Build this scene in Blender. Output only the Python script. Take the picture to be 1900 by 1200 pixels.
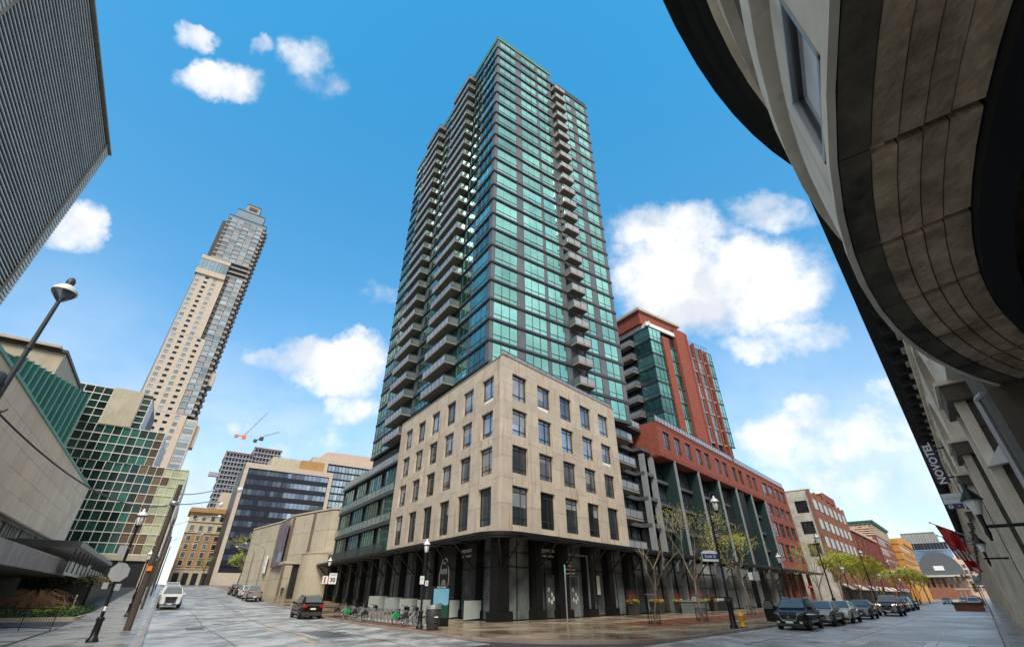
import bpy, bmesh, math, random
from math import sin, cos, pi, radians, sqrt, atan2, tan
from mathutils import Vector, Matrix, noise as mnoise
random.seed(7)
SC = bpy.context.scene
for o in list(bpy.data.objects): bpy.data.objects.remove(o)
COL = SC.collection

# ------------------------------------------------------------------ camera, sky, sun, exposure
cam = bpy.data.cameras.new('camera'); camo = bpy.data.objects.new('camera', cam); COL.objects.link(camo)
camo.location = (0, 0, 1.8); camo.rotation_euler = (radians(90 + 31.41), 0, 0)
cam.sensor_width = 36; cam.lens = 36 * 826.4 / 1900; cam.clip_start = 0.05; cam.clip_end = 9000
SC.camera = camo
SUN_EL, SUN_AZ = 46, 178          # azimuth clockwise from the camera heading
world = bpy.data.worlds.new('World'); SC.world = world; world.use_nodes = True
def build_sky():
    nt = world.node_tree; N = nt.nodes; L = nt.links; N.clear()
    out = N.new('ShaderNodeOutputWorld'); bg = N.new('ShaderNodeBackground'); bg.inputs[1].default_value = 0.095
    sky = N.new('ShaderNodeTexSky'); sky.sky_type = 'NISHITA'; sky.sun_disc = False
    sky.sun_elevation = radians(SUN_EL); sky.sun_rotation = radians(SUN_AZ); sky.air_density = 1.0; sky.dust_density = 0.8; sky.ozone_density = 2.5
    tc = N.new('ShaderNodeTexCoord')
    def vm(op, a, b=None):
        n = N.new('ShaderNodeVectorMath'); n.operation = op
        for i, v in enumerate((a, b)):
            if v is None: continue
            if isinstance(v, (tuple, list)): n.inputs[i].default_value = v
            else: L.new(v, n.inputs[i])
        return n.outputs['Value'] if op in ('LENGTH', 'DOT_PRODUCT', 'DISTANCE') else n.outputs['Vector']
    def mt(op, a, b=None, clamp=False):
        n = N.new('ShaderNodeMath'); n.operation = op; n.use_clamp = clamp
        for i, v in enumerate((a, b)):
            if v is None: continue
            if isinstance(v, (int, float)): n.inputs[i].default_value = v
            else: L.new(v, n.inputs[i])
        return n.outputs[0]
    def mr(v, a, b, c, d, smooth=True):
        n = N.new('ShaderNodeMapRange'); n.interpolation_type = 'SMOOTHSTEP' if smooth else 'LINEAR'
        L.new(v, n.inputs[0])
        for i, k in enumerate((a, b, c, d)): n.inputs[i + 1].default_value = k
        return n.outputs[0]
    def noise(vec, scale, detail, rough=.55):
        n = N.new('ShaderNodeTexNoise'); n.inputs['Scale'].default_value = scale; n.inputs['Detail'].default_value = detail
        n.inputs['Roughness'].default_value = rough; L.new(vec, n.inputs['Vector']); return n.outputs['Fac']
    d = vm('NORMALIZE', tc.outputs['Generated'])
    wob = N.new('ShaderNodeTexNoise'); wob.inputs['Scale'].default_value = 5.5; wob.inputs['Detail'].default_value = 5; L.new(d, wob.inputs['Vector'])
    w2 = vm('MULTIPLY', vm('SUBTRACT', wob.outputs['Color'], (.5, .5, .5)), (.055, .055, .055))
    wob2 = N.new('ShaderNodeTexNoise'); wob2.inputs['Scale'].default_value = 17; wob2.inputs['Detail'].default_value = 6; wob2.inputs['Roughness'].default_value = .65; L.new(d, wob2.inputs['Vector'])
    dw = vm('ADD', vm('ADD', d, w2), vm('MULTIPLY', vm('SUBTRACT', wob2.outputs['Color'], (.5, .5, .5)), (.06, .06, .06)))
    # cumulus clouds: direction, two inverse half-axes, weight
    blobs = [((-0.496, 0.439, 0.749), (13.524, 7.443, 4.525), (-0.018, -27.796, 16.341), 1.00),
             ((-0.509, 0.382, 0.772), (31.557, 18.823, 11.483), (-0.010, -46.304, 22.914), 0.62),
             ((-0.369, 0.434, 0.822), (21.581, 8.502, 5.180), (-0.009, -26.625, 14.076), 0.75),
             ((-0.428, 0.409, 0.806), (42.992, 20.416, 12.460), (-0.006, -56.296, 28.586), 0.45),
             ((-0.692, 0.525, 0.496), (15.622, 13.018, 7.941), (-0.009, -16.436, 17.415), 0.80),
             ((-0.489, 0.783, 0.385), (15.877, 7.593, 4.640), (0.002, -14.079, 28.572), 0.90),
             ((-0.369, 0.839, 0.401), (7.212, 2.408, 1.476), (0.004, -7.470, 15.615), 1.00),
             ((-0.325, 0.835, 0.443), (14.624, 4.284, 2.617), (0.001, -11.432, 21.541), 1.00),
             ((-0.331, 0.884, 0.330), (14.896, 4.516, 2.762), (0.003, -7.953, 21.297), 0.90),
             ((0.330, 0.690, 0.644), (7.508, -2.252, -1.365), (0.006, -12.978, 13.925), 1.00),
             ((0.417, 0.733, 0.538), (4.652, -1.745, -1.058), (0.006, -6.034, 8.250), 1.15),
             ((0.319, 0.744, 0.588), (8.040, -2.292, -1.394), (0.004, -7.850, 9.954), 1.00),
             ((0.484, 0.619, 0.619), (10.831, -5.218, -3.175), (0.009, -19.638, 19.652), 0.75),
             ((0.517, 0.749, 0.415), (7.780, -3.950, -2.415), (-0.003, -11.176, 20.165), 0.85),
             ((0.569, 0.786, 0.243), (5.008, -2.919, -1.810), (-0.030, -4.259, 13.648), 0.90),
             ((0.642, 0.709, 0.293), (21.830, -15.746, -9.619), (-0.005, -11.734, 28.356), 0.75),
             ((0.546, 0.788, 0.284), (11.223, -6.320, -3.869), (-0.009, -6.982, 19.368), 0.80),
             ((0.597, 0.782, 0.176), (6.101, -3.974, -2.457), (-0.038, -4.264, 18.690), 0.70),
             ((-0.417, 0.865, 0.278), (7.254, 2.861, 1.762), (0.010, -4.936, 15.292), 0.55),
             ((-0.289, 0.779, 0.557), (21.658, 5.580, 3.407), (-0.001, -20.193, 28.249), 0.40),
             ((-0.357, 0.467, 0.809), (20.172, 7.488, 4.562), (-0.007, -38.199, 22.093), 0.42)]
    dens = None
    for c, ax, ay, wt in blobs:
        df = vm('SUBTRACT', dw, c)
        x = vm('DOT_PRODUCT', df, ax); y = vm('DOT_PRODUCT', df, ay)
        q = mt('ADD', mt('MULTIPLY', x, x), mt('MULTIPLY', y, y))
        m = mr(q, 0.0, 1.9, wt, 0.0)
        dens = m if dens is None else mt('MAXIMUM', dens, m)
    n1 = noise(d, 9, 9, .6); n2 = noise(vm('MULTIPLY', d, (1, 1, 2.2)), 3.1, 7, .6)
    n3 = noise(d, 26, 6, .6)
    edge = mt('ADD', mt('MULTIPLY', mt('SUBTRACT', n1, .5), 2.0), mt('MULTIPLY', mt('SUBTRACT', n3, .5), .5))
    front = mr(mt('ADD', dens, mt('MULTIPLY', edge, mr(dens, 0, .35, 0, 1))), 0.10, 1.22, 0, 1)
    # broken cloud added outside the view to whiten and lift the skylight
    sep = N.new('ShaderNodeSeparateXYZ'); L.new(d, sep.inputs[0])
    back = mr(sep.outputs['Y'], .00, .24, 1, 0)
    rest = mt('MULTIPLY', mr(n2, .30, .50, .25, 1), back)
    low = mt('MULTIPLY', mr(sep.outputs['Z'], -.02, .58, 1, 0), mr(n2, .30, .66, .18, .78))
    cov = mt('MAXIMUM', mt('MAXIMUM', front, rest), low, True)
    shade = noise(vm('ADD', d, (0, 0, .035)), 7, 6, .55)
    ccol = N.new('ShaderNodeMixRGB'); L.new(mt('MULTIPLY', mr(shade, .36, .58, 0, 1), mr(cov, .1, .8, .55, 1)), ccol.inputs[0])
    ccol.inputs[1].default_value = (4.2, 4.4, 4.75, 1); ccol.inputs[2].default_value = (6.1, 6.0, 5.9, 1)
    hs = N.new('ShaderNodeMixRGB'); hs.blend_type = 'MULTIPLY'; hs.inputs[0].default_value = 1
    L.new(sky.outputs[0], hs.inputs[1])
    tn = N.new('ShaderNodeMixRGB'); L.new(mr(sep.outputs['Z'], .15, .85, 0, 1, False), tn.inputs[0]); tn.inputs[1].default_value = (.95, 1.06, 1.06, 1); tn.inputs[2].default_value = (.40, 1.62, 1.74, 1); L.new(tn.outputs[0], hs.inputs[2])
    mx = N.new('ShaderNodeMixRGB'); L.new(cov, mx.inputs[0]); L.new(hs.outputs[0], mx.inputs[1]); L.new(ccol.outputs[0], mx.inputs[2])
    L.new(mx.outputs[0], bg.inputs[0]); L.new(bg.outputs[0], out.inputs[0])
build_sky()
sl = bpy.data.lights.new('sun', 'SUN'); sl.energy = 1.5; sl.angle = radians(16); sl.color = (1, .93, .82)
so = bpy.data.objects.new('sun', sl); COL.objects.link(so)
_a, _e = radians(SUN_AZ), radians(SUN_EL)
so.rotation_euler = Vector((sin(_a) * cos(_e), cos(_a) * cos(_e), sin(_e))).to_track_quat('Z', 'Y').to_euler()
SC.view_settings.view_transform = 'Standard'; SC.view_settings.look = 'None'; SC.view_settings.gamma = 1
SC.view_settings.use_curve_mapping = False; SC.view_settings.exposure = 1.05
SC.render.engine = 'CYCLES'

# ------------------------------------------------------------------ frames of the place
class Fr:
    def __init__(s, yaw, o=(0, 0, 0)):
        a = radians(yaw); s.yaw = yaw; s.u = Vector((sin(a), cos(a), 0)); s.v = Vector((-cos(a), sin(a), 0)); s.o = Vector(o); s.rz = pi / 2 - a
    def P(s, x, y, z=0): return s.o + s.u * x + s.v * y + Vector((0, 0, z))
YS, YE = -34.11, 42.11
FE = Fr(YE)            # x = distance along the right-hand street, y = to its left (facades face -y)
FS = Fr(YS + 180)      # x = towards us along the left-hand street, y = to its right
FT = Fr(YS + 90)       # x = across the left-hand street to the right, y = away along it
FW = Fr(90)            # world axes
dS = Vector((sin(radians(YS)), cos(radians(YS)), 0)); nS = Vector((cos(radians(YS)), -sin(radians(YS)), 0))
dE = FE.u; nE = -FE.v
def ep(e, p):          # the point at distance e right of the E line and p right of the S line
    # solve q.nE=e, q.nS=p
    det = nE.x * nS.y - nE.y * nS.x
    return Vector(((e * nS.y - nE.y * p) / det, (nE.x * p - e * nS.x) / det, 0))
def tz(x, y):
    e = x * nE.x + y * nE.y; a = (-e - 27.34) / .971
    T = [(-1e5, 0), (12, 0), (20, .13), (29.5, .42), (41, .75), (51, 1.1), (61, 1.5), (89, 2.35), (118, 3.3), (158, 4.6), (1e6, 4.6)]
    for (a0, z0), (a1, z1) in zip(T, T[1:]):
        if a0 <= a < a1: return z0 + (z1 - z0) * (a - a0) / (a1 - a0)
    return 0.0

# ------------------------------------------------------------------ materials
def mat(name, col, rough=.6, metal=0.0, var=.12, vs=.8, bump=0.0, bs=8, rnd=0.0, streak=0.0, spec=.5, col2=None, alpha=1.0, emit=None, es=1.0, trans=0, rvar=0, aniso=(1, 1, 1), stain=None):
    m = bpy.data.materials.new(name); m.use_nodes = True; nt = m.node_tree; N = nt.nodes; L = nt.links
    b = N['Principled BSDF']; b.inputs['Roughness'].default_value = rough; b.inputs['Metallic'].default_value = metal
    b.inputs['Specular IOR Level'].default_value = spec
    g = N.new('ShaderNodeNewGeometry'); mp = N.new('ShaderNodeMapping'); mp.inputs['Scale'].default_value = aniso; L.new(g.outputs['Position'], mp.inputs[0])
    n = N.new('ShaderNodeTexNoise'); n.inputs['Scale'].default_value = vs; n.inputs['Detail'].default_value = 6; n.inputs['Roughness'].default_value = .6; L.new(mp.outputs[0], n.inputs['Vector'])
    r = N.new('ShaderNodeMapRange'); r.inputs[1].default_value = .3; r.inputs[2].default_value = .7; L.new(n.outputs['Fac'], r.inputs[0])
    mx = N.new('ShaderNodeMixRGB'); L.new(r.outputs[0], mx.inputs[0])
    c = Vector(col); c2 = Vector(col2) if col2 else c * (1 + var); c1 = c if col2 else c * (1 - var)
    mx.inputs[1].default_value = (*c1, 1); mx.inputs[2].default_value = (*c2, 1); last = mx.outputs[0]
    if rnd:
        oi = N.new('ShaderNodeObjectInfo'); rr = N.new('ShaderNodeMapRange'); rr.inputs[3].default_value = 1 - rnd; rr.inputs[4].default_value = 1 + rnd; L.new(oi.outputs['Random'], rr.inputs[0])
        hv = N.new('ShaderNodeHueSaturation'); L.new(rr.outputs[0], hv.inputs['Value']); L.new(last, hv.inputs['Color']); last = hv.outputs[0]
    if streak:
        mp2 = N.new('ShaderNodeMapping'); mp2.inputs['Scale'].default_value = (2.2, 2.2, .16); L.new(g.outputs['Position'], mp2.inputs[0])
        n2 = N.new('ShaderNodeTexNoise'); n2.inputs['Scale'].default_value = 1.6; n2.inputs['Detail'].default_value = 5; L.new(mp2.outputs[0], n2.inputs['Vector'])
        r2 = N.new('ShaderNodeMapRange'); r2.inputs[1].default_value = .55; r2.inputs[2].default_value = .75; r2.inputs[4].default_value = streak; L.new(n2.outputs['Fac'], r2.inputs[0])
        m2 = N.new('ShaderNodeMixRGB'); L.new(r2.outputs[0], m2.inputs[0]); L.new(last, m2.inputs[1])
        m2.inputs[2].default_value = (*(stain or tuple(x * .35 for x in col)), 1); last = m2.outputs[0]
    L.new(last, b.inputs['Base Color'])
    if rvar:
        r3 = N.new('ShaderNodeMapRange'); r3.inputs[1].default_value = .35; r3.inputs[2].default_value = .65; r3.inputs[3].default_value = max(0.02, rough - rvar); r3.inputs[4].default_value = rough + rvar
        L.new(n.outputs['Fac'], r3.inputs[0]); L.new(r3.outputs[0], b.inputs['Roughness'])
    if bump:
        nb = N.new('ShaderNodeTexNoise'); nb.inputs['Scale'].default_value = bs; nb.inputs['Detail'].default_value = 4; L.new(mp.outputs[0], nb.inputs['Vector'])
        bp = N.new('ShaderNodeBump'); bp.inputs['Strength'].default_value = bump; bp.inputs['Distance'].default_value = .05; L.new(nb.outputs['Fac'], bp.inputs['Height']); L.new(bp.outputs[0], b.inputs['Normal'])
    if emit: b.inputs['Emission Color'].default_value = (*emit, 1); b.inputs['Emission Strength'].default_value = es
    if alpha < 1: b.inputs['Alpha'].default_value = alpha
    if trans: b.inputs['Transmission Weight'].default_value = trans
    return m
K = {}
K['stone'] = mat('limestone_panels', (.56, .475, .375), .75, rnd=.08, streak=.75, stain=(.30, .17, .075), bump=.15, bs=20)
K['stone_dk'] = mat('joint_dark', (.16, .13, .10), .9)
K['frame'] = mat('bronze_window_frame', (.050, .055, .058), .45, .3)
K['gframe'] = mat('grey_mullion', (.070, .076, .082), .45, .3, rnd=.10)
K['grey'] = mat('grey_metal_panel', (.135, .145, .160), .45, .35, rnd=.10)
K['dark'] = mat('dark_interior', (.012, .013, .014), .5)
K['gdark'] = mat('dark_window_glass', (.10, .115, .13), .05, .75, var=.4, vs=.35, rnd=.6)
K['gstone'] = mat('office_window_glass', (.30, .31, .34), .04, .8, var=.35, vs=.5, rnd=.55, bump=.05, bs=.8)
K['teal'] = mat('aqua_tower_glass', (.24, .54, .50), .05, .86, var=.24, vs=.22, rnd=.25, bump=.05, bs=.7)
K['teal2'] = mat('aqua_tower_glass_deep', (.09, .27, .25), .06, .85, var=.4, vs=.4, rnd=.45, bump=.06, bs=.7)
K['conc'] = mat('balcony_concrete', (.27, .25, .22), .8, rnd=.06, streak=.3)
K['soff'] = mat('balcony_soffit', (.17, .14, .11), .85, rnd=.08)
K['rail'] = mat('frosted_balcony_glass', (.34, .36, .38), .2, .2, rnd=.1)
K['railc'] = mat('clear_glass_rail', (.45, .55, .55), .08, .4, alpha=.55)
K['black'] = mat('black_painted_steel', (.010, .010, .011), .4, .2)
K['blk2'] = mat('charcoal_steel', (.05, .047, .043), .5, .2, streak=.3)
K['brick'] = mat('red_brick', (.27, .070, .045), .85, var=.24, vs=2.5, bump=.3, bs=14)
K['brick2'] = mat('dark_red_brick', (.21, .058, .042), .85, var=.22, vs=1.2, bump=.3, bs=14)
K['brickb'] = mat('brown_brick', (.27, .115, .068), .85, var=.25, vs=.8, bump=.3, bs=10)
K['orange'] = mat('ochre_render', (.55, .27, .06), .85, var=.1)
K['white'] = mat('weathered_white_paint', (.50, .47, .42), .8, var=.28, vs=.7, streak=.5)
K['sconc'] = mat('grey_stone_fin', (.26, .28, .29), .7, streak=.3)
K['dteal'] = mat('dark_green_metal', (.018, .045, .045), .5, .2)
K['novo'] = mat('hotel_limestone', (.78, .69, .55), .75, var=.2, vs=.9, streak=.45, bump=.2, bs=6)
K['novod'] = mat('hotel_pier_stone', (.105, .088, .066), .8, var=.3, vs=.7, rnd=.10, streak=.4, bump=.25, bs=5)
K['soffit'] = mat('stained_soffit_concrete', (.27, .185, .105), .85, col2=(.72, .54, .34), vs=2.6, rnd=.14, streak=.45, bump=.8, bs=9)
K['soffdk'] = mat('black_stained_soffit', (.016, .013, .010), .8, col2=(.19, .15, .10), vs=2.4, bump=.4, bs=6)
K['corn'] = mat('blackened_cornice', (.012, .011, .011), .7, var=.4)
K['wglass'] = mat('pale_window_glass', (.66, .66, .68), .4, .0, var=.2, vs=3)
K['asph'] = mat('ground_asphalt', (.05, .05, .052), .6)
K['cabg'] = mat('cabinet_green_grey', (.12, .155, .145), .5)
K['asph2'] = mat('fresh_wet_asphalt_patch', (.10, .10, .10), .30, var=.3, rvar=.12, bump=.2, bs=12)
K['walk'] = mat('wet_concrete_walk', (.30, .285, .27), .34, var=.25, vs=.45, rvar=.22, bump=.12, bs=3)
K['walkw'] = mat('wet_tan_concrete', (.30, .225, .145), .24, var=.45, vs=.30, rvar=.17, rnd=.14, bump=.08, bs=2.5)
K['pave'] = mat('wet_brick_paving', (.20, .075, .045), .3, var=.35, vs=1.0, rvar=.15, bump=.3, bs=9)
K['kerb'] = mat('kerb_stone', (.34, .27, .24), .45, var=.25)
K['paint'] = mat('worn_yellow_paint', (.75, .42, .08), .5, var=.3, vs=3)
K['wpaint'] = mat('worn_white_paint', (.7, .7, .68), .5, var=.2, vs=3)
K['okstone'] = mat('pale_cladding', (.76, .60, .44), .7, var=.10, vs=.5, rnd=.07, streak=.25)
K['okconc'] = mat('grey_canopy_concrete', (.34, .32, .30), .7, var=.2, streak=.4)
K['okgrn'] = mat('verdigris_ribs', (.030, .17, .135), .55, .3, rnd=.15)
K['okgrnl'] = mat('verdigris_edge', (.17, .36, .30), .6)
K['louv'] = mat('pale_louvre', (.56, .52, .47), .5, .2, rnd=.10)
K['louvd'] = mat('louvre_void', (.006, .006, .006), .6)
K['beige'] = mat('beige_precast', (.55, .465, .375), .8, var=.07)
K['bconc'] = mat('tan_concrete', (.50, .44, .33), .8, var=.13, vs=.4, streak=.35, rnd=.05, bump=.1)
K['ggrid'] = mat('cream_mullion', (.70, .66, .58), .6)
K['gg0'] = mat('green_mirror_glass', (.022, .055, .048), .08, .35, rnd=.6)
K['gg1'] = mat('bright_green_pane', (.03, .13, .10), .12, .3, rnd=.5)
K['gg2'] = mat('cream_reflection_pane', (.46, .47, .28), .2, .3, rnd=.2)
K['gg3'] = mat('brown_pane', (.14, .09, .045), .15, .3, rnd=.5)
K['tglass'] = mat('blue_grey_glass', (.33, .42, .47), .08, .7, rnd=.35)
K['oglass'] = mat('slate_ribbon_glass', (.20, .24, .33), .08, .7, rnd=.5)
K['odark'] = mat('navy_spandrel', (.018, .020, .030), .35, .2)
K['tan'] = mat('ochre_old_brick', (.42, .235, .095), .85, var=.15)
K['tanl'] = mat('cream_old_stone', (.52, .45, .33), .8, var=.12)
K['constr'] = mat('bare_tower_concrete', (.35, .35, .38), .8)
K['constrd'] = mat('open_floor_dark', (.055, .06, .085), .7)
K['red'] = mat('signal_red', (.6, .03, .02), .5)
K['glwhite'] = mat('pale_lamp_glass', (.82, .82, .78), .25, spec=.6)
K['silver'] = mat('galvanised_steel', (.42, .44, .46), .35, .7)
K['wood'] = mat('weathered_timber_pole', (.075, .055, .042), .8, var=.3, vs=5, aniso=(1, 1, .2))
K['bark'] = mat('tree_bark', (.17, .13, .095), .85, var=.25, vs=6)
K['barkl'] = mat('pale_twig_bark', (.34, .27, .19), .85)
K['leaf'] = mat('spring_leaf_yellow_green', (.42, .44, .05), .6, var=.35, vs=1.2)
K['leafb'] = mat('spring_leaf_bright', (.36, .38, .03), .6, var=.3, vs=1.2)
K['hedge'] = mat('dark_hedge_leaf', (.045, .085, .020), .6, var=.5, vs=2)
K['lime'] = mat('lime_ground_cover', (.38, .52, .03), .6)
K['straw'] = mat('dry_weeping_twigs', (.42, .25, .14), .8)
K['redg'] = mat('dried_red_grass', (.22, .055, .035), .8)
K['yelg'] = mat('yellow_trailing_plant', (.46, .42, .05), .7)
K['yellow'] = mat('hydrant_yellow', (.80, .46, .01), .4)
K['sigy'] = mat('signal_amber_housing', (.85, .42, .01), .5)
K['orng'] = mat('traffic_orange', (.85, .20, .02), .5)
K['green'] = mat('bike_green', (.01, .42, .10), .4)
K['blue'] = mat('street_sign_blue', (.02, .045, .20), .4)
K['navy'] = mat('hotel_sign_navy', (.010, .012, .045), .4)
K['wsign'] = mat('sign_white', (.80, .80, .78), .5)
K['gsign'] = mat('sign_back_grey', (.40, .41, .42), .45, .5)
K['tyre'] = mat('tyre_rubber', (.012, .012, .012), .7)
K['rim'] = mat('alloy_rim', (.35, .36, .38), .3, .8)
K['cglass'] = mat('car_glass', (.16, .18, .18), .14, .25, var=.1)
K['chrome'] = mat('chrome_trim', (.6, .6, .6), .15, 1)
K['lamp'] = mat('headlight_glass', (.75, .75, .72), .1, .3)
K['lampon'] = mat('headlight_lit', (.9, .8, .6), .2, emit=(1, .75, .45), es=2.5)
K['tail'] = mat('tail_light', (.45, .01, .01), .2)
K['pblack'] = mat('car_paint_black', (.012, .013, .014), .12, .4, spec=.8)
K['pwhite'] = mat('car_paint_white', (.72, .72, .70), .15, spec=.8)
K['psilver'] = mat('car_paint_silver', (.45, .42, .38), .2, .5)
K['pgrey'] = mat('car_paint_grey', (.16, .15, .16), .2, .5)
K['pblue'] = mat('car_paint_navy', (.02, .03, .09), .15, .4)
K['pred'] = mat('car_paint_red', (.40, .02, .02), .15, .3)
K['pbrown'] = mat('car_paint_maroon_black', (.025, .010, .010), .12, .4, spec=.8)
K['skin'] = mat('skin', (.45, .25, .17), .6)
K['cloth'] = mat('dark_coat', (.02, .035, .03), .8)
K['jean'] = mat('blue_jeans', (.05, .08, .16), .8)
K['poster'] = mat('dark_poster_print', (.035, .025, .045), .4, col2=(.30, .22, .28), vs=.55)
K['psky'] = mat('map_board_sky_print', (.10, .32, .50), .3, col2=(.25, .50, .62), vs=.4)
K['pgreen'] = mat('map_board_tree_print', (.02, .07, .05), .3)
K['frost'] = mat('frosted_glass_film', (.72, .80, .77), .3, 0, var=.1)
K['sglass'] = mat('shopfront_glass', (.22, .25, .25), .10, .35, var=.65, vs=.55, rnd=.45, bump=.04, bs=1.0)
K['warm'] = mat('lit_lobby_ceiling', (.9, .5, .2), .5, emit=(1, .55, .22), es=1.6)
K['cream'] = mat('cream_awning', (.55, .50, .40), .8)
K['arena'] = mat('arena_roof_metal', (.52, .50, .47), .5, .2)
K['arenad'] = mat('arena_gable_grey', (.10, .11, .12), .6)
K['bglass'] = mat('far_blue_glass', (.22, .36, .55), .12, .6, var=.3, vs=.06)
K['pink'] = mat('far_pink_precast', (.60, .45, .36), .8, var=.06)
def wet_road():
    m = bpy.data.materials.new('wet_asphalt'); m.use_nodes = True; nt = m.node_tree; N = nt.nodes; L = nt.links; b = N['Principled BSDF']
    g = N.new('ShaderNodeNewGeometry')
    def nz(sc, det, scale=(1, 1, 1), rot=0):
        mp = N.new('ShaderNodeMapping'); mp.inputs['Scale'].default_value = scale; mp.inputs['Rotation'].default_value = (0, 0, rot); L.new(g.outputs['Position'], mp.inputs[0])
        n = N.new('ShaderNodeTexNoise'); n.inputs['Scale'].default_value = sc; n.inputs['Detail'].default_value = det; n.inputs['Roughness'].default_value = .65; L.new(mp.outputs[0], n.inputs['Vector']); return n.outputs['Fac']
    def mr(v, a, b_, c, d):
        n = N.new('ShaderNodeMapRange'); n.interpolation_type = 'SMOOTHSTEP'; L.new(v, n.inputs[0])
        for i, k in enumerate((a, b_, c, d)): n.inputs[i + 1].default_value = k
        return n.outputs[0]
    big = nz(.16, 5, (1, 1.0, 1)); mid = nz(.6, 7, (1, .5, 1)); fine = nz(9, 4)
    mx = N.new('ShaderNodeMixRGB'); L.new(mr(mid, .38, .62, 0, 1), mx.inputs[0]); mx.inputs[1].default_value = (.22, .212, .20, 1); mx.inputs[2].default_value = (.52, .50, .465, 1)  # pale tones put the sky glare off the wet surface into the colour
    cr = nz(.45, 3, (1, 1, 1)); rd = N.new('ShaderNodeMapRange'); L.new(cr, rd.inputs[0]); rd.interpolation_type = 'SMOOTHSTEP'
    for i, k in enumerate((.492, .4995, 1, 0)): rd.inputs[i + 1].default_value = k
    L.new(mx.outputs[0], b.inputs['Base Color'])
    ad = N.new('ShaderNodeMath'); ad.operation = 'ADD'; L.new(mr(big, .36, .62, .22, .44), ad.inputs[0]); L.new(mr(mid, .3, .7, -.03, .20), ad.inputs[1])
    cl = N.new('ShaderNodeClamp'); cl.inputs[1].default_value = .05; L.new(ad.outputs[0], cl.inputs[0]); L.new(cl.outputs[0], b.inputs['Roughness'])
    b.inputs['Specular IOR Level'].default_value = .8
    bp = N.new('ShaderNodeBump'); bp.inputs['Strength'].default_value = .16; bp.inputs['Distance'].default_value = .02; L.new(fine, bp.inputs['Height']); L.new(bp.outputs[0], b.inputs['Normal'])
    return m
K['road'] = wet_road()

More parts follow.
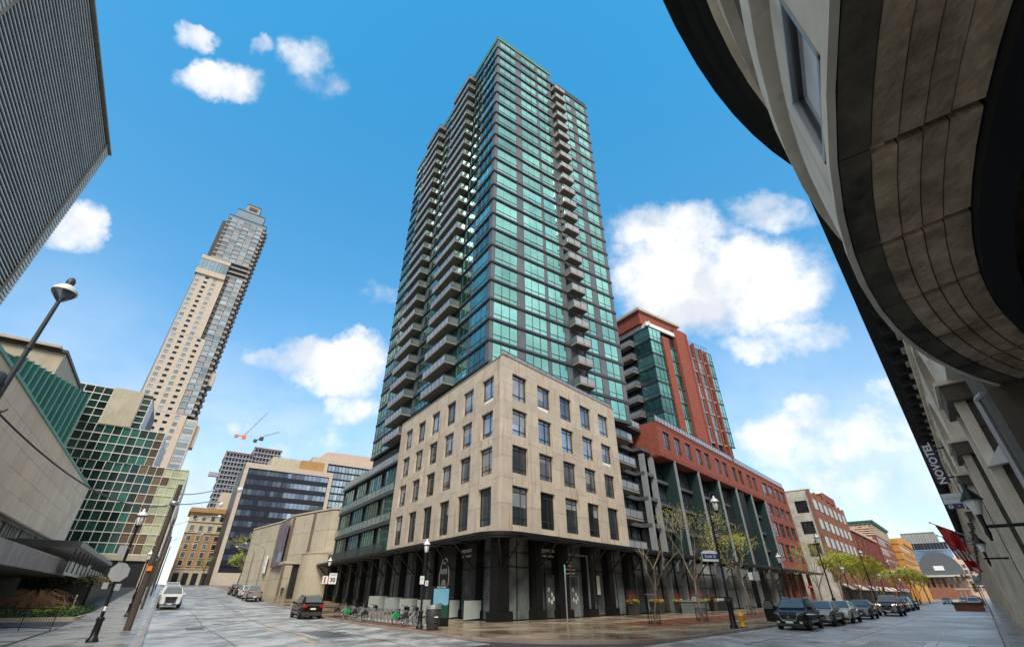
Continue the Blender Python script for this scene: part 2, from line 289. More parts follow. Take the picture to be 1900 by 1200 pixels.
# ------------------------------------------------------------------ builders
def root(name, label, cat, loc, group=None, rz=0.0):
    o = bpy.data.objects.new(name, None); COL.objects.link(o); o.location = loc; o.rotation_euler = (0, 0, rz)
    o.empty_display_size = .3; o['label'] = label; o['category'] = cat
    if group: o['group'] = group
    return o
def tag(o, label=None, cat=None, group=None, kind=None):
    for k, v in (('label', label), ('category', cat), ('group', group), ('kind', kind)):
        if v: o[k] = v
    return o
def place(name, mesh, parent, P, rz=0.0, scl=None, local=False):
    o = bpy.data.objects.new(name, mesh); COL.objects.link(o); o.parent = parent
    P = Vector(P)
    if parent is not None and not local:
        q = parent
        while q is not None: P = P - Vector(q.location); q = q.parent
    o.location = P; o.rotation_euler = (0, 0, rz)
    if scl: o.scale = scl
    return o
class MB:
    def __init__(s): s.v = []; s.f = []; s.m = []; s.sm = []
    def add(s, pts, faces, mi=0, sm=False):
        n = len(s.v); s.v += [tuple(p) for p in pts]
        for f in faces: s.f.append([n + i for i in f]); s.m.append(mi); s.sm.append(sm)
    def box(s, fr, x0, x1, y0, y1, z0, z1, mi=0):
        P = [fr.P(x, y, z) for z in (z0, z1) for x, y in ((x0, y0), (x1, y0), (x1, y1), (x0, y1))]
        s.add(P, [(0, 3, 2, 1), (4, 5, 6, 7), (0, 1, 5, 4), (1, 2, 6, 5), (2, 3, 7, 6), (3, 0, 4, 7)], mi)
    def quad(s, pts, mi=0): s.add(pts, [tuple(range(len(pts)))], mi)
    def prism(s, fr, poly, z0, z1, mi=0, top=True):
        n = len(poly); P = [fr.P(x, y, z0) for x, y in poly] + [fr.P(x, y, z1) for x, y in poly]
        F = [tuple(range(n - 1, -1, -1))] + ([tuple(range(n, 2 * n))] if top else []) + [(i, (i + 1) % n, n + (i + 1) % n, n + i) for i in range(n)]
        s.add(P, F, mi)
    def ext(s, fr, prof, x0, x1, mi=0):     # profile in (y,z) extruded along x
        n = len(prof); P = [fr.P(x0, y, z) for y, z in prof] + [fr.P(x1, y, z) for y, z in prof]
        s.add(P, [tuple(range(n)), tuple(range(2 * n - 1, n - 1, -1))] + [(i, n + i, n + (i + 1) % n, (i + 1) % n) for i in range(n)], mi)
    def tube(s, a, b, r0, r1=None, n=8, mi=0, cap=True, sm=True):
        a = Vector(a); b = Vector(b); r1 = r0 if r1 is None else r1; d = (b - a)
        if d.length < 1e-6: return
        d.normalize(); t = Vector((0, 0, 1)) if abs(d.z) < .9 else Vector((1, 0, 0)); x = d.cross(t).normalized(); y = d.cross(x)
        P = [a + (x * cos(2 * pi * i / n) + y * sin(2 * pi * i / n)) * r0 for i in range(n)] + [b + (x * cos(2 * pi * i / n) + y * sin(2 * pi * i / n)) * r1 for i in range(n)]
        s.add(P, [(i, (i + 1) % n, n + (i + 1) % n, n + i) for i in range(n)], mi, sm)
        if cap: s.add(P[:n], [tuple(range(n - 1, -1, -1))], mi); s.add(P[n:], [tuple(range(n))], mi)
    def path(s, pts, r, n=6, mi=0):
        for a, b in zip(pts, pts[1:]): s.tube(a, b, r, r, n, mi)
    def lathe(s, c, prof, n=14, mi=0):
        c = Vector(c); P = [c + Vector((r * cos(2 * pi * i / n), r * sin(2 * pi * i / n), z)) for r, z in prof for i in range(n)]
        s.add(P, [(k * n + i, k * n + (i + 1) % n, (k + 1) * n + (i + 1) % n, (k + 1) * n + i) for k in range(len(prof) - 1) for i in range(n)], mi, True)
    def mesh(s, name, mats):
        me = bpy.data.meshes.new(name); me.from_pydata(s.v, [], s.f)
        for k in mats: me.materials.append(K[k] if isinstance(k, str) else k)
        me.polygons.foreach_set('material_index', s.m); me.polygons.foreach_set('use_smooth', s.sm); me.update(); return me
    def put(s, name, mats, parent=None, P=None):      # vertices are in world coordinates; origin moved to P
        if isinstance(mats, str): mats = [mats]
        if P is None:
            xs = [v[0] for v in s.v]; ys = [v[1] for v in s.v]; zs = [v[2] for v in s.v]
            P = ((min(xs) + max(xs)) / 2, (min(ys) + max(ys)) / 2, min(zs))
        P = Vector(P); s.v = [tuple(Vector(v) - P) for v in s.v]
        return place(name, s.mesh(name, mats), parent, P)
UC = {}
def ucube(m):
    if m not in UC:
        b = MB(); b.box(FW, 0, 1, 0, 1, 0, 1); UC[m] = b.mesh('block_' + m, [m])
    return UC[m]
def blk(name, m, parent, fr, x0, x1, y0, y1, z0, z1):
    return place(name, ucube(m), parent, fr.P(x0, y0, z0), fr.rz, (x1 - x0, y1 - y0, z1 - z0))
FL = Fr(90)  # local frame: x right, y away
def one(name, m, fr, x0, x1, y0, y1, z0, z1, parent=None):
    b = MB(); b.box(fr, x0, x1, y0, y1, z0, z1); return b.put(name, m, parent)
WM = {}
def window_mesh(w, h, cols, rows, fm='frame', gm='gdark', d=.10, t=.05):
    """cols / rows: fractions where the bars stand; frame at y 0..d, glass at y .06"""
    key = (round(w, 2), round(h, 2), tuple(cols), tuple(rows), fm, gm, d, t)
    if key not in WM:
        b = MB()
        b.box(FL, 0, t, 0, d, 0, h); b.box(FL, w - t, w, 0, d, 0, h); b.box(FL, t, w - t, 0, d, 0, t); b.box(FL, t, w - t, 0, d, h - t, h)
        xs = [0] + [c * w for c in cols] + [w]
        for c in cols: b.box(FL, c * w - t / 2, c * w + t / 2, .004, d - .004, t, h - t)
        for r in rows: b.box(FL, t, w - t, .01, d - .01, r * h - t / 2, r * h + t / 2)
        zs = [t] + [r * h for r in rows] + [h - t]
        for x0, x1 in zip(xs, xs[1:]):
            for z0, z1 in zip(zs, zs[1:]):
                k = random.uniform(-.012, .012); k2 = random.uniform(-.008, .008)
                b.quad([FL.P(x0, .06 + k, z0), FL.P(x1, .06 - k, z0), FL.P(x1, .06 - k + k2, z1), FL.P(x0, .06 + k + k2, z1)], 1)
        WM[key] = b.mesh('window', [fm, gm])
    return WM[key]
def win(parent, fr, x, y, z, w, h, cols=(.5,), rows=(.25,), fm='frame', gm='gdark', name='window', **k):
    return place(name, window_mesh(w, h, cols, rows, fm, gm, **k), parent, fr.P(x, y, z), fr.rz)
def text(name, body, size, mt, parent, P, rx=pi / 2, ry=0, rz=0, ext=.01, align='CENTER', bold=0, local=False, sx=1.0):
    c = bpy.data.curves.new('t', 'FONT'); c.body = body; c.size = size; c.extrude = ext; c.align_x = align; c.align_y = 'CENTER'; c.resolution_u = 2; c.offset = bold
    t = bpy.data.objects.new('t', c); COL.objects.link(t); dg = bpy.context.evaluated_depsgraph_get(); me = bpy.data.meshes.new_from_object(t.evaluated_get(dg))
    bpy.data.objects.remove(t); me.materials.clear(); me.materials.append(K[mt]); me.name = name
    o = place(name, me, parent, P, local=local); o.rotation_euler = (rx, ry, rz); o.scale = (sx, 1, 1); return o

# ------------------------------------------------------------------ the ground, roads and pavements
def setting():
    LV = [-1500, -60, 0, 12, 20, 29.5, 41, 51, 61, 89, 118, 158, 2500]
    def sheet(name, m, edges, off, skirt=0.0, matl=None):
        """edges: list of (left point, right point); z follows the terrain"""
        b = MB(); P = []
        for l, r in edges:
            P += [Vector((l.x, l.y, tz(l.x, l.y) + off)), Vector((r.x, r.y, tz(r.x, r.y) + off))]
        b.add(P, [(2 * i, 2 * i + 1, 2 * i + 3, 2 * i + 2) for i in range(len(edges) - 1)])
        if skirt:
            dn = Vector((0, 0, skirt))
            for k in (0, 1):
                Q = P[k::2]; n = len(Q); b.add(Q + [q - dn for q in Q], [(i, i + 1, n + i + 1, n + i) for i in range(n - 1)])
            b.add([P[0], P[1], P[1] - dn, P[0] - dn], [(0, 1, 2, 3)]); b.add([P[-2], P[-1], P[-1] - dn, P[-2] - dn], [(0, 1, 2, 3)])
        o = b.put(name, m); o['kind'] = 'structure'; return o
    def ea(a): return -27.34 - .971 * a
    sheet('ground', 'asph', [(ep(ea(a), 0) - dE * 3000, ep(ea(a), 0) + dE * 3500) for a in LV], 0)
    aa = [-14, -11] + list(range(-8, 160, 4)) + [160, 200, 320]
    sheet('road', 'road', [(ep(ea(a), 0.0), ep(ea(a), 12.6)) for a in aa[1:]], .006)
    sheet('road', 'road', [(FE.P(al, 11.2), FE.P(al, .1)) for al in (-60, -20, 0, 30, 60, 100, 160, 300, 600)], .010)
    sheet('pavement', 'walk', [(ep(ea(a), -4.3), ep(ea(a), -.02)) for a in aa[1:]], .14, .3)
    kerb = sheet('kerb', 'kerb', [(ep(ea(a), -.22), ep(ea(a), -.0)) for a in aa[1:]], .146, .3)
    sheet('pavement', 'walk', [(FE.P(al, -.1), FE.P(al, -9)) for al in (-40, 0, 30, 60, 100, 160, 300, 500)], .13, .3)
    sheet('kerb', 'kerb', [(FE.P(al, .04), FE.P(al, -.12)) for al in (-40, 0, 30, 60, 100, 160, 300, 500)], .136, .3)
    # podium-side pavement: corner with a rounded kerb
    R = 7.5; cE, cP = -11.2, 12.6
    c0 = ep(cE - R, cP + R); a0 = nE.copy(); a1 = -nS
    arc = []
    t0 = atan2(a1.y, a1.x); t1 = atan2(a0.y, a0.x)
    while t1 < t0: t1 += 2 * pi
    for i in range(13):
        t = t0 + (t1 - t0) * i / 12; arc.append(c0 + Vector((cos(t), sin(t), 0)) * R)
    inn = c0 + (c0 - arc[6]) * .0 + Vector((0, 0, 0))
    poly = arc + [FE.P(31, 11.2), FE.P(31, 27.6), ep(-27.6, 12.6)]
    def flat(name, m, pts, z0, z1):
        b = MB(); b.prism(FW, [(p.x, p.y) for p in pts], z0, z1); o = b.put(name, m); o['kind'] = 'structure'; return o
    flat('pavement', 'walkw', poly, -.2, .13)
    kp = [p + (c0 - p).normalized() * .18 for p in arc]
    flat('kerb', 'kerb', [p - (c0 - p).normalized() * .012 for p in arc] + kp[::-1], -.2, .139)
    sheet('pavement', 'walkw', [(FE.P(al, 27.6), FE.P(al, 11.2)) for al in (31, 60, 100, 132)], .13, .3)
    sheet('pavement', 'walkw', [(FE.P(al, 23.2), FE.P(al, 11.2)) for al in (132, 160, 220, 300, 420, 560)], .13, .3)
    sheet('kerb', 'kerb', [(FE.P(al, 11.36), FE.P(al, 11.18)) for al in [arc[-1].dot(dE)] + [31, 60, 100, 160, 300, 560]], .139, .3)
    sheet('pavement', 'walkw', [(ep(ea(a), 12.6), ep(ea(a), 21.7 if a < 52 else 17.5)) for a in [.25, 4, 8, 12, 20, 29.5, 35, 41, 46, 51, 52, 56, 61, 75, 89, 118, 158]], .13, .3)
    sheet('kerb', 'kerb', [(ep(ea(a), 12.58), ep(ea(a), 12.78)) for a in [(-27.34 - (arc[0]).dot(nE)) / .971 * 1.0, 0, 8, 12, 20, 29.5, 41, 51, 61, 89, 118, 158]], .139, .3)
    # concrete slabs of the corner, one by one
    plaza = one('slab_bed', 'kerb', FE, 60, 60.1, 12, 12.1, .10, .12); plaza['kind'] = 'structure'; plaza.name = 'pavement_slabs'
    def inside(p):
        if p.dot(nS) < 12.95: return False
        if p.dot(nE) > -11.5: return False
        e, q = p.dot(nE), p.dot(nS)
        if e > cE - R and q < c0.dot(nS) + 3 and (p - c0).length > R - .25 and p.dot(nS) < 12.6 + R: return False
        return True
    rows = [(11.5, 13.3), (13.33, 15.1), (20.0, 21.8), (21.83, 23.6), (23.63, 25.4), (25.43, 26.9)]
    n = 0
    for r0, r1 in rows:
        x = 8.0
        while x < 64:
            x1 = x + 1.97
            if all(inside(FE.P(xx, yy)) for xx in (x, x1) for yy in (r0, r1)) and n < 290:
                blk('slab', 'walkw', plaza, FE, x, x1, r0, r1, .125, .150 + random.uniform(-.003, .003)); n += 1
            x += 2.0
    for r0, r1 in [(15.13, 16.9), (16.93, 18.4), (18.43, 19.97)]:
        x = 8.0
        while x < 31:
            if all(inside(FE.P(xx, yy)) for xx in (x, x + 1.97) for yy in (r0, r1)) and n < 290:
                blk('slab', 'walkw', plaza, FE, x, x + 1.97, r0, r1, .125, .150 + random.uniform(-.003, .003)); n += 1
            x += 2.0
    # brick pavers as a raised band of joined pavers
    b = MB()
    for i in range(0, 66):
        for j in range(0, 11):
            x = 31.1 + i * .55; y = 15.13 + j * .44
            b.box(FE, x, x + .53, y, y + .42, .12, .147 + random.uniform(0, .004))
    o = b.put('brick_paving', 'pave'); o['kind'] = 'structure'
    b = MB()
    for i in range(70): b.box(FT, 12.95, 14.1, 22 + i * .55, 22.53 + i * .55, .12, .147) if 22 + i * .55 > 27 and 22 + i * .55 < 41 else None
    if b.v: o = b.put('brick_paving', 'pave'); o['kind'] = 'structure'
    # left pavement joints: slabs receding up the street
    bed = one('slab_bed', 'walk', FT, -2, -1.9, 30, 30.1, .10, .12); bed['kind'] = 'structure'; bed.name = 'pavement_slabs'
    for i in range(14):
        for j in range(2):
            blk('slab', 'walk', bed, FT, -4.2 + j * 1.9, -2.33 + j * 1.9, 22 + i * 1.6, 23.57 + i * 1.6, .13, .155 + random.uniform(-.002, .003))
    # markings
    def mark(mt, fr, x0, x1, y0, y1, z=.016): o = one('road_marking', mt, fr, x0, x1, y0, y1, z, z + .003); o['kind'] = 'structure'
    for A in (16, 25, 34, 43): mark('paint', FT, 6.3, 6.42, A, A + 4.0, .012)
    for al in (34, 43, 55, 70, 90, 115): mark('paint', FE, al, al + 2.2, 4.9, 5.05)
    mark('wpaint', FE, 18, 18.4, 5.6, 10.6)
    for k in range(3): mark('wpaint', FT, 1.2 + k * 3.6, 1.6 + k * 3.6 + .2, 19, 20.2, .012)
    for A, p in ((31, 9.2), (44, 4.1), (60, 7)):
        b = MB(); b.lathe(FT.P(p, A, tz(*FT.P(p, A)[:2]) + .012), [(0.001, .006), (.33, .006), (.36, 0)], 18); o = b.put('manhole_cover', 'blk2'); tag(o, {31: 'round iron manhole cover in the near left roadway', 44: 'round iron manhole cover in the left lane before the pickup', 60: 'round iron manhole cover far up the sloping road'}[A], 'manhole cover', 'manhole covers in the sloping street')
    b = MB(); b.box(FE, 28.6, 29.6, .25, 1.2, .012, .022); [b.box(FE, 28.65, 29.55, .3 + i * .12, .35 + i * .12, .022, .03) for i in range(8)]
    tag(b.put('drain_grate', 'blk2'), 'dark drain grating in the gutter below the stone hotel', 'drain')
setting()
def seams():
    rnd = random.Random(12)
    def seam(fr, x0, y0, x1, y1, z):
        n = 14; pts = []
        for i in range(n + 1):
            t = i / n; j = rnd.gauss(0, .04); dx, dy = x1 - x0, y1 - y0; L = sqrt(dx * dx + dy * dy); pts.append((x0 + dx * t - dy / L * j, y0 + dy * t + dx / L * j))
        b = MB()
        for (a, c), (a2, c2) in zip(pts, pts[1:]):
            dx, dy = a2 - a, c2 - c; L = sqrt(dx * dx + dy * dy); nx, ny = -dy / L * .022, dx / L * .022
            q = [fr.P(a + nx, c + ny), fr.P(a - nx, c - ny), fr.P(a2 - nx, c2 - ny), fr.P(a2 + nx, c2 + ny)]
            b.quad([Vector((p.x, p.y, tz(p.x, p.y) + z)) for p in q])
        o = b.put('tar_seam', 'asph2'); o['kind'] = 'structure'
    for a in ((22, 2.2, 60, 2.4), (28, 5.4, 90, 5.2), (24, 8.3, 50, 8.1), (36, 3.1, 37, 8.9), (52, 1.2, 53, 6.2), (30, 9.2, 31, 5.4)): seam(FE, *a, .018)
    for a in ((3.3, 20, 3.1, 60), (9.4, 18, 9.2, 48), (6.8, 26, 6.9, 80), (.6, 30, 11.8, 31.5), (1, 44, 9, 45), (2, 24, 8, 22)): seam(FT, *a, .016)
    # patched asphalt squares
    for fr, x0, x1, y0, y1, z in ((FE, 26, 30.5, 2.6, 4.6, .013), (FE, 40, 44, 6.1, 7.6, .013), (FT, 7.4, 9.0, 28, 33, .010), (FT, 2.0, 3.0, 38, 46, .010)):
        o = one('road_patch', 'asph2', fr, x0, x1, y0, y1, z, z + .003); o['kind'] = 'structure'
seams()

# ------------------------------------------------------------------ far boxes helper: facades of windows
def facade_windows(parent, fr, x0, pitch, n, z0, fh, rows, w, h, gm, fm='frame', y=-.04, cols=(.5,), bars=(), skip=None, d=.12):
    for r in range(rows):
        for i in range(n):
            if skip and skip(i, r): continue
            win(parent, fr, x0 + i * pitch, y, z0 + r * fh, w, h, cols, bars, fm, gm, d=d)

# ------------------------------------------------------------------ glass apartment tower
TA, TP = 39.15, 23.25            # near corner: A (away), p (right)
def tower():
    R = root('glass_apartment_tower', 'tall aqua glass apartment tower with grey floor bands and stacked balconies', 'apartment tower', FT.P(TP, TA, 0))
    F0, FH, NF = 21.57, 2.93, 25
    top = F0 + FH * NF + .9
    FSl = FS
    # core behind the glass
    for nm, a in (('core', (TP + .35, 35.9, TA + .35, 76.9, .2, top - .4)), ('core', (35.9, 38.7, TA + 1.6, 76.9, 21.4, top - 1.6)), ('core', (38.7, 45.8, TA + .35, 76.9, 21.4, top - 1.6))):
        b = MB(); b.box(FT, a[0], a[1], a[2], a[3], a[4], a[5]); b.put(nm, 'dark', R)
    def wrow(fr, x, w, n, z, gm):
        win(R, fr, x, 0, z, w, 2.52, [i / n for i in range(1, n)], (.27,), 'gframe', gm, d=.14)
    for k in range(NF):
        z = F0 + FH * k; zb = z - .2
        last = k == NF - 1
        # right-hand face
        fr = Fr(YS + 90, FT.P(0, TA, 0))
        for x0, x1 in ((TP + .02, TP + .5), (27.4, 28.55), (32.15, 32.6), (35.28, 35.95)): blk('panel', 'grey', R, fr, x0, x1, .03, .14, z + .2, z + 2.73)
        for x, w, n in ((TP + .5, 3.65, 3), (28.55, 3.6, 3), (32.6, 2.68, 2)): wrow(fr, x, w, n, z + .2, 'teal')
        if k < NF - 1:
            for x, w, n in ((38.75, 2.6, 2), (42.45, 2.75, 2)): wrow(fr, x, w, n, z + .2, 'teal')
            for x0, x1 in ((41.35, 42.45), (45.2, 45.9)): blk('panel', 'grey', R, fr, x0, x1, .03, .14, z + .2, z + 2.73)
        b = MB(); b.box(fr, TP - .06, 36.0, -.10, .16, zb, z + .2)
        if k < NF - 1: b.box(fr, 38.65, 46.0, -.10, .16, zb, z + .2)
        b.box(fr, TP - .03, 36.0, -.16, -.10, zb + .1, zb + .18)
        b.box(FS, -77.3, -TA + .06, TP - .10, TP + .16, zb, z + .2); b.box(FS, -77.3, -TA + .0, TP - .16, TP - .10, zb + .1, zb + .18)
        b.put('floor_band', 'gframe', R)
        # left-hand face, x = -A
        for x0, x1 in ((-40.0, -39.17), (-44.35, -43.95), (-61.4, -60.6), (-73.0, -72.4)): blk('panel', 'grey', R, FS, x0, x1, TP + .03, TP + .14, z + .2, z + 2.73)
        for x, w, n in ((-43.95, 3.95, 3), (-47.2, 2.85, 2), (-60.4, 5.2, 4), (-72.4, 4.4, 3), (-77.2, 4.1, 3)):
            win(R, FS, x, TP, z + .2, w, 2.52, [i / n for i in range(1, n)], (.27,), 'gframe', 'teal2' if (k + n) % 3 else 'teal', d=.14)
    # balconies
    def balcony_meshes(L, D):
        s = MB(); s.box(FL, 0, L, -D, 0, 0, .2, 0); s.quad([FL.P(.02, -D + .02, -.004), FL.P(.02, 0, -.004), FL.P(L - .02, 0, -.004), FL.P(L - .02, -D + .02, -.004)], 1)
        g = MB(); n = max(2, round(L / 1.1))
        for i in range(n): g.box(FL, i * L / n + .05, (i + 1) * L / n - .05, -D + .03, -D + .05, .26, 1.16, 0)
        for x in (.03, L - .05): g.box(FL, x, x + .02, -D + .1, -.06, .26, 1.16, 2)
        for i in range(n + 1): x = min(max(i * L / n - .03, 0), L - .06); g.box(FL, x, x + .06, -D, -D + .06, .2, 1.26, 1)
        g.box(FL, 0, L, -D, -D + .06, 1.2, 1.26, 1)
        for x in (0, L - .05): g.box(FL, x, x + .05, -D, 0, 1.2, 1.26, 1)
        return s.mesh('balcony', ['conc', 'soff']), g.mesh('railing', ['rail', 'gframe', 'cglass'])
    fr = Fr(YS + 90, FT.P(0, TA, 0)); fl = Fr(YS + 180, FS.P(0, TP, 0))
    for (f, x, L, D, lab) in ((fr, 36.05, 2.65, 1.25, 0), (fl, -54.4, 7.0, 1.6, 0), (fl, -68.0, 7.0, 1.6, 0)):
        sm, gm = balcony_meshes(L, D)
        for k in range(NF):
            if (f is fr and k == NF - 1) or (k == 0 and x != -68.0): continue
            z = F0 + FH * k - .05
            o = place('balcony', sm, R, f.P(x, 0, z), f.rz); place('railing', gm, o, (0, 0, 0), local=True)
    # glazed doors behind the balconies
    b = MB()
    for k in range(NF):
        z = F0 + FH * k
        for x0, x1 in ((-54.6, -47.3), (-68.2, -61.3)):
            n = 6
            for i in range(n):
                a = x0 + (x1 - x0) * i / n; c = x0 + (x1 - x0) * (i + 1) / n
                b.box(FS, a, a + .09, TP + .06, TP + .16, z + .2, z + 2.73, 1)
                b.box(FS, a + .09, c, TP + .10, TP + .13, z + .2, z + 2.73, 0)
    b.put('balcony_doors', ['teal2', 'gframe'], R)['kind'] = 'stuff'
    b = MB(); b.box(fr, 35.95, 36.05, .0, 1.7, 21.4, top - 1.6); b.box(fr, 38.65, 38.75, .0, 1.7, 21.4, top - 1.6); b.box(fr, 36.0, 38.7, 1.5, 1.6, 21.4, top - 1.6, 1)
    b.put('recess_wall', ['grey', 'gdark'], R)
    b = MB(); z1 = F0 + FH * NF
    b.box(FT, TP - .12, 36.1, TA - .12, 77.4, z1 - .05, z1 + .55); b.box(FT, TP - .2, 36.2, TA - .2, 77.5, z1 + .55, z1 + .72)
    b.put('roof_parapet', 'okgrnl', R)
    b = MB(); z2 = z1 - FH; b.box(FT, 36.1, 46.05, TA - .1, 77.4, z2 - .05, z2 + .5); b.put('roof_parapet', 'gframe', R)
    b = MB(); b.box(FT, 36.3, 45.2, TA + 1.2, 70, z2 + .5, z2 + 1.9); b.put('plant_room', 'beige', R)
    b = MB(); b.box(FT, 27, 40, TA + 22, 66, z1, z1 + 5.5); b.put('plant_room', 'gframe', R)
    b = MB(); b.box(FT, 45.9, 46.0, TA + .1, 77.2, 21.4, top - 1.9); b.box(FT, TP, 46, 77.2, 77.35, 21.4, top - 2); b.put('side_wall', 'grey', R)
tower()

# ------------------------------------------------------------------ limestone podium with its shopfronts
CA, CP = 33.41, 21.59
CORN = FT.P(CP, CA)
def podium():
    R = root('limestone_corner_podium', 'beige limestone corner block of five storeys above black shopfronts', 'building', CORN)
    fe = Fr(YE, CORN); fs = Fr(YS + 180, CORN)      # fe: x right along the facade from the corner; fs: x negative away from the corner
    return R, fe, fs
R_pod, fe, fs = podium()
def podium_build():
    R = R_pod
    rows = PODROWS
    Wr, Wl = 20.85, 26.1
    wr = [1.35 + 3.9 * i for i in range(5)]; wl = [1.75 + 4.05 * i for i in range(6)]
    ww = 2.2; g = .022
    ztop = 22.45; z0 = 6.02
    b = MB(); b.box(fe, .6, Wr - .05, .45, .6, z0, ztop - .5); b.box(fs, -Wl + .05, -.6, .45, .6, z0, ztop - .5); b.box(fe, 2.4, Wr, .6, 6, ztop - .9, ztop - .6)
    b.box(fe, Wr - .1, Wr, .1, 12, z0, ztop - .1); b.put('inner_wall', 'stone_dk', R)
    def pan(fr, x0, x1, za, zb, dpt=.42):
        blk('stone_panel', 'stone', R, fr, x0 + g / 2, x1 - g / 2, random.uniform(0, .006), dpt, za + g / 2, zb - g / 2)
    joints = []
    for a, c in rows: joints += [a, c]
    for fr, wins, W, sgn in ((fe, wr, Wr, 1), (fs, wl, Wl, -1)):
        edges = [0] + [v for w in wins for v in (w, w + ww)] + [W]
        for i in range(0, len(edges) - 1, 2):       # piers
            xa, xb = edges[i], edges[i + 1]
            za = z0
            zs = [z0] + [v for a, c in rows for v in ((a + c) / 2 if c - a > 2.8 else c, )] + [ztop]
            zs = [z0, rows[0][0] + 1.6, rows[0][1] + .55, rows[1][0] + 1.35, rows[1][1] + .5, rows[2][0] + 1.35, rows[2][1] + .5, rows[3][0] + 1.3, rows[3][1] + .35, ztop]
            for p, q in zip(zs, zs[1:]):
                if sgn == 1: pan(fr, xa, xb, p, q)
                else: pan(fr, -xb, -xa - (0 if i else .42), p, q)
        for w in wins:                              # spandrels
            zz = [(z0, rows[0][0])] + [(rows[k][1], rows[k + 1][0]) for k in range(len(rows) - 1)] + [(rows[-1][1], ztop)]
            for p, q in zz:
                if sgn == 1: pan(fr, w, w + ww, p, q)
                else: pan(fr, -w - ww, -w, p, q)
        for w in wins:
            for ri, (p, q) in enumerate(rows):
                x = w if sgn == 1 else -w - ww
                o = win(R, fr, x + .03, .24, p + .03, ww - .06, q - p - .06, (.60,), (.20, .86), 'frame', 'gstone' if ri else 'gdark', d=.12, t=.07)
    rb = random.Random(21)
    for fr, wins, sgn in ((fe, wr, 1), (fs, wl, -1)):
        for w in wins:
            for p, q in rows:
                if rb.random() < .42:
                    x = w if sgn == 1 else -w - ww; h = rb.uniform(.3, .62) * (q - p); side_ = rb.random()
                    x0, x1 = (x + .12, x + ww * .58) if side_ < .4 else ((x + ww * .62, x + ww - .12) if side_ < .6 else (x + .12, x + ww - .12))
                    one('blind', 'rail', fr, x0, x1, .285, .292, q - h, q - .12, R)
    # rolled blinds seen in some windows
    for fr, x, ri in ((fe, wr[1], 3), (fe, wr[4], 2), (fs, -wl[0] - ww, 3)):
        p, q = rows[ri]; o = one('blind', 'wsign', fr, x + .12, x + ww - .12, .22, .235, p + .1, p + .42, R)
    b = MB(); b.box(fe, -.04, Wr + .02, -.05, .5, ztop, ztop + .12); b.box(fs, -Wl, .04, -.05, .5, ztop, ztop + .12); b.put('coping', 'conc', R)
    b = MB()
    for i in range(20): b.box(fe, i * Wr / 20, i * Wr / 20 + .05, .35, .4, ztop + .12, ztop + .75, 0)
    b.box(fe, 0, Wr, .34, .41, ztop + .75, ztop + .8, 0); b.box(fe, 0, Wr, .365, .385, ztop + .2, ztop + .72, 1); b.put('roof_rail', ['gframe', 'rail'], R)
    # ---- black shopfront: columns, glass, signs
    cols_e = [(0.2, 1.3), (4.6, .85), (8.1, 1.5), (12.35, .85), (16.1, .85), (20.1, .85)]
    cols_s = [(4.15, .85), (7.9, .95), (12.4, .85), (16.7, .85), (20.9, .85), (25.4, .85), (30.2, .85), (34.5, .85), (39.2, .85), (44.2, .85), (49.3, .85)]
    def column(fr, x, w, zb):
        o = one('column', 'black', fr, x - w / 2, x + w / 2, -.1, .75, zb, 6.2, R)
        P = fr.P(x, .3, zb)
        b = MB(); b.box(fr, x - w / 2 - .2, x + w / 2 + .2, -.32, .9, zb - .02, zb + .62); b.box(fr, x - w / 2 - .15, x + w / 2 + .15, -.27, .9, zb + .62, zb + .67); b.put('plinth', 'black', o)
    for x, w in cols_e: column(fe, x, w, .13)
    for x, w in cols_s:
        P = fs.P(-x, 0); column(fs, -x, w, .13 + tz(P.x, P.y))
    # glass bays between the columns
    def bay(fr, x0, x1, zb, kind, y=.55):
        w = x1 - x0; H = 6.1 - zb
        n = 2 if w < 3.4 else 3
        o = place('shopfront', window_mesh(w, H, [i / n for i in range(1, n)], (.62, .80), 'black', 'sglass', d=.12, t=.08), R, fr.P(x0, y, zb), fr.rz)
        if kind >= 1: one('window_film', 'frost', fr, x0 + .1, x1 - .1, y - .012, y - .002, zb + .12, zb + 1.35, o)
        if kind == 2:
            b = MB(); b.box(fr, x0 + .15, x0 + w * .45, y - .03, y - .015, zb + 1.5, zb + 3.5); b.put('menu_board', 'wsign', o)
    ce = sorted([(x - w / 2, x + w / 2) for x, w in cols_e]); kinds = [2, 0, 1, 0, 1]
    for i in range(len(ce) - 1): bay(fe, ce[i][1] + .02, ce[i + 1][0] - .02, .13, kinds[i])
    cs = sorted([(-x - w / 2, -x + w / 2) for x, w in cols_s]) + [(-.45, 0)]
    for i in range(len(cs) - 1):
        P = fs.P(cs[i][0], 0); bay(fs, cs[i][1] + .02, cs[i + 1][0] - .02, .13 + tz(P.x, P.y), 1 if i >= len(cs) - 7 else 0)
    b = MB(); b.box(fe, .9, 21.6, .9, 1.0, .1, 6.2); b.box(fs, -51.5, -.9, .9, 1.0, .1, 6.2); b.box(fe, 2.6, 21, .6, 8, .05, .12); b.box(fs, -51.5, 0, .3, 6, 6.08, 6.24); b.box(fe, 2.0, 34, .3, 6, 6.07, 6.23); b.put('dark_backing', 'dark', R)
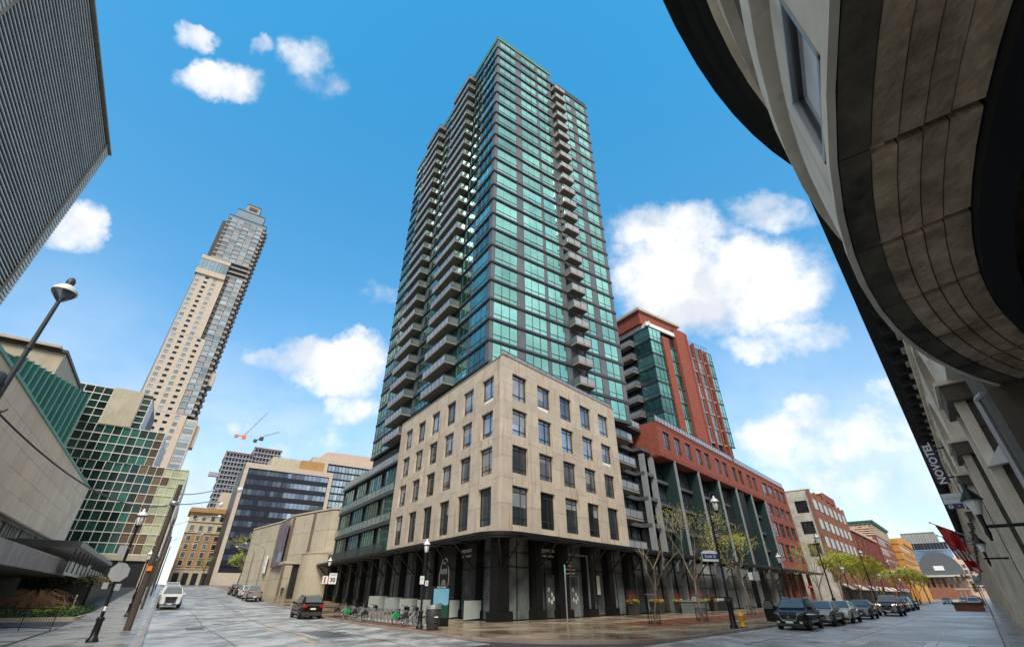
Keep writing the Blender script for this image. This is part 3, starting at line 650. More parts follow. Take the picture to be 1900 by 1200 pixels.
    # doors
    for x in (6.0, 9.6):
        b = MB()
        for a in (x, x + 1.35): b.box(fe, a, a + .1, .38, .5, .13, 3.3)
        b.box(fe, x, x + 1.45, .38, .5, 3.3, 3.42); b.box(fe, x + .1, x + 1.35, .43, .45, .2, 3.3, 1)
        d = b.put('door', ['silver' if x > 9 else 'frame', 'sglass'], R)
        one('handle', 'silver', fe, x + .2, x + .24, .3, .36, 1.0, 1.9, d)
        for k, (dx, zz) in enumerate(((.35, 2.1), (.8, 1.75), (.35, 1.35), (.75, 1.2), (1.0, 1.45))): one('notice', 'wsign', fe, x + dx, x + dx + .22, .40, .41, zz, zz + .3, d)
    one('banner', 'wsign', fe, 14.2, 14.75, .45, .47, 1.9, 3.5, R)
    # portal frame of pale steel round the second door
    b = MB(); b.box(fe, 8.95, 12.0, -.15, -.03, 5.0, 5.12); b.box(fe, 11.9, 12.0, -.15, -.03, .13, 5.0); b.put('door_surround', 'silver', R)
    for fr, x, rz in ((fe, 6.35, fe.rz), (fs, -6.1, fs.rz)):
        b = MB(); b.box(fr, x - 1.55, x + 1.55, .3, .42, 4.5, 5.75); b.put('sign_board', 'black', R)
        text('lettering', 'eggspectation', .50, 'wsign', R, fr.P(x, .27, 5.28), rz=rz, sx=.88)
        text('lettering', 'breakfast café bar', .26, 'wsign', R, fr.P(x, .27, 4.82), rz=rz, sx=.9)
    # painted board with the oval emblem
    x = -10.2; b = MB(); b.box(fs, x - 1.5, x + 1.5, .2, .35, .7, 5.7); P0 = b.put('mural_board', 'black', R)
    b = MB()
    oval = lambda rx, rz_, y0, cx, cz, n=26: [fs.P(cx + rx * cos(2 * pi * i / n) * (1 + .06 * cos(8 * pi * i / n)), y0, cz + rz_ * sin(2 * pi * i / n) * (1 + .03 * cos(12 * pi * i / n))) for i in range(n)]
    o1 = oval(1.0, 1.75, .19, x, 3.2); o2 = oval(.88, 1.62, .19, x, 3.2); n = len(o1)
    b.add(o1 + o2, [(i, (i + 1) % n, n + (i + 1) % n, n + i) for i in range(n)])
    for k in range(9):
        zz = 1.95 + k * .12; b.box(fs, x - .55 + .05 * abs(k - 4), x + .55 - .05 * abs(k - 4), .17, .19, zz, zz + .05)
    b.add(oval(.42, .6, .185, x, 2.5), [tuple(range(26))]); b.add(oval(.34, .52, .18, x, 2.5), [tuple(range(26))], 1)
    b.put('emblem', ['wsign', 'black'], R)
    text('lettering', 'RIVER', .62, 'wsign', R, fs.P(x, .17, 3.75), rz=fs.rz, sx=.8)
    text('lettering', 'THE', .28, 'wsign', R, fs.P(x, .17, 4.45), rz=fs.rz)
    one('strap_line', 'wsign', fs, x - .9, x + .9, .17, .19, 1.05, 1.15, R)
    # lettered panel beside the door
    for k, s_ in enumerate(('breakfast', 'omelettes', 'pancakes & crepes', 'burgers & salads')): text('lettering', s_, .22, 'wsign', R, fe.P(9.0, -.13, 4.45 - .3 * k), rz=fe.rz)
PODROWS = [(6.92, 10.1), (11.2, 13.7), (14.7, 17.2), (18.2, 20.87)]
podium_build()

def canopy():
    R = root('steel_canopy', 'long black steel canopy on diagonal brackets rounding the limestone corner', 'canopy', CORN + Vector((0, 0, 5.6)))
    n = MB(); D = 2.35
    # rounded corner plan: outer edge offset D from both faces
    cc = CORN
    # outer corner centre
    u1 = -fe.v; u2 = -fs.v
    pts = []
    a0 = atan2(u2.y, u2.x); a1 = atan2(u1.y, u1.x)
    while a1 < a0: a1 += 2 * pi
    for i in range(11):
        t = a0 + (a1 - a0) * i / 10; pts.append(cc + Vector((cos(t), sin(t), 0)) * D)
    outer = [fs.P(-51.0, -D)] + pts + [fe.P(103, -D)]
    inner = [fs.P(-51.0, .1)] + [cc] * len(pts) + [fe.P(103, .1)]
    def lay(name, m, z0, z1, f=1.0):
        b = MB(); O = [i + (o - i) * f for o, i in zip(outer, inner)]
        k = len(O); P = [Vector((p.x, p.y, z)) for z in (z0, z1) for p in O + inner]
        F = []
        for i in range(k - 1):
            F += [(i, k + i, k + i + 1, i + 1), (2 * k + i, 2 * k + i + 1, 3 * k + i + 1, 3 * k + i), (i, i + 1, 2 * k + i + 1, 2 * k + i)]
        b.add(P, F); return b.put(name, m, R)
    lay('deck', 'soff', 5.92, 5.99, .97)
    b = MB()
    for o0, o1 in zip(outer, outer[1:]):
        d = (o1 - o0).normalized(); m_ = Vector((-d.y, d.x, 0)) * .1
        for za, zb, w in ((5.80, 6.06, 1.0), (5.62, 5.70, .5)):
            q = [o0, o1, o1 + m_ * w, o0 + m_ * w]
            b.add([Vector((p.x, p.y, z)) for z in (za, zb) for p in q], [(0, 3, 2, 1), (4, 5, 6, 7), (0, 1, 5, 4), (1, 2, 6, 5), (2, 3, 7, 6), (3, 0, 4, 7)])
    b.put('edge_beam', 'black', R)
    b = MB()
    for k in range(1, 4):
        for o0, o1, i0, i1 in zip(outer, outer[1:], inner, inner[1:]):
            a = i0 + (o0 - i0) * k / 4; c = i1 + (o1 - i1) * k / 4
            if (a - c).length > .05: b.tube(a + Vector((0, 0, 5.87)), c + Vector((0, 0, 5.87)), .05, n=4)
    b.put('purlins', 'blk2', R)
    # brackets
    xs = [0.2, 4.6, 8.1, 12.35, 16.1, 20.1] + [24.3, 28.7, 33.0, 37.4, 46.1, 54.8, 63.5, 72.2, 80.9]
    sx = [4.15, 7.9, 12.4, 16.7, 20.9, 25.4, 30.2, 34.5, 39.2, 44.2, 49.3]
    def brk(fr, x):
        b = MB(); b.tube(fr.P(x, -.12, 3.75), fr.P(x, -2.2, 5.78), .075, n=6); b.tube(fr.P(x, -.1, 5.75), fr.P(x, -2.3, 5.80), .07, n=6)
        b.tube(fr.P(x, -.12, 4.9), fr.P(x, -.9, 5.7), .03, n=5); b.path([fr.P(x, -.15 - .55 * (1 - cos(t * pi / 8)), 4.9 + .7 * sin(t * pi / 8)) for t in range(5)], .025, 5)
        b.put('bracket', 'black', R)
    for x in xs: brk(fe, x)
    for x in sx: brk(fs, -x)
    b = MB()
    for k in (-1, 1): pass
    m = cc + (u1 + u2).normalized() * .1
    b.tube(m + Vector((0, 0, 3.75)), cc + (u1 + u2).normalized() * 2.2 + Vector((0, 0, 5.8)), .075); b.put('bracket', 'black', R)
canopy()

# ------------------------------------------------------------------ glazed wing up the left-hand street
def glazed_wing():
    x1 = -26.12; x0 = -51.0
    R = root('glazed_low_wing', 'low green glazed wing with balconies left of the limestone block', 'building', fs.P(x0, 0))
    b = MB(); b.box(fs, x0 + .1, x1, .55, 9, 6.0, 17.3); b.put('core', 'dark', R)
    levels = [6.15, 9.9, 13.6]
    for k, z in enumerate(levels):
        b = MB(); b.box(fs, x0, x1, -.12, .7, z - .28, z + .12); b.put('floor_band', 'conc' if k == 0 else 'gframe', R)
        x = x1 - .15; seq = [(4.6, 1), (1.5, 0), (5.2, 1), (1.5, 0), (4.6, 1), (1.6, 0), (4.9, 1), (.8, 1)]
        for w, g in seq:
            xa = x - w
            if g: win(R, fs, xa, .2, z + .12, w - .1, 3.25, [i / max(1, round(w / 1.15)) for i in range(1, max(1, round(w / 1.15)))], (.3,), 'gframe', 'teal2', d=.12)
            else: one('loggia', 'dark', fs, xa, xa + w - .1, .45, .5, z + .12, z + 3.4, R)
            x = xa
        # rail
        b = MB(); yy = -.1 if k else -.9
        nb = 100
        if k == 0:
            b.box(fs, x0, x1 - .1, -1.0, .2, z - .2, z + .08, 1)
        for i in range(nb):
            xx = x0 + (x1 - x0) * i / nb
            if k == 0: b.box(fs, xx, xx + .05, yy, yy + .04, z + .1, z + 1.2, 0)
        b.box(fs, x0, x1 - .1, yy - .01, yy + .06, z + 1.16, z + 1.22, 0)
        if k:
            for i in range(14):
                xx = x0 + (x1 - x0) * i / 14; b.box(fs, xx, xx + .06, yy - .01, yy + .05, z + .1, z + 1.2, 0)
            b.box(fs, x0, x1 - .1, yy + .01, yy + .03, z + .2, z + 1.1, 2)
        b.put('railing', ['gframe', 'conc', 'railc'], R)
    b = MB(); b.box(fs, x0 - .1, x1, -.2, 9, 17.2, 17.5); b.put('roof_slab', 'gframe', R)
    b = MB()
    for i in range(26): xx = x0 + (x1 - x0) * i / 26; b.box(fs, xx, xx + .05, .0, .05, 17.5, 18.7, 0); b.box(fs, xx + .08, xx + .9, .01, .03, 17.6, 18.6, 1)
    b.put('roof_rail', ['gframe', 'rail'], R)
    b = MB(); b.box(fs, x0 - .02, x0 + .12, .1, 9, 6.0, 17.2); b.put('end_wall', 'gframe', R)
    b = MB(); b.box(fs, x0 - .4, x0 + .4, .0, 1.0, .3, 5.9); b.put('end_pier', 'bconc', R)
    b = MB(); b.box(fs, x0 + .6, x0 + 4.5, .95, 1.0, 4.6, 5.2); b.put('lobby_light', 'warm', R)
glazed_wing()

# ------------------------------------------------------------------ recess and brick podium along the right-hand street
def brick_podium():
    al0, al1, al2 = 62.3, 110.2, 130.0
    Y0 = 27.34
    R = root('red_brick_podium', 'red brick block carried over dark glazed bays with slim pale fins', 'building', FE.P(al0, Y0))
    fr = Fr(YE, FE.P(0, Y0, 0))
    # recessed bay beside the limestone corner
    b = MB(); b.box(fr, 49.9, 62.5, 4.4, 5, 6.1, 22.6); b.box(fr, 59.6, al1 + .2, 2.9, 3.4, 6.1, 19.0); b.box(fr, 49.9, 130, 5.0, 12, 6, 23.4); b.put('core', 'dark', R)
    zs = [6.2, 9.7, 13.05, 16.35, 19.7]
    for k, z in enumerate(zs):
        b = MB(); b.box(fr, 49.85, 59.6, 3.0, 4.6, z - .2, z + .25); b.box(fr, 59.4, 62.4, 1.6, 4.6, z - .2, z + .25) if k < 5 else None
        b.put('floor_band', 'grey', R)
        win(R, fr, 50.2, 3.7, z + .25, 4.6, 2.95, (.33, .66), (.28,), 'gframe', 'gdark', d=.14)
        win(R, fr, 55.1, 3.5, z + .25, 4.2, 2.95, (.5,), (.28, .6), 'gframe', 'gdark', d=.14)
        o = MB(); o.box(fr, 51.6, 56.4, 1.2, 3.1, z + .05, z + .25); ob = o.put('balcony', 'conc', R)
        g = MB(); g.box(fr, 51.65, 56.35, 1.22, 1.25, z + .35, z + 1.2, 1); g.box(fr, 51.6, 56.4, 1.2, 1.26, z + 1.2, z + 1.27, 0)
        for xx in (51.6, 53.2, 54.8, 56.34): g.box(fr, xx, xx + .06, 1.19, 1.27, z + .25, z + 1.27, 0)
        g.box(fr, 51.6, 51.64, 1.2, 3.1, z + .35, z + 1.2, 1); g.put('railing', ['gframe', 'rail'], ob)
    b = MB(); b.box(fr, 49.8, 62.4, 2.6, 6, 22.85, 23.3); b.put('roof_slab', 'gframe', R)
    b = MB(); b.box(fr, 49.9, 62.3, 2.7, 2.74, 23.4, 24.3, 1); [b.box(fr, 49.9 + i * 1.37, 49.96 + i * 1.37, 2.68, 2.76, 23.3, 24.35, 0) for i in range(10)]; b.put('roof_rail', ['gframe', 'rail'], R)
    for x in (59.45, 62.2): one('column', 'sconc', fr, x, x + .3, 1.4, 2.2, 6.1, 19.0, R)
    # dark bays and fins
    bays = [62.5 + 8.7 * i for i in range(6)]
    fx = [57.8 + 8.72 * i for i in range(7)]
    for i, x in enumerate(fx):
        if x < 59: continue
        o = MB(); o.box(fr, x, x + .34, -.02, .22, 6.2, 19.0, 0); o.box(fr, x + .04, x + .30, .22, 2.9, 6.2, 19.0, 1); o.put('fin', ['sconc', 'dteal'], R)
    for i, x in enumerate(fx[:-1]):
        xa = max(x + .4, 62.6); w = x + 8.6 - xa
        for k in range(4):
            z = 6.3 + 3.18 * k
            nW = 2 if w > 5 else 1
            one('floor_band', 'grey', fr, xa, xa + w, 1.5, 2.9, z - .18, z + .22, R)
            for j in range(nW):
                ww_ = w / nW - .35
                o = win(R, fr, xa + .15 + j * w / nW, 1.9 if j else 2.2, z + .22, ww_, 2.7, (.5,), (.3,), 'gframe', 'gdark', d=.12)
                g = MB(); xx = xa + .3 + j * w / nW; yy = 1.45
                g.box(fr, xx, xx + ww_ * .55, yy, yy + .03, z + .25, z + 1.3, 1); g.box(fr, xx - .03, xx, yy - .02, yy + .05, z + .2, z + 1.35, 0); g.box(fr, xx + ww_ * .55, xx + ww_ * .55 + .03, yy - .02, yy + .05, z + .2, z + 1.35, 0); g.box(fr, xx, xx + ww_ * .55, yy - .02, yy + .05, z + 1.3, z + 1.35, 0)
                g.put('railing', ['gframe', 'rail'], o)
    # brick box: wall with real openings (piers and bands)
    zt, zb, s0, s1 = 24.1, 19.0, 20.35, 23.05
    wx = [64.0, 67.5, 71.3] + [75.6 + 8.72 * j / 2 + (0 if j % 2 == 0 else -.5) for j in range(8)]
    wx = [64.1, 68.0, 72.0, 76.4, 79.9, 84.8, 88.3, 93.2, 96.7, 101.6, 105.1]
    wlow = [111.4 + 4.6 * i for i in range(4)]
    W = 2.2
    allw = wx + wlow
    b = MB(); b.box(fr, al0, al2, 0, .4, zb, s0); b.box(fr, al0, al2, 0, .4, s1, zt)
    ed = [al0] + [v for w in allw for v in (w, w + (W if w < 110 else 3.6))] + [al2]
    for i in range(0, len(ed) - 1, 2): b.box(fr, ed[i], ed[i + 1], .001, .4, s0, s1)
    b.box(fr, al0, al0 + .4, .4, 6, zb, zt); b.box(fr, al0, al1 + .2, .4, 3.3, zb - .002, zb + .25)
    b.put('brick_wall', 'brick', R)
    b = MB(); b.box(fr, al0 - .04, al2, -.05, .0, 23.72, 23.84); b.box(fr, al0 - .06, al2 + .1, -.08, .45, zt, zt + .14); b.box(fr, al0, al2, -.03, 0, 19.35, 19.45); b.put('string_course', 'brick', R)
    # lower storeys of the far part
    zz = [6.1, 7.75, 11.05, 12.35, 15.2, 16.35, 19.0]
    b = MB()
    for a, c in ((6.1, 7.75), (11.1, 12.35), (15.15, 16.4), (18.75, 19.0)): b.box(fr, al1, al2, 0, .4, a, c)
    e2 = [al1] + [v for w in wlow for v in (w, w + 3.6)] + [al2]
    for i in range(0, len(e2) - 1, 2): b.box(fr, e2[i], e2[i + 1], .001, .4, 6.1, 19.0)
    b.box(fr, al1, al1 + .4, .4, 3.3, 6.1, 19); b.put('brick_wall', 'brick', R)
    for a, c in ((7.75, 11.1), (12.35, 15.15), (16.4, 18.75)):
        for w in wlow: win(R, fr, w, .18, a, 3.6, c - a, (.5,), (.25,), 'frame', 'gdark' if a < 15 else 'gstone', t=.12)
    for w in wx: win(R, fr, w, .2, s0, W, s1 - s0, (.55,), (.2,), 'frame', 'gstone', t=.07)
    for w in wlow: win(R, fr, w, .2, s0, 3.6, s1 - s0, (.5,), (.2,), 'frame', 'gstone', t=.10)
    b = MB()
    for i in range(62): x = al0 + .1 + i * 1.09; b.box(fr, x, x + .06, .1, .16, zt + .14, zt + 1.15, 0); b.box(fr, x + .1, x + 1.0, .12, .14, zt + .22, zt + 1.05, 1)
    b.box(fr, al0, al2, .1, .16, zt + 1.12, zt + 1.18, 0); b.box(fr, al0 - .05, al0 + .0, .1, 5, zt + 1.1, zt + 1.16, 0); b.put('roof_rail', ['gframe', 'rail'], R)
    # ground floor: dark shopfronts
    bx = 50.1
    cols = [(49.9, .5), (54.2, .4), (58.6, .4), (62.8, .5), (66.5, .35), (75.2, .35), (83.9, .35), (92.6, .35), (101.3, .35), (110.1, .9), (116, .9), (122, .9), (128.5, .9)]
    for i, (x, w) in enumerate(cols):
        o = one('column', 'silver' if 1 <= i <= 8 else ('blk2' if i < 1 else 'brick'), fr, x, x + w * .55, -.1, .5, .13, 5.9, R)
    for (x, w), (x2, _) in zip(cols, cols[1:]):
        a, c = x + w * .6, x2 - .02
        win(R, fr, a, 1.2, .13, c - a, 5.7, [.33, .66] if c - a > 4 else (.5,), (.45, .75), 'black', 'sglass', name='shopfront', t=.1)
    text('lettering', "JOE'S KETCH", .42, 'wsign', R, fr.P(69.5, -1.5, 1.35), rz=fr.rz)
    o = one('terrace_screen', 'black', fr, 66.5, 74, -1.45, -1.35, .13, 1.7, R)
brick_podium()
for i, x in enumerate((47.0, 52.2, 57.5, 61.6, 64.2, 67.5)):
    lab = ['tall black planter of red grass in front of the limestone corner shopfront', 'wide black planter with red plume grass behind the bare young sapling', 'black planter with yellow trailing edge just left of the utility cabinet', 'black planter of orange red grass right behind the big street tree', 'black planter of orange grass behind the blue street sign', 'black planter with yellow trailing flowers, furthest right of the shopfront row'][i]
    R = root('planter', lab, 'planter', FE.P(x, 26.2, .15), 'black planters along the shopfronts', FE.rz)
    w = .5 if i != 1 else 1.0
    b = MB(); b.add([Vector((sx * w * k, sy * .42 * k, z)) for z, k in ((0, .82), (1.15, 1)) for sx, sy in ((-1, -1), (1, -1), (1, 1), (-1, 1))], [(0, 3, 2, 1), (4, 5, 6, 7), (0, 1, 5, 4), (1, 2, 6, 5), (2, 3, 7, 6), (3, 0, 4, 7)])
    place('pot', b.mesh('pot', ['blk2']), R, (0, 0, 0), local=True)
    b = MB(); rnd = random.Random(i)
    for k in range(110):
        x0, y0 = rnd.uniform(-w * .8, w * .8), rnd.uniform(-.3, .3); h = rnd.uniform(.5, 1.35); dx, dy = x0 * .5 + rnd.uniform(-.15, .15), y0 * .6 + rnd.uniform(-.15, .15)
        b.quad([(x0, y0, 1.1), (x0 + .03, y0, 1.1), (x0 + dx, y0 + dy, 1.1 + h)], 0)
    place('red_grass', b.mesh('red_grass', ['redg']), R, (0, 0, 0), local=True)['kind'] = 'stuff'
    b = MB()
    for k in range(260):
        a = rnd.uniform(0, 2 * pi); r = rnd.uniform(.6, 1.35); x0, y0 = cos(a) * w * r, sin(a) * .42 * r; z = rnd.uniform(1.0, 1.32)
        s = rnd.uniform(.04, .09); b.quad([(x0 - s, y0, z), (x0, y0 + s, z + s * .5), (x0 + s, y0, z + s * rnd.uniform(-1, 1)), (x0, y0 - s, z)], 0)
    place('trailing_plant', b.mesh('trailing_plant', ['yelg']), R, (0, 0, 0), local=True)['kind'] = 'stuff'

# ------------------------------------------------------------------ brick and glass tower behind
def back_tower():
    Cn = FT.P(67.2, 49.4)
    R = root('brick_and_glass_tower', 'red brick and aqua glass residential tower rising behind the brick podium', 'apartment tower', Cn)
    f = Fr(YS + 90, Cn); g = Fr(YS + 180, Cn)     # f: right along the front; g: x negative = away along the left side
    zt = 49.2; FH = 3.06; n = 9; zb = zt - FH * n
    b = MB(); b.box(f, .4, 20.6, .5, 18, 0, zt - .4); b.put('core', 'dark', R)
    for k in range(n):
        z = zt - FH * (k + 1)
        b = MB(); b.box(f, -.08, 3.8, -.08, .3, z - .05, z + .22); b.box(g, -9, .08, -.08, .3, z - .05, z + .22); b.box(f, 5.7, 8.4, .2, .4, z - .05, z + .22); b.put('floor_band', 'gframe', R)
        win(R, f, .1, 0, z + .22, 3.65, FH - .3, (.33, .66), (.27,), 'gframe', 'teal' if k == 0 else 'teal2', d=.14)
        win(R, g, -4.0, 0, z + .22, 3.9, FH - .3, (.33, .66), (.27,), 'gframe', 'teal' if k % 2 == 0 else 'teal2', d=.14)
        if k > 0: win(R, f, 5.75, .3, z + .22, 2.6, FH - .3, (.5,), (.27,), 'gframe', 'teal2' if k % 2 else 'teal', d=.14)
        o = one('balcony', 'conc', g, -8.8, -4.1, -1.5, .3, z - .05, z + .2, R)
        b = MB(); b.box(g, -8.7, -4.2, -1.46, -1.43, z + .3, z + 1.2, 0); b.box(g, -8.8, -4.1, -1.5, -1.44, z + 1.2, z + 1.26, 1); b.box(g, -4.15, -4.1, -1.5, .2, z + .3, z + 1.26, 2); b.put('railing', ['rail', 'gframe', 'cglass'], o)
        one('balcony_doors', 'gdark', g, -9, -4.1, .2, .3, z + .22, z + FH - .1, R)
        if z < 24.8: continue
        for x0, w, gm in ((12.35, 2.25, 'gstone'), (15.1, 2.0, 'gstone')): win(R, f, x0, .25, z - .2, w, FH - .35, (.5,), (.3,), 'sconc', gm, d=.12)
        win(R, f, 17.5, .25, z - .2, 1.4, FH - .35, (), (.3,), 'sconc', 'gdark', d=.12)
        one('floor_band', 'sconc', f, 12.3, 18.8, .15, .4, z - .52, z - .2, R)
        win(R, f, 19.1, 0, z - .3, 1.85, FH - .25, (.5,), (.27,), 'gframe', 'teal', d=.14)
        one('floor_band', 'gframe', f, 19.05, 21.0, -.06, .2, z - .55, z - .3, R)
    for x0, x1, y0, y1, zz in ((3.8, 5.7, -.3, .6, 47.9), (8.4, 11.85, -.3, .6, 51.3), (11.85, 12.35, -.5, .6, 51.0), (14.6, 15.05, -.12, .6, 49.6), (17.1, 17.45, -.1, .6, 49.0), (18.6, 19.0, -.15, .6, 48.2)):
        one('brick_pier', 'brick', f, x0, x1, y0, y1, 14 if x1 < 9 else 24.2, zz, R)
    b = MB(); b.box(f, -.5, 8.4, -.15, .2, zt, zt + .9); b.box(g, -9.5, .5, -.15, .2, zt + .001, zt + .9); b.put('upper_band', 'wsign', R)
    b = MB(); b.box(f, -.9, 11.6, 1.0, 12, zt + .9, zt + 3.9); b.put('plant_room', 'brick', R)
    b = MB(); b.box(f, -1.4, 12.1, .5, 13, zt + 3.9, zt + 4.5); b.put('cornice', 'beige', R)
    b = MB(); [b.box(f, 12.4 + i * .9, 12.45 + i * .9, .6, .66, zt - 1, zt + 1.2) for i in range(10)]; b.box(f, 12.4, 21, .6, .66, zt + 1.15, zt + 1.2); b.box(f, 12.3, 21, .3, 12, zt - .6, zt - .2); b.put('roof_rail', 'gframe', R)
back_tower()

# ------------------------------------------------------------------ hotel on the right: arcade, bowed corner, cornice
def hotel():
    R = root('stone_hotel', 'stone hotel with a tall arcade and a bowed corner bay overhanging the pavement', 'building', FE.P(14, -1.2))
    def P(al, e, z=0): return FE.P(al, -e, z)
    F = FE     # y = -e
    c_al, c_e = 5.2, 12.72
    def arc(r, t): return c_al + r * sin(t), c_e - r * cos(t)
    def ring(name, m, r0, r1, z0, z1, t0, t1, n=18, parent=R):
        b = MB(); pts = []
        for i in range(n + 1):
            t = t0 + (t1 - t0) * i / n; pts.append((arc(r0, t), arc(r1, t)))
        Q = [P(a[0][0], a[0][1], z0) for a in pts] + [P(a[1][0], a[1][1], z0) for a in pts] + [P(a[0][0], a[0][1], z1) for a in pts] + [P(a[1][0], a[1][1], z1) for a in pts]
        k = n + 1; Fc = []
        for i in range(n):
            Fc += [(i, i + 1, k + i + 1, k + i), (2 * k + i, 3 * k + i, 3 * k + i + 1, 2 * k + i + 1), (i, 2 * k + i, 2 * k + i + 1, i + 1), (k + i, k + i + 1, 3 * k + i + 1, 3 * k + i)]
        Fc += [(0, k, 3 * k, 2 * k), (n, 2 * k + n, 3 * k + n, k + n)]
        b.add(Q, Fc); return b.put(name, m, parent)
    D = radians
    t0, t1 = D(-34), D(25.5)
    # bowed wall, with an opening for the window between al 2.7 and 3.8
    ta, tb = math.asin((2.70 - c_al) / 12.5), math.asin((3.80 - c_al) / 12.5)
    ring('bow_wall', 'novo', 12.5, 12.15, 4.86, 6.30, t0, ta, 8); ring('bow_wall', 'novo', 12.5, 12.15, 4.86, 6.30, tb, t1, 14)
    ring('bow_wall', 'novo', 12.499, 12.15, 4.86, 5.04, ta, tb, 3); ring('bow_wall', 'novo', 12.499, 12.15, 5.93, 6.30, ta, tb, 3)
    ring('groove', 'corn', 12.30, 12.10, 6.30, 6.52, t0, t1)
    ring('belt_course', 'novo', 12.62, 12.1, 6.52, 6.98, t0, t1)
    ring('belt_course', 'novo', 12.54, 12.485, 4.79, 4.86, t0, t1)
    n = 14
    for i in range(n):
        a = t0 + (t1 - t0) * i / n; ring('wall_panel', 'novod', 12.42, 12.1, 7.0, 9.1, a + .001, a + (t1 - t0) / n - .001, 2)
    ring('frieze', 'novo', 12.58, 12.1, 9.12, 9.9, t0, t1); ring('frieze', 'novo', 12.70, 12.1, 9.9, 10.02, t0, t1)
    for r, z0, z1 in ((12.85, 10.02, 10.14), (13.05, 10.14, 10.3), (13.25, 10.3, 10.62)): ring('cornice', 'corn', r, 12.0, z0, z1, t0, t1)
    ring('cornice_lip', 'conc', 13.27, 13.24, 10.55, 10.62, t0, t1)
    # the window in the bow
    pa, pb = arc(12.45, ta), arc(12.45, tb); va = P(*pa); vb = P(*pb); d = vb - va; L = d.length
    f2 = Fr(math.degrees(atan2(d.x, d.y)), va)
    f2.v = Vector((-f2.u.y, f2.u.x, 0))
    # outward normal is towards the street (-e): frame y must point inward (+e)
    b = MB(); side = 1 if f2.v.dot(nE) > 0 else -1
    def bb(x0, x1, y0, y1, z0, z1, mi): b.box(f2, x0, x1, min(side * y0, side * y1), max(side * y0, side * y1), z0, z1, mi)
    for k, (g_, m_) in enumerate(((.0, 0), (.05, 1), (.09, 0))):
        y0 = -.06 + .04 * k
        bb(g_, L - g_, y0, y0 + .05, 5.04 + g_, 5.08 + g_, m_); bb(g_, L - g_, y0, y0 + .05, 5.89 - g_, 5.93 - g_, m_); bb(g_, g_ + .04, y0, y0 + .05, 5.04 + g_, 5.93 - g_, m_); bb(L - g_ - .04, L - g_, y0, y0 + .05, 5.04 + g_, 5.93 - g_, m_)
    bb(.1, L - .1, .04, .06, 5.14, 5.83, 2); b.put('window', ['gsign', 'frame', 'wglass'], R)
    # soffit: stepped bands of concrete panels, joints between them
    rad = [12.48, 12.26, 12.08, 11.92, 11.76, 11.56]
    for j in range(5):
        z = 4.80 + .012 * j
        nn = 9
        for i in range(nn):
            a = t0 + (t1 - t0) * i / nn + (.006 if j else 0); c = t0 + (t1 - t0) * (i + 1) / nn
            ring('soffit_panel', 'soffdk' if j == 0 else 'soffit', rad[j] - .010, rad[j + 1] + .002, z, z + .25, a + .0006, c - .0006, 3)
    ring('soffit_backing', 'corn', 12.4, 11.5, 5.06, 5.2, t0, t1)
    # inner lintel beyond the ring and the dark arcade ceiling
    ring('inner_lintel', 'corn', 11.55, 11.3, 4.75, 6.2, t0, t1)
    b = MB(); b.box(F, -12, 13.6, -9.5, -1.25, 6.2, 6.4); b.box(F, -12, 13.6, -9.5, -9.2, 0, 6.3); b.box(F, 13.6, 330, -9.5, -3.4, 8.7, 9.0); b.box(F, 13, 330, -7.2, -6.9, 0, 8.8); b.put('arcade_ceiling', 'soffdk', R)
    # pier where the bow meets the arcade
    b = MB(); b.box(F, 10.6, 12.4, -3.2, -1.25, .1, 10.0); b.put('bow_pier', 'novod', R)
    # arcade bays: piers, arches, imposts, courses
    pit = 6.2; x0 = 14.25; nb = 34
    FWb = Fr(YE, FE.P(0, -1.13))      # y negative = towards the street, positive is outside!; use -e explicitly
    for i in range(nb):
        x = x0 + pit * i; near = i < 10
        # pier built of deep courses
        if near:
            z = .13; hh = [.9, 1.0, 1.0, 1.0, 1.0, .60]
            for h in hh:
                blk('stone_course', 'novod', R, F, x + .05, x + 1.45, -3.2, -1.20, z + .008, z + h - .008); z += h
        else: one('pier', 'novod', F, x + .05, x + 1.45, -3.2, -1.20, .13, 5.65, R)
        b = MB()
        b.box(F, x, x + .16, -1.26, -1.06, .13, 5.65); b.box(F, x + 1.34, x + 1.5, -1.26, -1.06, .13, 5.65)
        b.box(F, x + .60, x + .68, -1.21, -1.12, .13, 5.65); b.box(F, x + .82, x + .90, -1.21, -1.12, .13, 5.65)
        b.put('pilaster', 'novo', R)
        b = MB(); b.box(F, x - .22, x + 1.72, -3.3, -.93, 5.65, 6.02, 0); b.box(F, x - .3, x + 1.8, -3.3, -.86, 6.02, 6.12, 1); b.put('impost', ['novod', 'novo'], R)
        # arch wall between pier i and i+1
        xa, xb = x + 1.5, x + pit; cx = (xa + xb) / 2; rr = (xb - xa) / 2; na = 14 if near else 8
        b = MB()
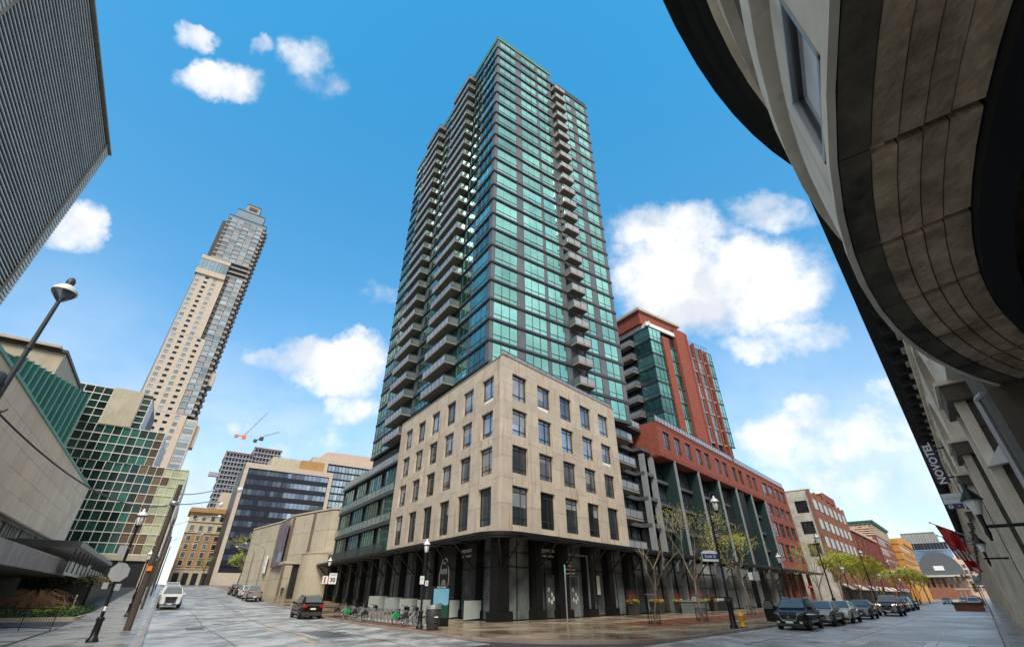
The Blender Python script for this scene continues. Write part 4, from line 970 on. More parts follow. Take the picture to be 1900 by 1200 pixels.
        for (y0, y1, ro, mi) in ((-1.5, -1.13, 0, 0), (-1.13, -1.05, .26, 1), (-1.7, -1.5, -.22, 1)):
            pts = [(cx - (rr - 0 + ro * 0) * cos(pi * k / na), 6.12 + rr * sin(pi * k / na)) for k in range(na + 1)]
            if mi == 0:
                for (u0, w0), (u1, w1) in zip(pts, pts[1:]):
                    q = [(u0, w0), (u1, w1), (u1, 9.12), (u0, 9.12)]
                    b.add([F.P(u, y, w) for y in (y0, y1) for u, w in q], [(0, 3, 2, 1), (4, 5, 6, 7), (0, 1, 5, 4), (1, 2, 6, 5), (2, 3, 7, 6), (3, 0, 4, 7)])
            else:
                r2 = rr + (ro if ro > 0 else .0); r1 = rr - (0 if ro > 0 else .2)
                for k in range(na):
                    q = [(cx - r * cos(pi * kk / na), 6.12 + r * sin(pi * kk / na)) for r, kk in ((r1, k), (r1, k + 1), (r2, k + 1), (r2, k))]
                    b.add([F.P(u, y, w) for y in (y0, y1) for u, w in q], [(0, 1, 2, 3), (7, 6, 5, 4), (0, 4, 5, 1), (1, 5, 6, 2), (2, 6, 7, 3), (3, 7, 4, 0)])
        b.box(F, x, xa, -1.5, -1.13, 6.12, 9.12)
        b.put('arch', 'novo', R)
    xe = x0 + pit * nb
    b = MB(); b.box(F, 10.6, x0, -1.5, -1.13, 6.12, 9.12); b.put('arch_wall', 'novo', R)
    for y0, z0, z1, m in ((-1.00, 9.12, 9.30, 'novo'), (-1.20, 9.3, 9.9, 'corn'), (-.95, 9.9, 10.0, 'novo'), (-.70, 10.0, 10.15, 'corn'), (-.45, 10.15, 10.28, 'corn'), (-.27, 10.28, 10.36, 'corn'), (-.24, 10.36, 10.5, 'corn')):
        one('entablature' if z0 < 10 else 'cornice', m, F, 10.4, xe, -2.0, y0, z0, z1, R)
    one('cornice_lip', 'conc', F, 18, xe, -.25, -.235, 10.40, 10.5, R)
    for i in range(60):                                                # small brackets under the cornice
        x = 14.2 + i * 1.55; blk('modillion', 'corn', R, F, x, x + .3, -1.15, -.55, 9.72, 9.99)
    b = MB(); b.box(F, 10, xe, -22, -2.4, 10.5, 27); b.box(F, -10, 10, -22, -3.2, 10.6, 27); b.box(F, -12, 12, -9, -1.5, 10.4, 10.6); b.put('upper_storeys', 'novo', R)
    for i in range(40):
        for k in range(4): blk('upper_window', 'gdark', R, F, 16 + 5 * i, 17.6 + 5 * i, -2.42, -2.37, 12 + 3.6 * k, 14.2 + 3.6 * k)
    b = MB(); b.tube(P(11.0, 1.12, 4.75), P(11.0, 1.12, .2), .05, n=8); b.tube(P(10.7, 1.2, 4.75), P(11.0, 1.12, 4.75), .05); b.put('downpipe', 'gsign', R)
    return P
P_ = hotel()
def hotel_fittings():
    P = P_
    # vertical blade sign, lettering turned on its side and reading upward
    R = root('hotel_blade_sign', 'large navy vertical blade sign with white letters on the stone hotel', 'sign', P(30, .5, 6.3), 'navy blade signs of the hotel')
    def blade(R, al, e0, e1, z0, z1, body, size):
        b = MB(); b.box(FE, al, al + .12, -e1, -e0, z0, z1); b.put('board', 'navy', R)
        t = text('lettering', body, size, 'wsign', R, P(al - .012, (e0 + e1) / 2, (z0 + z1) / 2), ext=.006, bold=.012)
        # letters face down the street towards us; word runs upward
        X = Vector((0, 0, 1)); Z = -dE; Y = Z.cross(X)
        t.rotation_euler = Matrix((X, Y, Z)).transposed().to_euler()
        b = MB(); b.box(FE, al + .03, al + .08, -1.3, -e1, z0 + .2, z0 + .26); b.box(FE, al + .03, al + .08, -1.3, -e1, z1 - .3, z1 - .24); b.put('bracket', 'black', R)
    blade(R, 30, .24, .72, 6.35, 8.2, 'NOVOTEL', .42)
    R = root('hotel_blade_sign', 'smaller navy blade sign further along the hotel beside the flags', 'sign', P(62, .2, 5), 'navy blade signs of the hotel')
    blade(R, 62, .10, .42, 5.0, 6.35, 'NOVOTEL', .30)
    R = root('projecting_sign', 'white horizontal hotel sign with a blue parking strip beneath it', 'sign', P(30, .5, 5.2))
    b = MB(); b.box(FE, 30, 30.1, -.84, -.14, 5.44, 5.88); b.put('board', 'wsign', R)
    t = text('lettering', 'NOVOTEL', .13, 'gsign', R, P(29.99, .48, 5.66), ext=.004); Z = -dE; X = nE; Y = Z.cross(X); t.rotation_euler = Matrix((X, Vector((0, 0, 1)), Z)).transposed().to_euler()
    b = MB(); b.box(FE, 30, 30.1, -.76, -.2, 5.22, 5.43); b.put('parking_strip', 'blue', R)
    b = MB(); c = P(29.99, .32, 5.325); n = 16
    ringp = [c + nE * (.085 * cos(2 * pi * i / n)) + Vector((0, 0, .085 * sin(2 * pi * i / n))) for i in range(n)]; b.add(ringp, [tuple(range(n))], 0)
    b.put('disc', ['wsign'], R)
    rot = Matrix((X, Vector((0, 0, 1)), Z)).transposed().to_euler()
    t = text('lettering', 'P', .14, 'green', R, P(29.98, .32, 5.325), ext=.003, bold=.01); t.rotation_euler = rot
    t = text('lettering', '→', .14, 'wsign', R, P(29.98, .6, 5.325), ext=.003); t.rotation_euler = rot
    # wall lanterns
    for al, lab in ((14.0, 'black wall lantern with pale glass on the nearest hotel pier'), (26.6, 'smaller wall lantern further down the hotel arcade')):
        R = root('wall_lantern', lab, 'lantern', P(al, .75, 3.4), 'wall lanterns of the hotel')
        c = P(al, .52 if al < 20 else .6, 3.35)
        b = MB(); b.tube(P(al + .05, 1.2, 3.02), P(al + .05, .5, 3.02), .035, n=6); b.tube(c + Vector((0, 0, -.55)), c + Vector((0, 0, -.1)), .028, .05, n=8); b.lathe(c, [(.02, -.6), (.05, -.45), (.03, -.3)], 8); b.put('arm', 'black', R)
        b = MB(); b.lathe(c, [(.07, -.1), (.15, .16), (.13, .2)], 8); b.put('glass', 'glwhite', R)
        b = MB(); b.lathe(c, [(.20, .18), (.16, .24), (.08, .36), (.03, .42), (.05, .47), (.001, .55)], 10); b.put('cap', 'black', R)
    # triangular uplighter
    R = root('triangular_wall_light', 'white triangular wall light fixed to the hotel pier', 'wall light', P(13.2, 1.2, 3.4))
    a, b_, c = P(12.6, 1.10, 4.32), P(12.9, 1.30, 3.95), P(12.7, .78, 3.88)
    a, b_, c = P(14.0, 1.42, 4.62), P(14.0, 1.60, 4.22), P(14.0, 1.02, 4.15)
    b = MB(); dd = dE * .25; b.add([a, b_, c, a + dd, b_ + dd, c + dd], [(0, 1, 2), (5, 4, 3), (0, 3, 4, 1), (1, 4, 5, 2), (2, 5, 3, 0)]); b.put('shade', 'wsign', R)
    # flags
    def flag(lab, al, ze, tip, kind):
        R = root('flag_on_pole', lab, 'flag', P(al, 1.0, ze), 'flags hung out over the hotel pavement')
        a = P(al, 1.05, ze); t = P(tip[0], tip[1], tip[2]); b = MB(); b.tube(a, t, .04, n=6); b.lathe(t, [(.001, -.08), (.09, 0), (.001, .09)], 8); b.put('pole', 'silver', R)
        b = MB(); n = 8; m = 5; ax = (a - t); 
        for i in range(n):
            for j in range(m):
                def q(ii, jj):
                    s = ii / n; u = jj / m; p = t + ax * (.12 + .5 * s); return p + Vector((0, 0, -1)) * (u * (1.75 - .3 * s)) + dE * (.12 * sin(7 * s + 3 * u)) + (a - t).normalized() * (.45 * u)
                if kind == 'us': mi = (i % 2) if not (i > n * .5 and j < 2 and i < 99) else 2; mi = 2 if (i < 3 and j < 3) else (i % 2)
                elif kind == 'ca': mi = 0 if (i < 3 or i >= 6) else 1
                else: mi = 0
                if kind == 'ca' and 3 <= i < 6 and 1 <= j <= 3: mi = 0
                b.quad([q(i, j), q(i + 1, j), q(i + 1, j + 1), q(i, j + 1)], mi)
        b.put('cloth', ['pred', 'wsign', 'blue'], R)
    flag('red and white flag on the topmost pole over the pavement', 60, 6.2, (60, -1.38, 7.65), 'red')
    flag('striped red and white flag with a blue canton on the hotel front', 62.5, 5.7, (62.5, -1.3, 6.75), 'us')
    flag('red and white flag drooping lowest behind the striped one', 66, 5.0, (66, -.75, 5.9), 'ca')
    for k, al in enumerate((33, 40, 48, 56)):
        pass
    R = root('speed_limit_sign', 'small grey rectangular sign marked 40 low on the hotel side', 'sign', P(70, .1, 0))
    b = MB(); b.tube(P(70, -.02, .13), P(70, -.02, 3.6), .035, n=6); b.put('post', 'silver', R); b = MB(); b.box(FE, 69.9, 69.94, -.32, .28, 2.7, 3.45); b.put('plate', 'gsign', R)
    t = text('lettering', '40', .42, 'black', R, P(69.89, .02, 3.0), ext=.004); t.rotation_euler = rot
hotel_fittings()

# ------------------------------------------------------------------ left side: theatre with stone wall, canopies, garden
def TP_(A, p, z=0): return FT.P(p, A, z)
def left_side():
    # louvred tower high on the left
    R = root('louvred_office_tower', 'dark horizontally louvred tower block looming at the upper left', 'office tower', TP_(62, -30))
    b = MB(); b.box(FT, -62, -30.3, 43.5, 82.6, 0, 68.4); b.put('wall', 'louvd', R)
    rnd = random.Random(3)
    for i in range(108):
        z = 3.5 + .6 * i
        blk('louvre', 'louv', R, FT, -30.3, -30.17, 46.8, 80.3, z, z + .17)
    for a0, a1 in ((80.4, 83.0), (43.3, 46.7)):
        b = MB()
        for i in range(108): z = 3.5 + .6 * i; b.box(FT, -30.3, -30.1, a0, a1, z, z + .36)
        b.put('corner_louvres', 'louv', R)['kind'] = 'stuff'
    b = MB(); b.box(FT, -30.2, -29.95, 80.25, 80.42, 0, 68.4); b.box(FT, -30.2, -29.95, 46.65, 46.85, 0, 68.4); b.box(FT, -62.2, -29.8, 43.2, 83.1, 68.4, 68.7); b.put('trim', 'conc', R)
    # theatre: stone clad auditorium
    R = root('stone_clad_theatre', 'long pale stone clad theatre wall above a recessed window strip', 'building', TP_(60, -12))
    zb, zt = 7.35, 14.1
    b = MB(); b.box(FT, -40, -12.3, 14, 83.8, zb - .3, zt - .1); b.put('inner_wall', 'stone_dk', R)
    h = (zt - zb) / 5
    for r in range(5):
        x = 14 - (r % 2) * 1.6
        while x < 84.0:
            a = max(14, x); c = min(84.0, x + 3.2)
            if c - a > .2: blk('stone_panel', 'okstone', R, FT, -12.3, -12.0 + random.uniform(-.004, .004), a + .015, c - .015, zb + h * r + .012, zb + h * (r + 1) - .012)
            x += 3.2
    b = MB(); b.box(FT, -40, -12.0, 84.0, 84.3, zb - .2, zt); b.put('end_wall', 'okstone', R)
    b = MB(); b.box(FT, -40, -11.9, 14, 84.4, zt, zt + .22); b.put('coping', 'okgrnl', R)
    b = MB(); b.box(FT, -14, -12.6, 14, 83, 4.7, 7.1); b.put('recess_wall', 'okconc', R)
    for i in range(8): win(R, Fr(YS + 180, FS.P(0, -12.5)), -82 + i * 6.6, 0, 4.9, 4.4, 2.2, (.25, .5, .75), (), 'okconc', 'gg0', d=.2)
    # dark wall below the canopies
    b = MB(); b.box(FT, -16, -12.8, 14, 98, 0, 4.7); b.put('base_wall', 'blk2', R)
    # near canopy: sloped grey concrete slab
    R2 = root('concrete_canopy', 'angular grey concrete canopy slab jutting out over the planted bed', 'canopy', TP_(58, -10, 3.5))
    b = MB(); poly = [(-13.5, 16), (-9, 16), (-8.2, 60), (-8.9, 74), (-13.5, 74)]
    b.add([FT.P(p, A, z) for z in (3.45, 4.7) for p, A in poly], [tuple(range(4, -1, -1)), (5, 6, 7, 8, 9)] + [(i, (i + 1) % 5, 5 + (i + 1) % 5, 5 + i) for i in range(5)]); b.put('slab', 'okconc', R2)
    for A in (30, 46, 62): one('seam', 'stone_dk', FT, -9.2, -8.1, A, A + .04, 3.44, 3.45, R2)
    for A in (40, 66): one('steel_post', 'frame', FT, -11.2, -11.05, A, A + .15, 0, 3.45, R2)
    R3 = root('glazed_entrance_canopy', 'white soffited entrance canopy with dark fascia and thin steel rods', 'canopy', TP_(75, -10, 5.4))
    b = MB(); b.box(FT, -16, -7.2, 58, 94, 5.52, 5.62); b.put('soffit_slab', 'wsign', R3)
    b = MB(); b.box(FT, -16, -7.0, 57.9, 58.1, 5.45, 5.95); b.put('fascia', 'frame', R3)
    b = MB(); b.box(FT, -7.2, -7.0, 58.1, 94, 5.5, 5.95); b.put('fascia', 'gsign', R3)
    for i in range(11): one('hanger_rod', 'blk2', FT, -7.5, -7.4, 60 + 3.2 * i, 60.1 + 3.2 * i, 3.6, 5.5, R3)
    one('glass_screen', 'frost', FT, -7.6, -7.55, 60, 94, 3.4, 4.5, R3)
    # creeper topped dark screen wall
    R4 = root('dark_screen_wall', 'black stone screen wall with ivy along its top behind the bed', 'wall', TP_(75, -7))
    b = MB(); b.box(FT, -12, -6.2, 71, 71.4, 0, 3.3); b.box(FT, -6.4, -6.2, 71, 96, 0, 3.3); b.put('wall', 'blk2', R4)
    b = MB(); rnd = random.Random(11)
    for k in range(2600):
        if rnd.random() < .5: p, A = rnd.uniform(-12, -6), 70.9 + rnd.uniform(-.3, .3)
        else: p, A = -6.1 + rnd.uniform(-.3, .3), rnd.uniform(71, 96)
        z = 3.25 + rnd.gauss(0, .22); s = rnd.uniform(.06, .13); c = TP_(A, p, z); u = Vector((rnd.uniform(-1, 1), rnd.uniform(-1, 1), rnd.uniform(-1, 1))).normalized() * s; v = u.orthogonal().normalized() * s
        b.quad([c - u, c - v * .6, c + u, c + v * .6], rnd.choice((0, 0, 1)))
    b.put('ivy', ['hedge', 'straw'], R4)['kind'] = 'stuff'
    # verdigris ribbed fly tower
    a = TP_(81.2, -25.2); c = TP_(93.7, -19.1); d = (c - a); L = d.length; yw = math.degrees(atan2(d.x, d.y)); f = Fr(yw, a)
    R5 = root('ribbed_green_roof_block', 'sloping verdigris green block of tall vertical ribs behind the theatre', 'building', a)
    sd = 1 if f.v.dot(nS) < 0 else -1
    n = 13
    b = MB(); b.box(f, -6, L, min(0, sd * 9), max(0, sd * 9), 8, 29.0); b.put('wall', 'okgrn', R5)
    for i in range(n):
        x = L * (i + .5) / n
        b = MB(); w = L / n
        y0, y1 = -sd * .9, 0
        b.add([f.P(x - w * .5, 0, 8), f.P(x + w * .1, y0, 8), f.P(x + w * .34, y0, 8), f.P(x + w * .5, 0, 8), f.P(x - w * .5, 0, 29.2), f.P(x + w * .1, y0, 29.2), f.P(x + w * .34, y0, 29.2), f.P(x + w * .5, 0, 29.2)],
              [(0, 1, 5, 4), (1, 2, 6, 5), (2, 3, 7, 6), (4, 5, 6, 7)], 0); o = b.put('rib', ['okgrn'], R5)
        b = MB(); b.box(f, x + w * .10, x + w * .34, min(y0, y0 - sd * .05), max(y0, y0 - sd * .05), 8, 29.3); b.put('rib_edge', 'okgrnl', R5)
    # stone box far behind with a logo
    R6 = root('windowless_stone_block', 'plain tan block with overhanging dark roof edge and a blue corner logo', 'building', TP_(120, -50))
    b = MB(); b.box(FT, -85, -30.6, 120, 160, 5, 45.3); b.put('wall', 'bconc', R6)
    b = MB(); b.box(FT, -85.5, -30.3, 119.4, 160, 44.6, 45.2); b.put('roof_edge', 'blk2', R6); b = MB(); b.box(FT, -86, -31.5, 118.8, 160, 45.2, 45.7); b.put('roof_coping', 'beige', R6)
    b = MB(); b.add([FT.P(-40.6, 119.9, 37.0), FT.P(-35.6, 119.9, 37.0), FT.P(-39.0, 119.9, 41.6), FT.P(-40.6, 119.9, 41.2)], [(0, 1, 2, 3)], 0)
    b.add([FT.P(-41.2, 119.85, 38.6), FT.P(-36.8, 119.85, 38.2), FT.P(-37.1, 119.85, 38.7), FT.P(-39.2, 119.85, 39.3)], [(0, 1, 2, 3)], 1)
    b.put('logo', ['blue', 'wsign'], R6)
left_side()

def grid_building():
    R = root('green_mirror_office', 'stepped green mirror glass office block with cream mullion grid', 'office building', TP_(150, -15))
    b = MB(); b.box(FT, -33, -3.0, 150.3, 185, 3, 30.2); b.box(FT, -33, -11.2, 150.3, 172, 30.2, 39.0); b.box(FT, -42, -17.1, 150.3, 175, 30, 48.5); b.put('core', 'dark', R)
    rnd = random.Random(5)
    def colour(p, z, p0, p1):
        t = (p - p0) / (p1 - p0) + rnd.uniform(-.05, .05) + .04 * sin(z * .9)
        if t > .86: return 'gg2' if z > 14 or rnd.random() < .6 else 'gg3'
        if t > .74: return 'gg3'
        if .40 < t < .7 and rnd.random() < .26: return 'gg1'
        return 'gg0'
    def grid(p0, p1, z0, z1, nx, nz, cf, y=150.0, bot=True):
        w = (p1 - p0) / nx; h = (z1 - z0) / nz
        for i in range(nx):
            for j in range(nz):
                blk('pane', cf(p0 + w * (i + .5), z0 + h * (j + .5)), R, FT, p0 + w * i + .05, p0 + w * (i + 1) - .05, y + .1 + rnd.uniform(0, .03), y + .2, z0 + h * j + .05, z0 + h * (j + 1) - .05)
        for i in range(nx + 1): one('mullion', 'ggrid', FT, p0 + w * i - .07, p0 + w * i + .07, y - .12, y + .12, z0, z1, R)
        b = MB()
        for j in range(nz + 1): b.box(FT, p0, p1, y - .10, y + .11, z0 + h * j - .10, z0 + h * j + .10)
        b.put('transoms', 'ggrid', R)['kind'] = 'stuff'
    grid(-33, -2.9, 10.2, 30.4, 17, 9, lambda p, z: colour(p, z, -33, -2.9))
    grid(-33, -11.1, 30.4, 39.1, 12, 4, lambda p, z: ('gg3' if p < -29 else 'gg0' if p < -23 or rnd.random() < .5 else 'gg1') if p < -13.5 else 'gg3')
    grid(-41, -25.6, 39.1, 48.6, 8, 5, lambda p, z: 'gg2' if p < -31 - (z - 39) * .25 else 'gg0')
    grid(-19.0, -17.0, 39.1, 47.3, 1, 5, lambda p, z: 'gg0')
    for p, A0, A1, z0, z1 in ((-2.9, 150, 186, 10, 30.4), (-11.1, 150, 172, 30.4, 39.1), (-17, 150, 160, 39.1, 47.3)):
        b = MB(); b.box(FT, p - .15, p + .0, A0, A1, z0, z1, 0); n = int((A1 - A0) / 2.0)
        for i in range(n): b.box(FT, p, p + .12, A0 + 2.0 * i, A0 + 2.0 * i + .9, z0, z1, 1)
        b.put('side_fins', ['tglass', 'wsign'], R)
    b = MB(); b.box(FT, -25.5, -19.1, 149.6, 158, 39.2, 48.9); b.put('stair_tower', 'bconc', R)
    b = MB(); b.box(FT, -33, -3.2, 149.8, 150.4, 8.9, 10.1); b.put('base_band', 'bconc', R)
    for i in range(6): one('pier', 'bconc', FT, -31 + 5.2 * i, -30.2 + 5.2 * i, 150.2, 151, 2.8, 8.9, R)
    b = MB(); b.box(FT, -33, -4, 152.5, 153, 2.8, 8.9); b.put('lobby_glass', 'gg0', R)
    # further row along the street
    for k, (A0, A1, zt, m, lab) in enumerate(((188, 214, 26, 'pink', 'pale ribbed building face just past the green mirror office'), (216, 245, 22, 'bconc', 'tan building further along the left side of the sloping street'))):
        R = root('street_building', lab, 'building', TP_(A0, -3), 'buildings receding on the left side')
        b = MB(); b.box(FT, -30, -3.2, A0, A1, 3, zt); b.put('wall', m, R)
        for i in range(int((A1 - A0) / 3)):
            one('pilaster', m, FT, -3.2, -2.7, A0 + 3 * i, A0 + 3 * i + 1.2, 3, zt, R)
            for j in range(5): blk('window', 'tglass', R, FT, -3.25, -3.15, A0 + 3 * i + 1.4, A0 + 3 * i + 2.8, 7 + 3.6 * j, 9.3 + 3.6 * j)
grid_building()

def tall_tower():
    R = root('slender_condo_tower', 'very tall slender beige and blue glass condominium tower with stepped top', 'apartment tower', TP_(250, -20))
    Y = 250
    b = MB(); b.box(FT, -33.0, -18.0, Y + .6, 268, 5, 112.5); b.box(FT, -33, -21, Y + .6, 266, 112, 151); b.box(FT, -33, -13.6, Y + .6, 268, 5, 73); b.box(FT, -30.4, -12.2, Y + .9, 268, 73, 193); b.box(FT, -33, -10.4, Y + 4, 268, 72, 190); b.put('core', 'dark', R)
    FH = 3.02
    # beige frame with window openings as panels: piers and bands
    cols = [(-31.9, 'w'), (-28.6, 'b'), (-25.2, 'w'), (-21.9, 'b')]
    def skin(p0, p1, z0, z1, cs, ww=1.7, wh=1.75):
        n = int(round((z1 - z0) / FH)); h = (z1 - z0) / n
        b = MB(); ed = [p0] + [v for c, _ in cs for v in (c - ww / 2, c + ww / 2)] + [p1]
        for i in range(0, len(ed) - 1, 2): b.box(FT, ed[i], ed[i + 1], Y, Y + .5, z0, z1)
        for k in range(n + 1):
            zz = z0 + h * k; b.box(FT, p0, p1, Y + .003, Y + .5, max(z0, zz - (h - wh) / 2), min(z1, zz + (h - wh) / 2))
        b.put('precast_wall', 'beige', R)
        for k in range(n):
            for c, t in cs:
                z = z0 + h * k + (h - wh) / 2
                if t == 'w': win(R, FT, c - ww / 2, Y + .15, z, ww, wh, (.5,), (), 'frame', 'tglass', d=.15, t=.12)
                else:
                    blk('loggia_rail', 'tglass', R, FT, c - ww / 2, c + ww / 2, Y + .2, Y + .25, z, z + .6)
    skin(-33.2, -20.4, 112.5, 148.4, cols[:1] + [(-28.2, 'b'), (-24.4, 'w')])
    skin(-33.2, -17.9, 73.4, 112.4, [(-31.4, 'w'), (-28.0, 'b'), (-24.3, 'w'), (-20.7, 'b')])
    skin(-33.2, -13.4, 48, 73.3, [(-31.4, 'w'), (-28.0, 'w'), (-24.3, 'b'), (-20.7, 'b'), (-16.8, 'w')])
    b = MB(); b.box(FT, -33.2, -11, Y, Y + 1, 8, 48); b.box(FT, -13.4, -8.5, Y + .5, Y + 8, 48, 72); b.put('precast_wall', 'beige', R)
    for k in range(7): blk('window', 'tglass', R, FT, -12.9, -9.2, Y + .35, Y + .5, 49.5 + 3.2 * k, 51.6 + 3.2 * k)
    b = MB(); b.box(FT, -34.2, -20.6, Y - .9, Y + 9, 148.4, 151.4); b.box(FT, -34.2, -20.6, Y - .9, Y + 9, 158.0, 160.2); b.put('sky_lounge_frame', 'beige', R)
    for i in range(8): one('sky_lounge_window', 'tglass', FT, -34 + i * 1.66, -32.45 + i * 1.66, Y - .7, Y - .5, 151.4, 158, R)
    # glass slot bands per floor
    n = 0
    for k in range(39):
        z = 73.6 + FH * k
        pl = -17.8 if z < 112 else (-20.3 if z < 150 else -30.6)
        pr = -12.2
        if z < 151 and z > 112: blk('balcony', 'blk2', R, FT, pl, pl + 1.6, Y + .5, Y + .9, z + .3, z + 2.5); pl += 1.6
        if z > 160 or pl > -22:
            if z > 160: blk('balcony', 'blk2', R, FT, -30.7, -29.2, Y + .3, Y + .8, z + .9, z + 2.6); pl = -29.1
            step = (pr - pl) / max(1, round((pr - pl) / 3.2)); x = pl; q = 0
            while x < pr - .1:
                blk('window', 'tglass' if (q + k) % 3 else 'rail', R, FT, x + .12, x + step - .12, Y + .35 - (.25 if q % 2 else 0), Y + .8, z + .75, z + 2.75); x += step; q += 1
        one('floor_band', 'okconc', FT, (pl - .1) if z < 160 else -30.7, pr + .1, Y + .05, Y + .7, z - .15, z + .65, R)
        # right-hand balconies seen on the edge
        for y0, p0 in ((Y + .6, -12.1), (Y + 4, -10.6)):
            blk('balcony', 'okconc', R, FT, p0, p0 + 1.55, y0, y0 + 1.8, z - .1, z + 1.0)
            blk('balcony_window', 'blk2', R, FT, p0, p0 + 1.0, y0 + .2, y0 + 1.6, z + 1.0, z + 2.9)
    for p0, p1, z0, z1 in ((-30.6, -10.9, 190.9, 193.2), (-27.8, -13.4, 193.2, 199.2), (-24.3, -17.1, 199.2, 205)):
        o = one('setback', 'tglass' if z0 < 199 else 'okconc', FT, p0, p1, Y + .6, Y + 12, z0, z1, R)
        one('roof_edge', 'blk2', FT, p0 - .2, p1 + .2, Y + .4, Y + 12.2, z1, z1 + .5, R)
    b = MB(); b.box(FT, -22.9, -18.6, Y + .4, Y + .6, 201.2, 203.6); b.put('crown_louvre', 'dark', R)
    b = MB(); b.box(FT, -10.6, -8.4, Y + 2, Y + 9, 90, 97); b.box(FT, -9.5, -7.0, Y + 2, Y + 8, 60, 70); b.put('side_bay', 'beige', R)
    b = MB(); b.box(FT, -33.9, -33.1, Y + .5, Y + 9, 8, 148); b.put('side_glass', 'tglass', R)
tall_tower()

def far_left():
    # slate ribbon office
    Y = 200; p0, p1 = 13.2, 45.2; zt = 45.2
    R = root('slate_ribbon_office', 'dark slate ribbon windowed office slab in a pale stone frame', 'office building', TP_(Y, 29))
    b = MB(); b.box(FT, p0 + .2, p1 - .2, Y + .3, Y + 28, 3, zt - .4); b.put('core', 'odark', R)
    b = MB(); b.box(FT, p0 - .2, p0 + 1.1, Y - .5, Y + 1.5, 3, zt); b.box(FT, p1 - 1.1, p1 + .2, Y - .5, Y + 1.5, 3, zt); b.box(FT, p0 - .2, p1 + .2, Y - .51, Y + 2, zt - 1.8, zt + .1); b.box(FT, p0 + 1, p1 - 1, Y - .49, Y + 1, 3, 8.5); b.put('stone_frame', 'beige', R)
    n = 9; z0 = 10.5; h = (zt - 2 - z0) / n
    for k in range(n):
        m = 19; w = (p1 - p0 - 2.4) / m
        for i in range(m):
            blk('window', 'oglass' if random.random() < .8 else 'tglass', R, FT, p0 + 1.2 + w * i + .07, p0 + 1.2 + w * (i + 1) - .07, Y, Y + .2, z0 + h * k + h * .48, z0 + h * (k + 1) - .05)
        one('spandrel', 'odark', FT, p0 + 1.1, p1 - 1.1, Y - .05, Y + .2, z0 + h * k, z0 + h * k + h * .46, R)
    b = MB(); b.box(FT, p0 - .3, p0 + .1, Y + 1.5, Y + 28, 3, zt - .2); b.put('side_wall', 'blk2', R)
    b = MB(); b.prism(FT, [(p0 + 9, Y + 6), (p1 - 4, Y + 6), (p1 - 4, Y + 20), (p0 + 9, Y + 20)], zt, zt + 5); b.put('plant_room', 'bconc', R)
    b = MB(); b.box(FT, 33, 42, Y + 3, Y + 12, zt, zt + 4.4); b.put('roof_hut', 'tan', R)
    # old ochre hotel
    Y = 230; p0, p1 = 1.2, 14.5; zt = 31.8
    R = root('ochre_old_office', 'ochre brick eight storey old office with heavy cornice closing the street', 'office building', TP_(Y, 8))
    b = MB(); b.box(FT, p0, p1, Y + .02, Y + 16, 3, 23.2); b.put('brick_wall', 'tan', R)
    one('stone_wall', 'tanl', FT, p0, p1, Y, Y + 16, 23.2, zt - 1.5, R); one('stone_base', 'tanl', FT, p0 - .1, p1, Y - .15, Y + 16, 3, 10.4, R)
    b = MB(); b.box(FT, p0 - .9, p1, Y - 1.1, Y + 16, zt - 1.4, zt - .5); b.box(FT, p0 - .6, p1, Y - .7, Y + 16, zt - .5, zt + .3); [b.box(FT, p0 + i * .8, p0 + i * .8 + .35, Y - .9, Y, zt - 1.9, zt - 1.4) for i in range(16)]; b.put('cornice', 'tan', R)
    for z in (10.4, 22.9, 26.9): one('string_course', 'tanl', FT, p0 - .2, p1, Y - .35, Y, z, z + .4, R)
    for r, z in enumerate((11.6, 14.4, 17.3, 20.2, 23.8, 27.4)):
        for i in range(4):
            o = one('window', 'gdark', FT, p0 + 1.2 + 3.1 * i, p0 + 2.5 + 3.1 * i, Y - .06, Y + .1, z, z + 1.8, R); one('sill', 'tanl', FT, p0 + 1.0 + 3.1 * i, p0 + 2.7 + 3.1 * i, Y - .3, Y, z - .3, z, o)
            b = MB(); b.box(FT, p0 + .95 + 3.1 * i, p0 + 1.2 + 3.1 * i, Y - .12, Y, z, z + 2.0); b.box(FT, p0 + 2.5 + 3.1 * i, p0 + 2.75 + 3.1 * i, Y - .12, Y, z, z + 2.0); b.box(FT, p0 + .95 + 3.1 * i, p0 + 2.75 + 3.1 * i, Y - .14, Y, z + 1.8, z + 2.15); b.put('surround', 'tanl', o)
    for i in range(4): one('shopfront', 'dark', FT, p0 + .9 + 3.1 * i, p0 + 2.8 + 3.1 * i, Y - .2, Y, 4.6, 9.2, R)
    b = MB(); b.box(FT, 9.6, 17.5, Y + 8, Y + 30, 10, 40); b.put('wall', 'beige', root('pale_ribbed_block', 'cream ribbed block peeping over the ochre old office', 'building', TP_(Y + 8, 13)))
    # pale glass office right of the slate one
    Y = 260
    R = root('pale_grid_office', 'pale office with grey gridded glazing right behind the slate slab', 'office building', TP_(Y, 62))
    b = MB(); b.box(FT, 47, 82, Y + .3, Y + 25, 5, 63); b.put('core', 'odark', R)
    b = MB(); b.prism(FT, [(47, Y - .3), (82, Y - .3), (82, Y + 25), (47, Y + 25)], 63, 65.5); b.box(FT, 46.6, 55.5, Y - .4, Y + 4, 5, 63); b.put('frame_wall', 'beige', R)
    b = MB(); b.add([FT.P(50, Y, 65.5), FT.P(54, Y, 69.2), FT.P(82, Y, 69.8), FT.P(82, Y, 65.5)] + [FT.P(50, Y + 12, 65.5), FT.P(54, Y + 12, 69.2), FT.P(82, Y + 12, 69.8), FT.P(82, Y + 12, 65.5)], [(0, 3, 2, 1), (0, 1, 5, 4), (1, 2, 6, 5), (4, 5, 6, 7)]); b.put('plant_screen', 'pink', R)
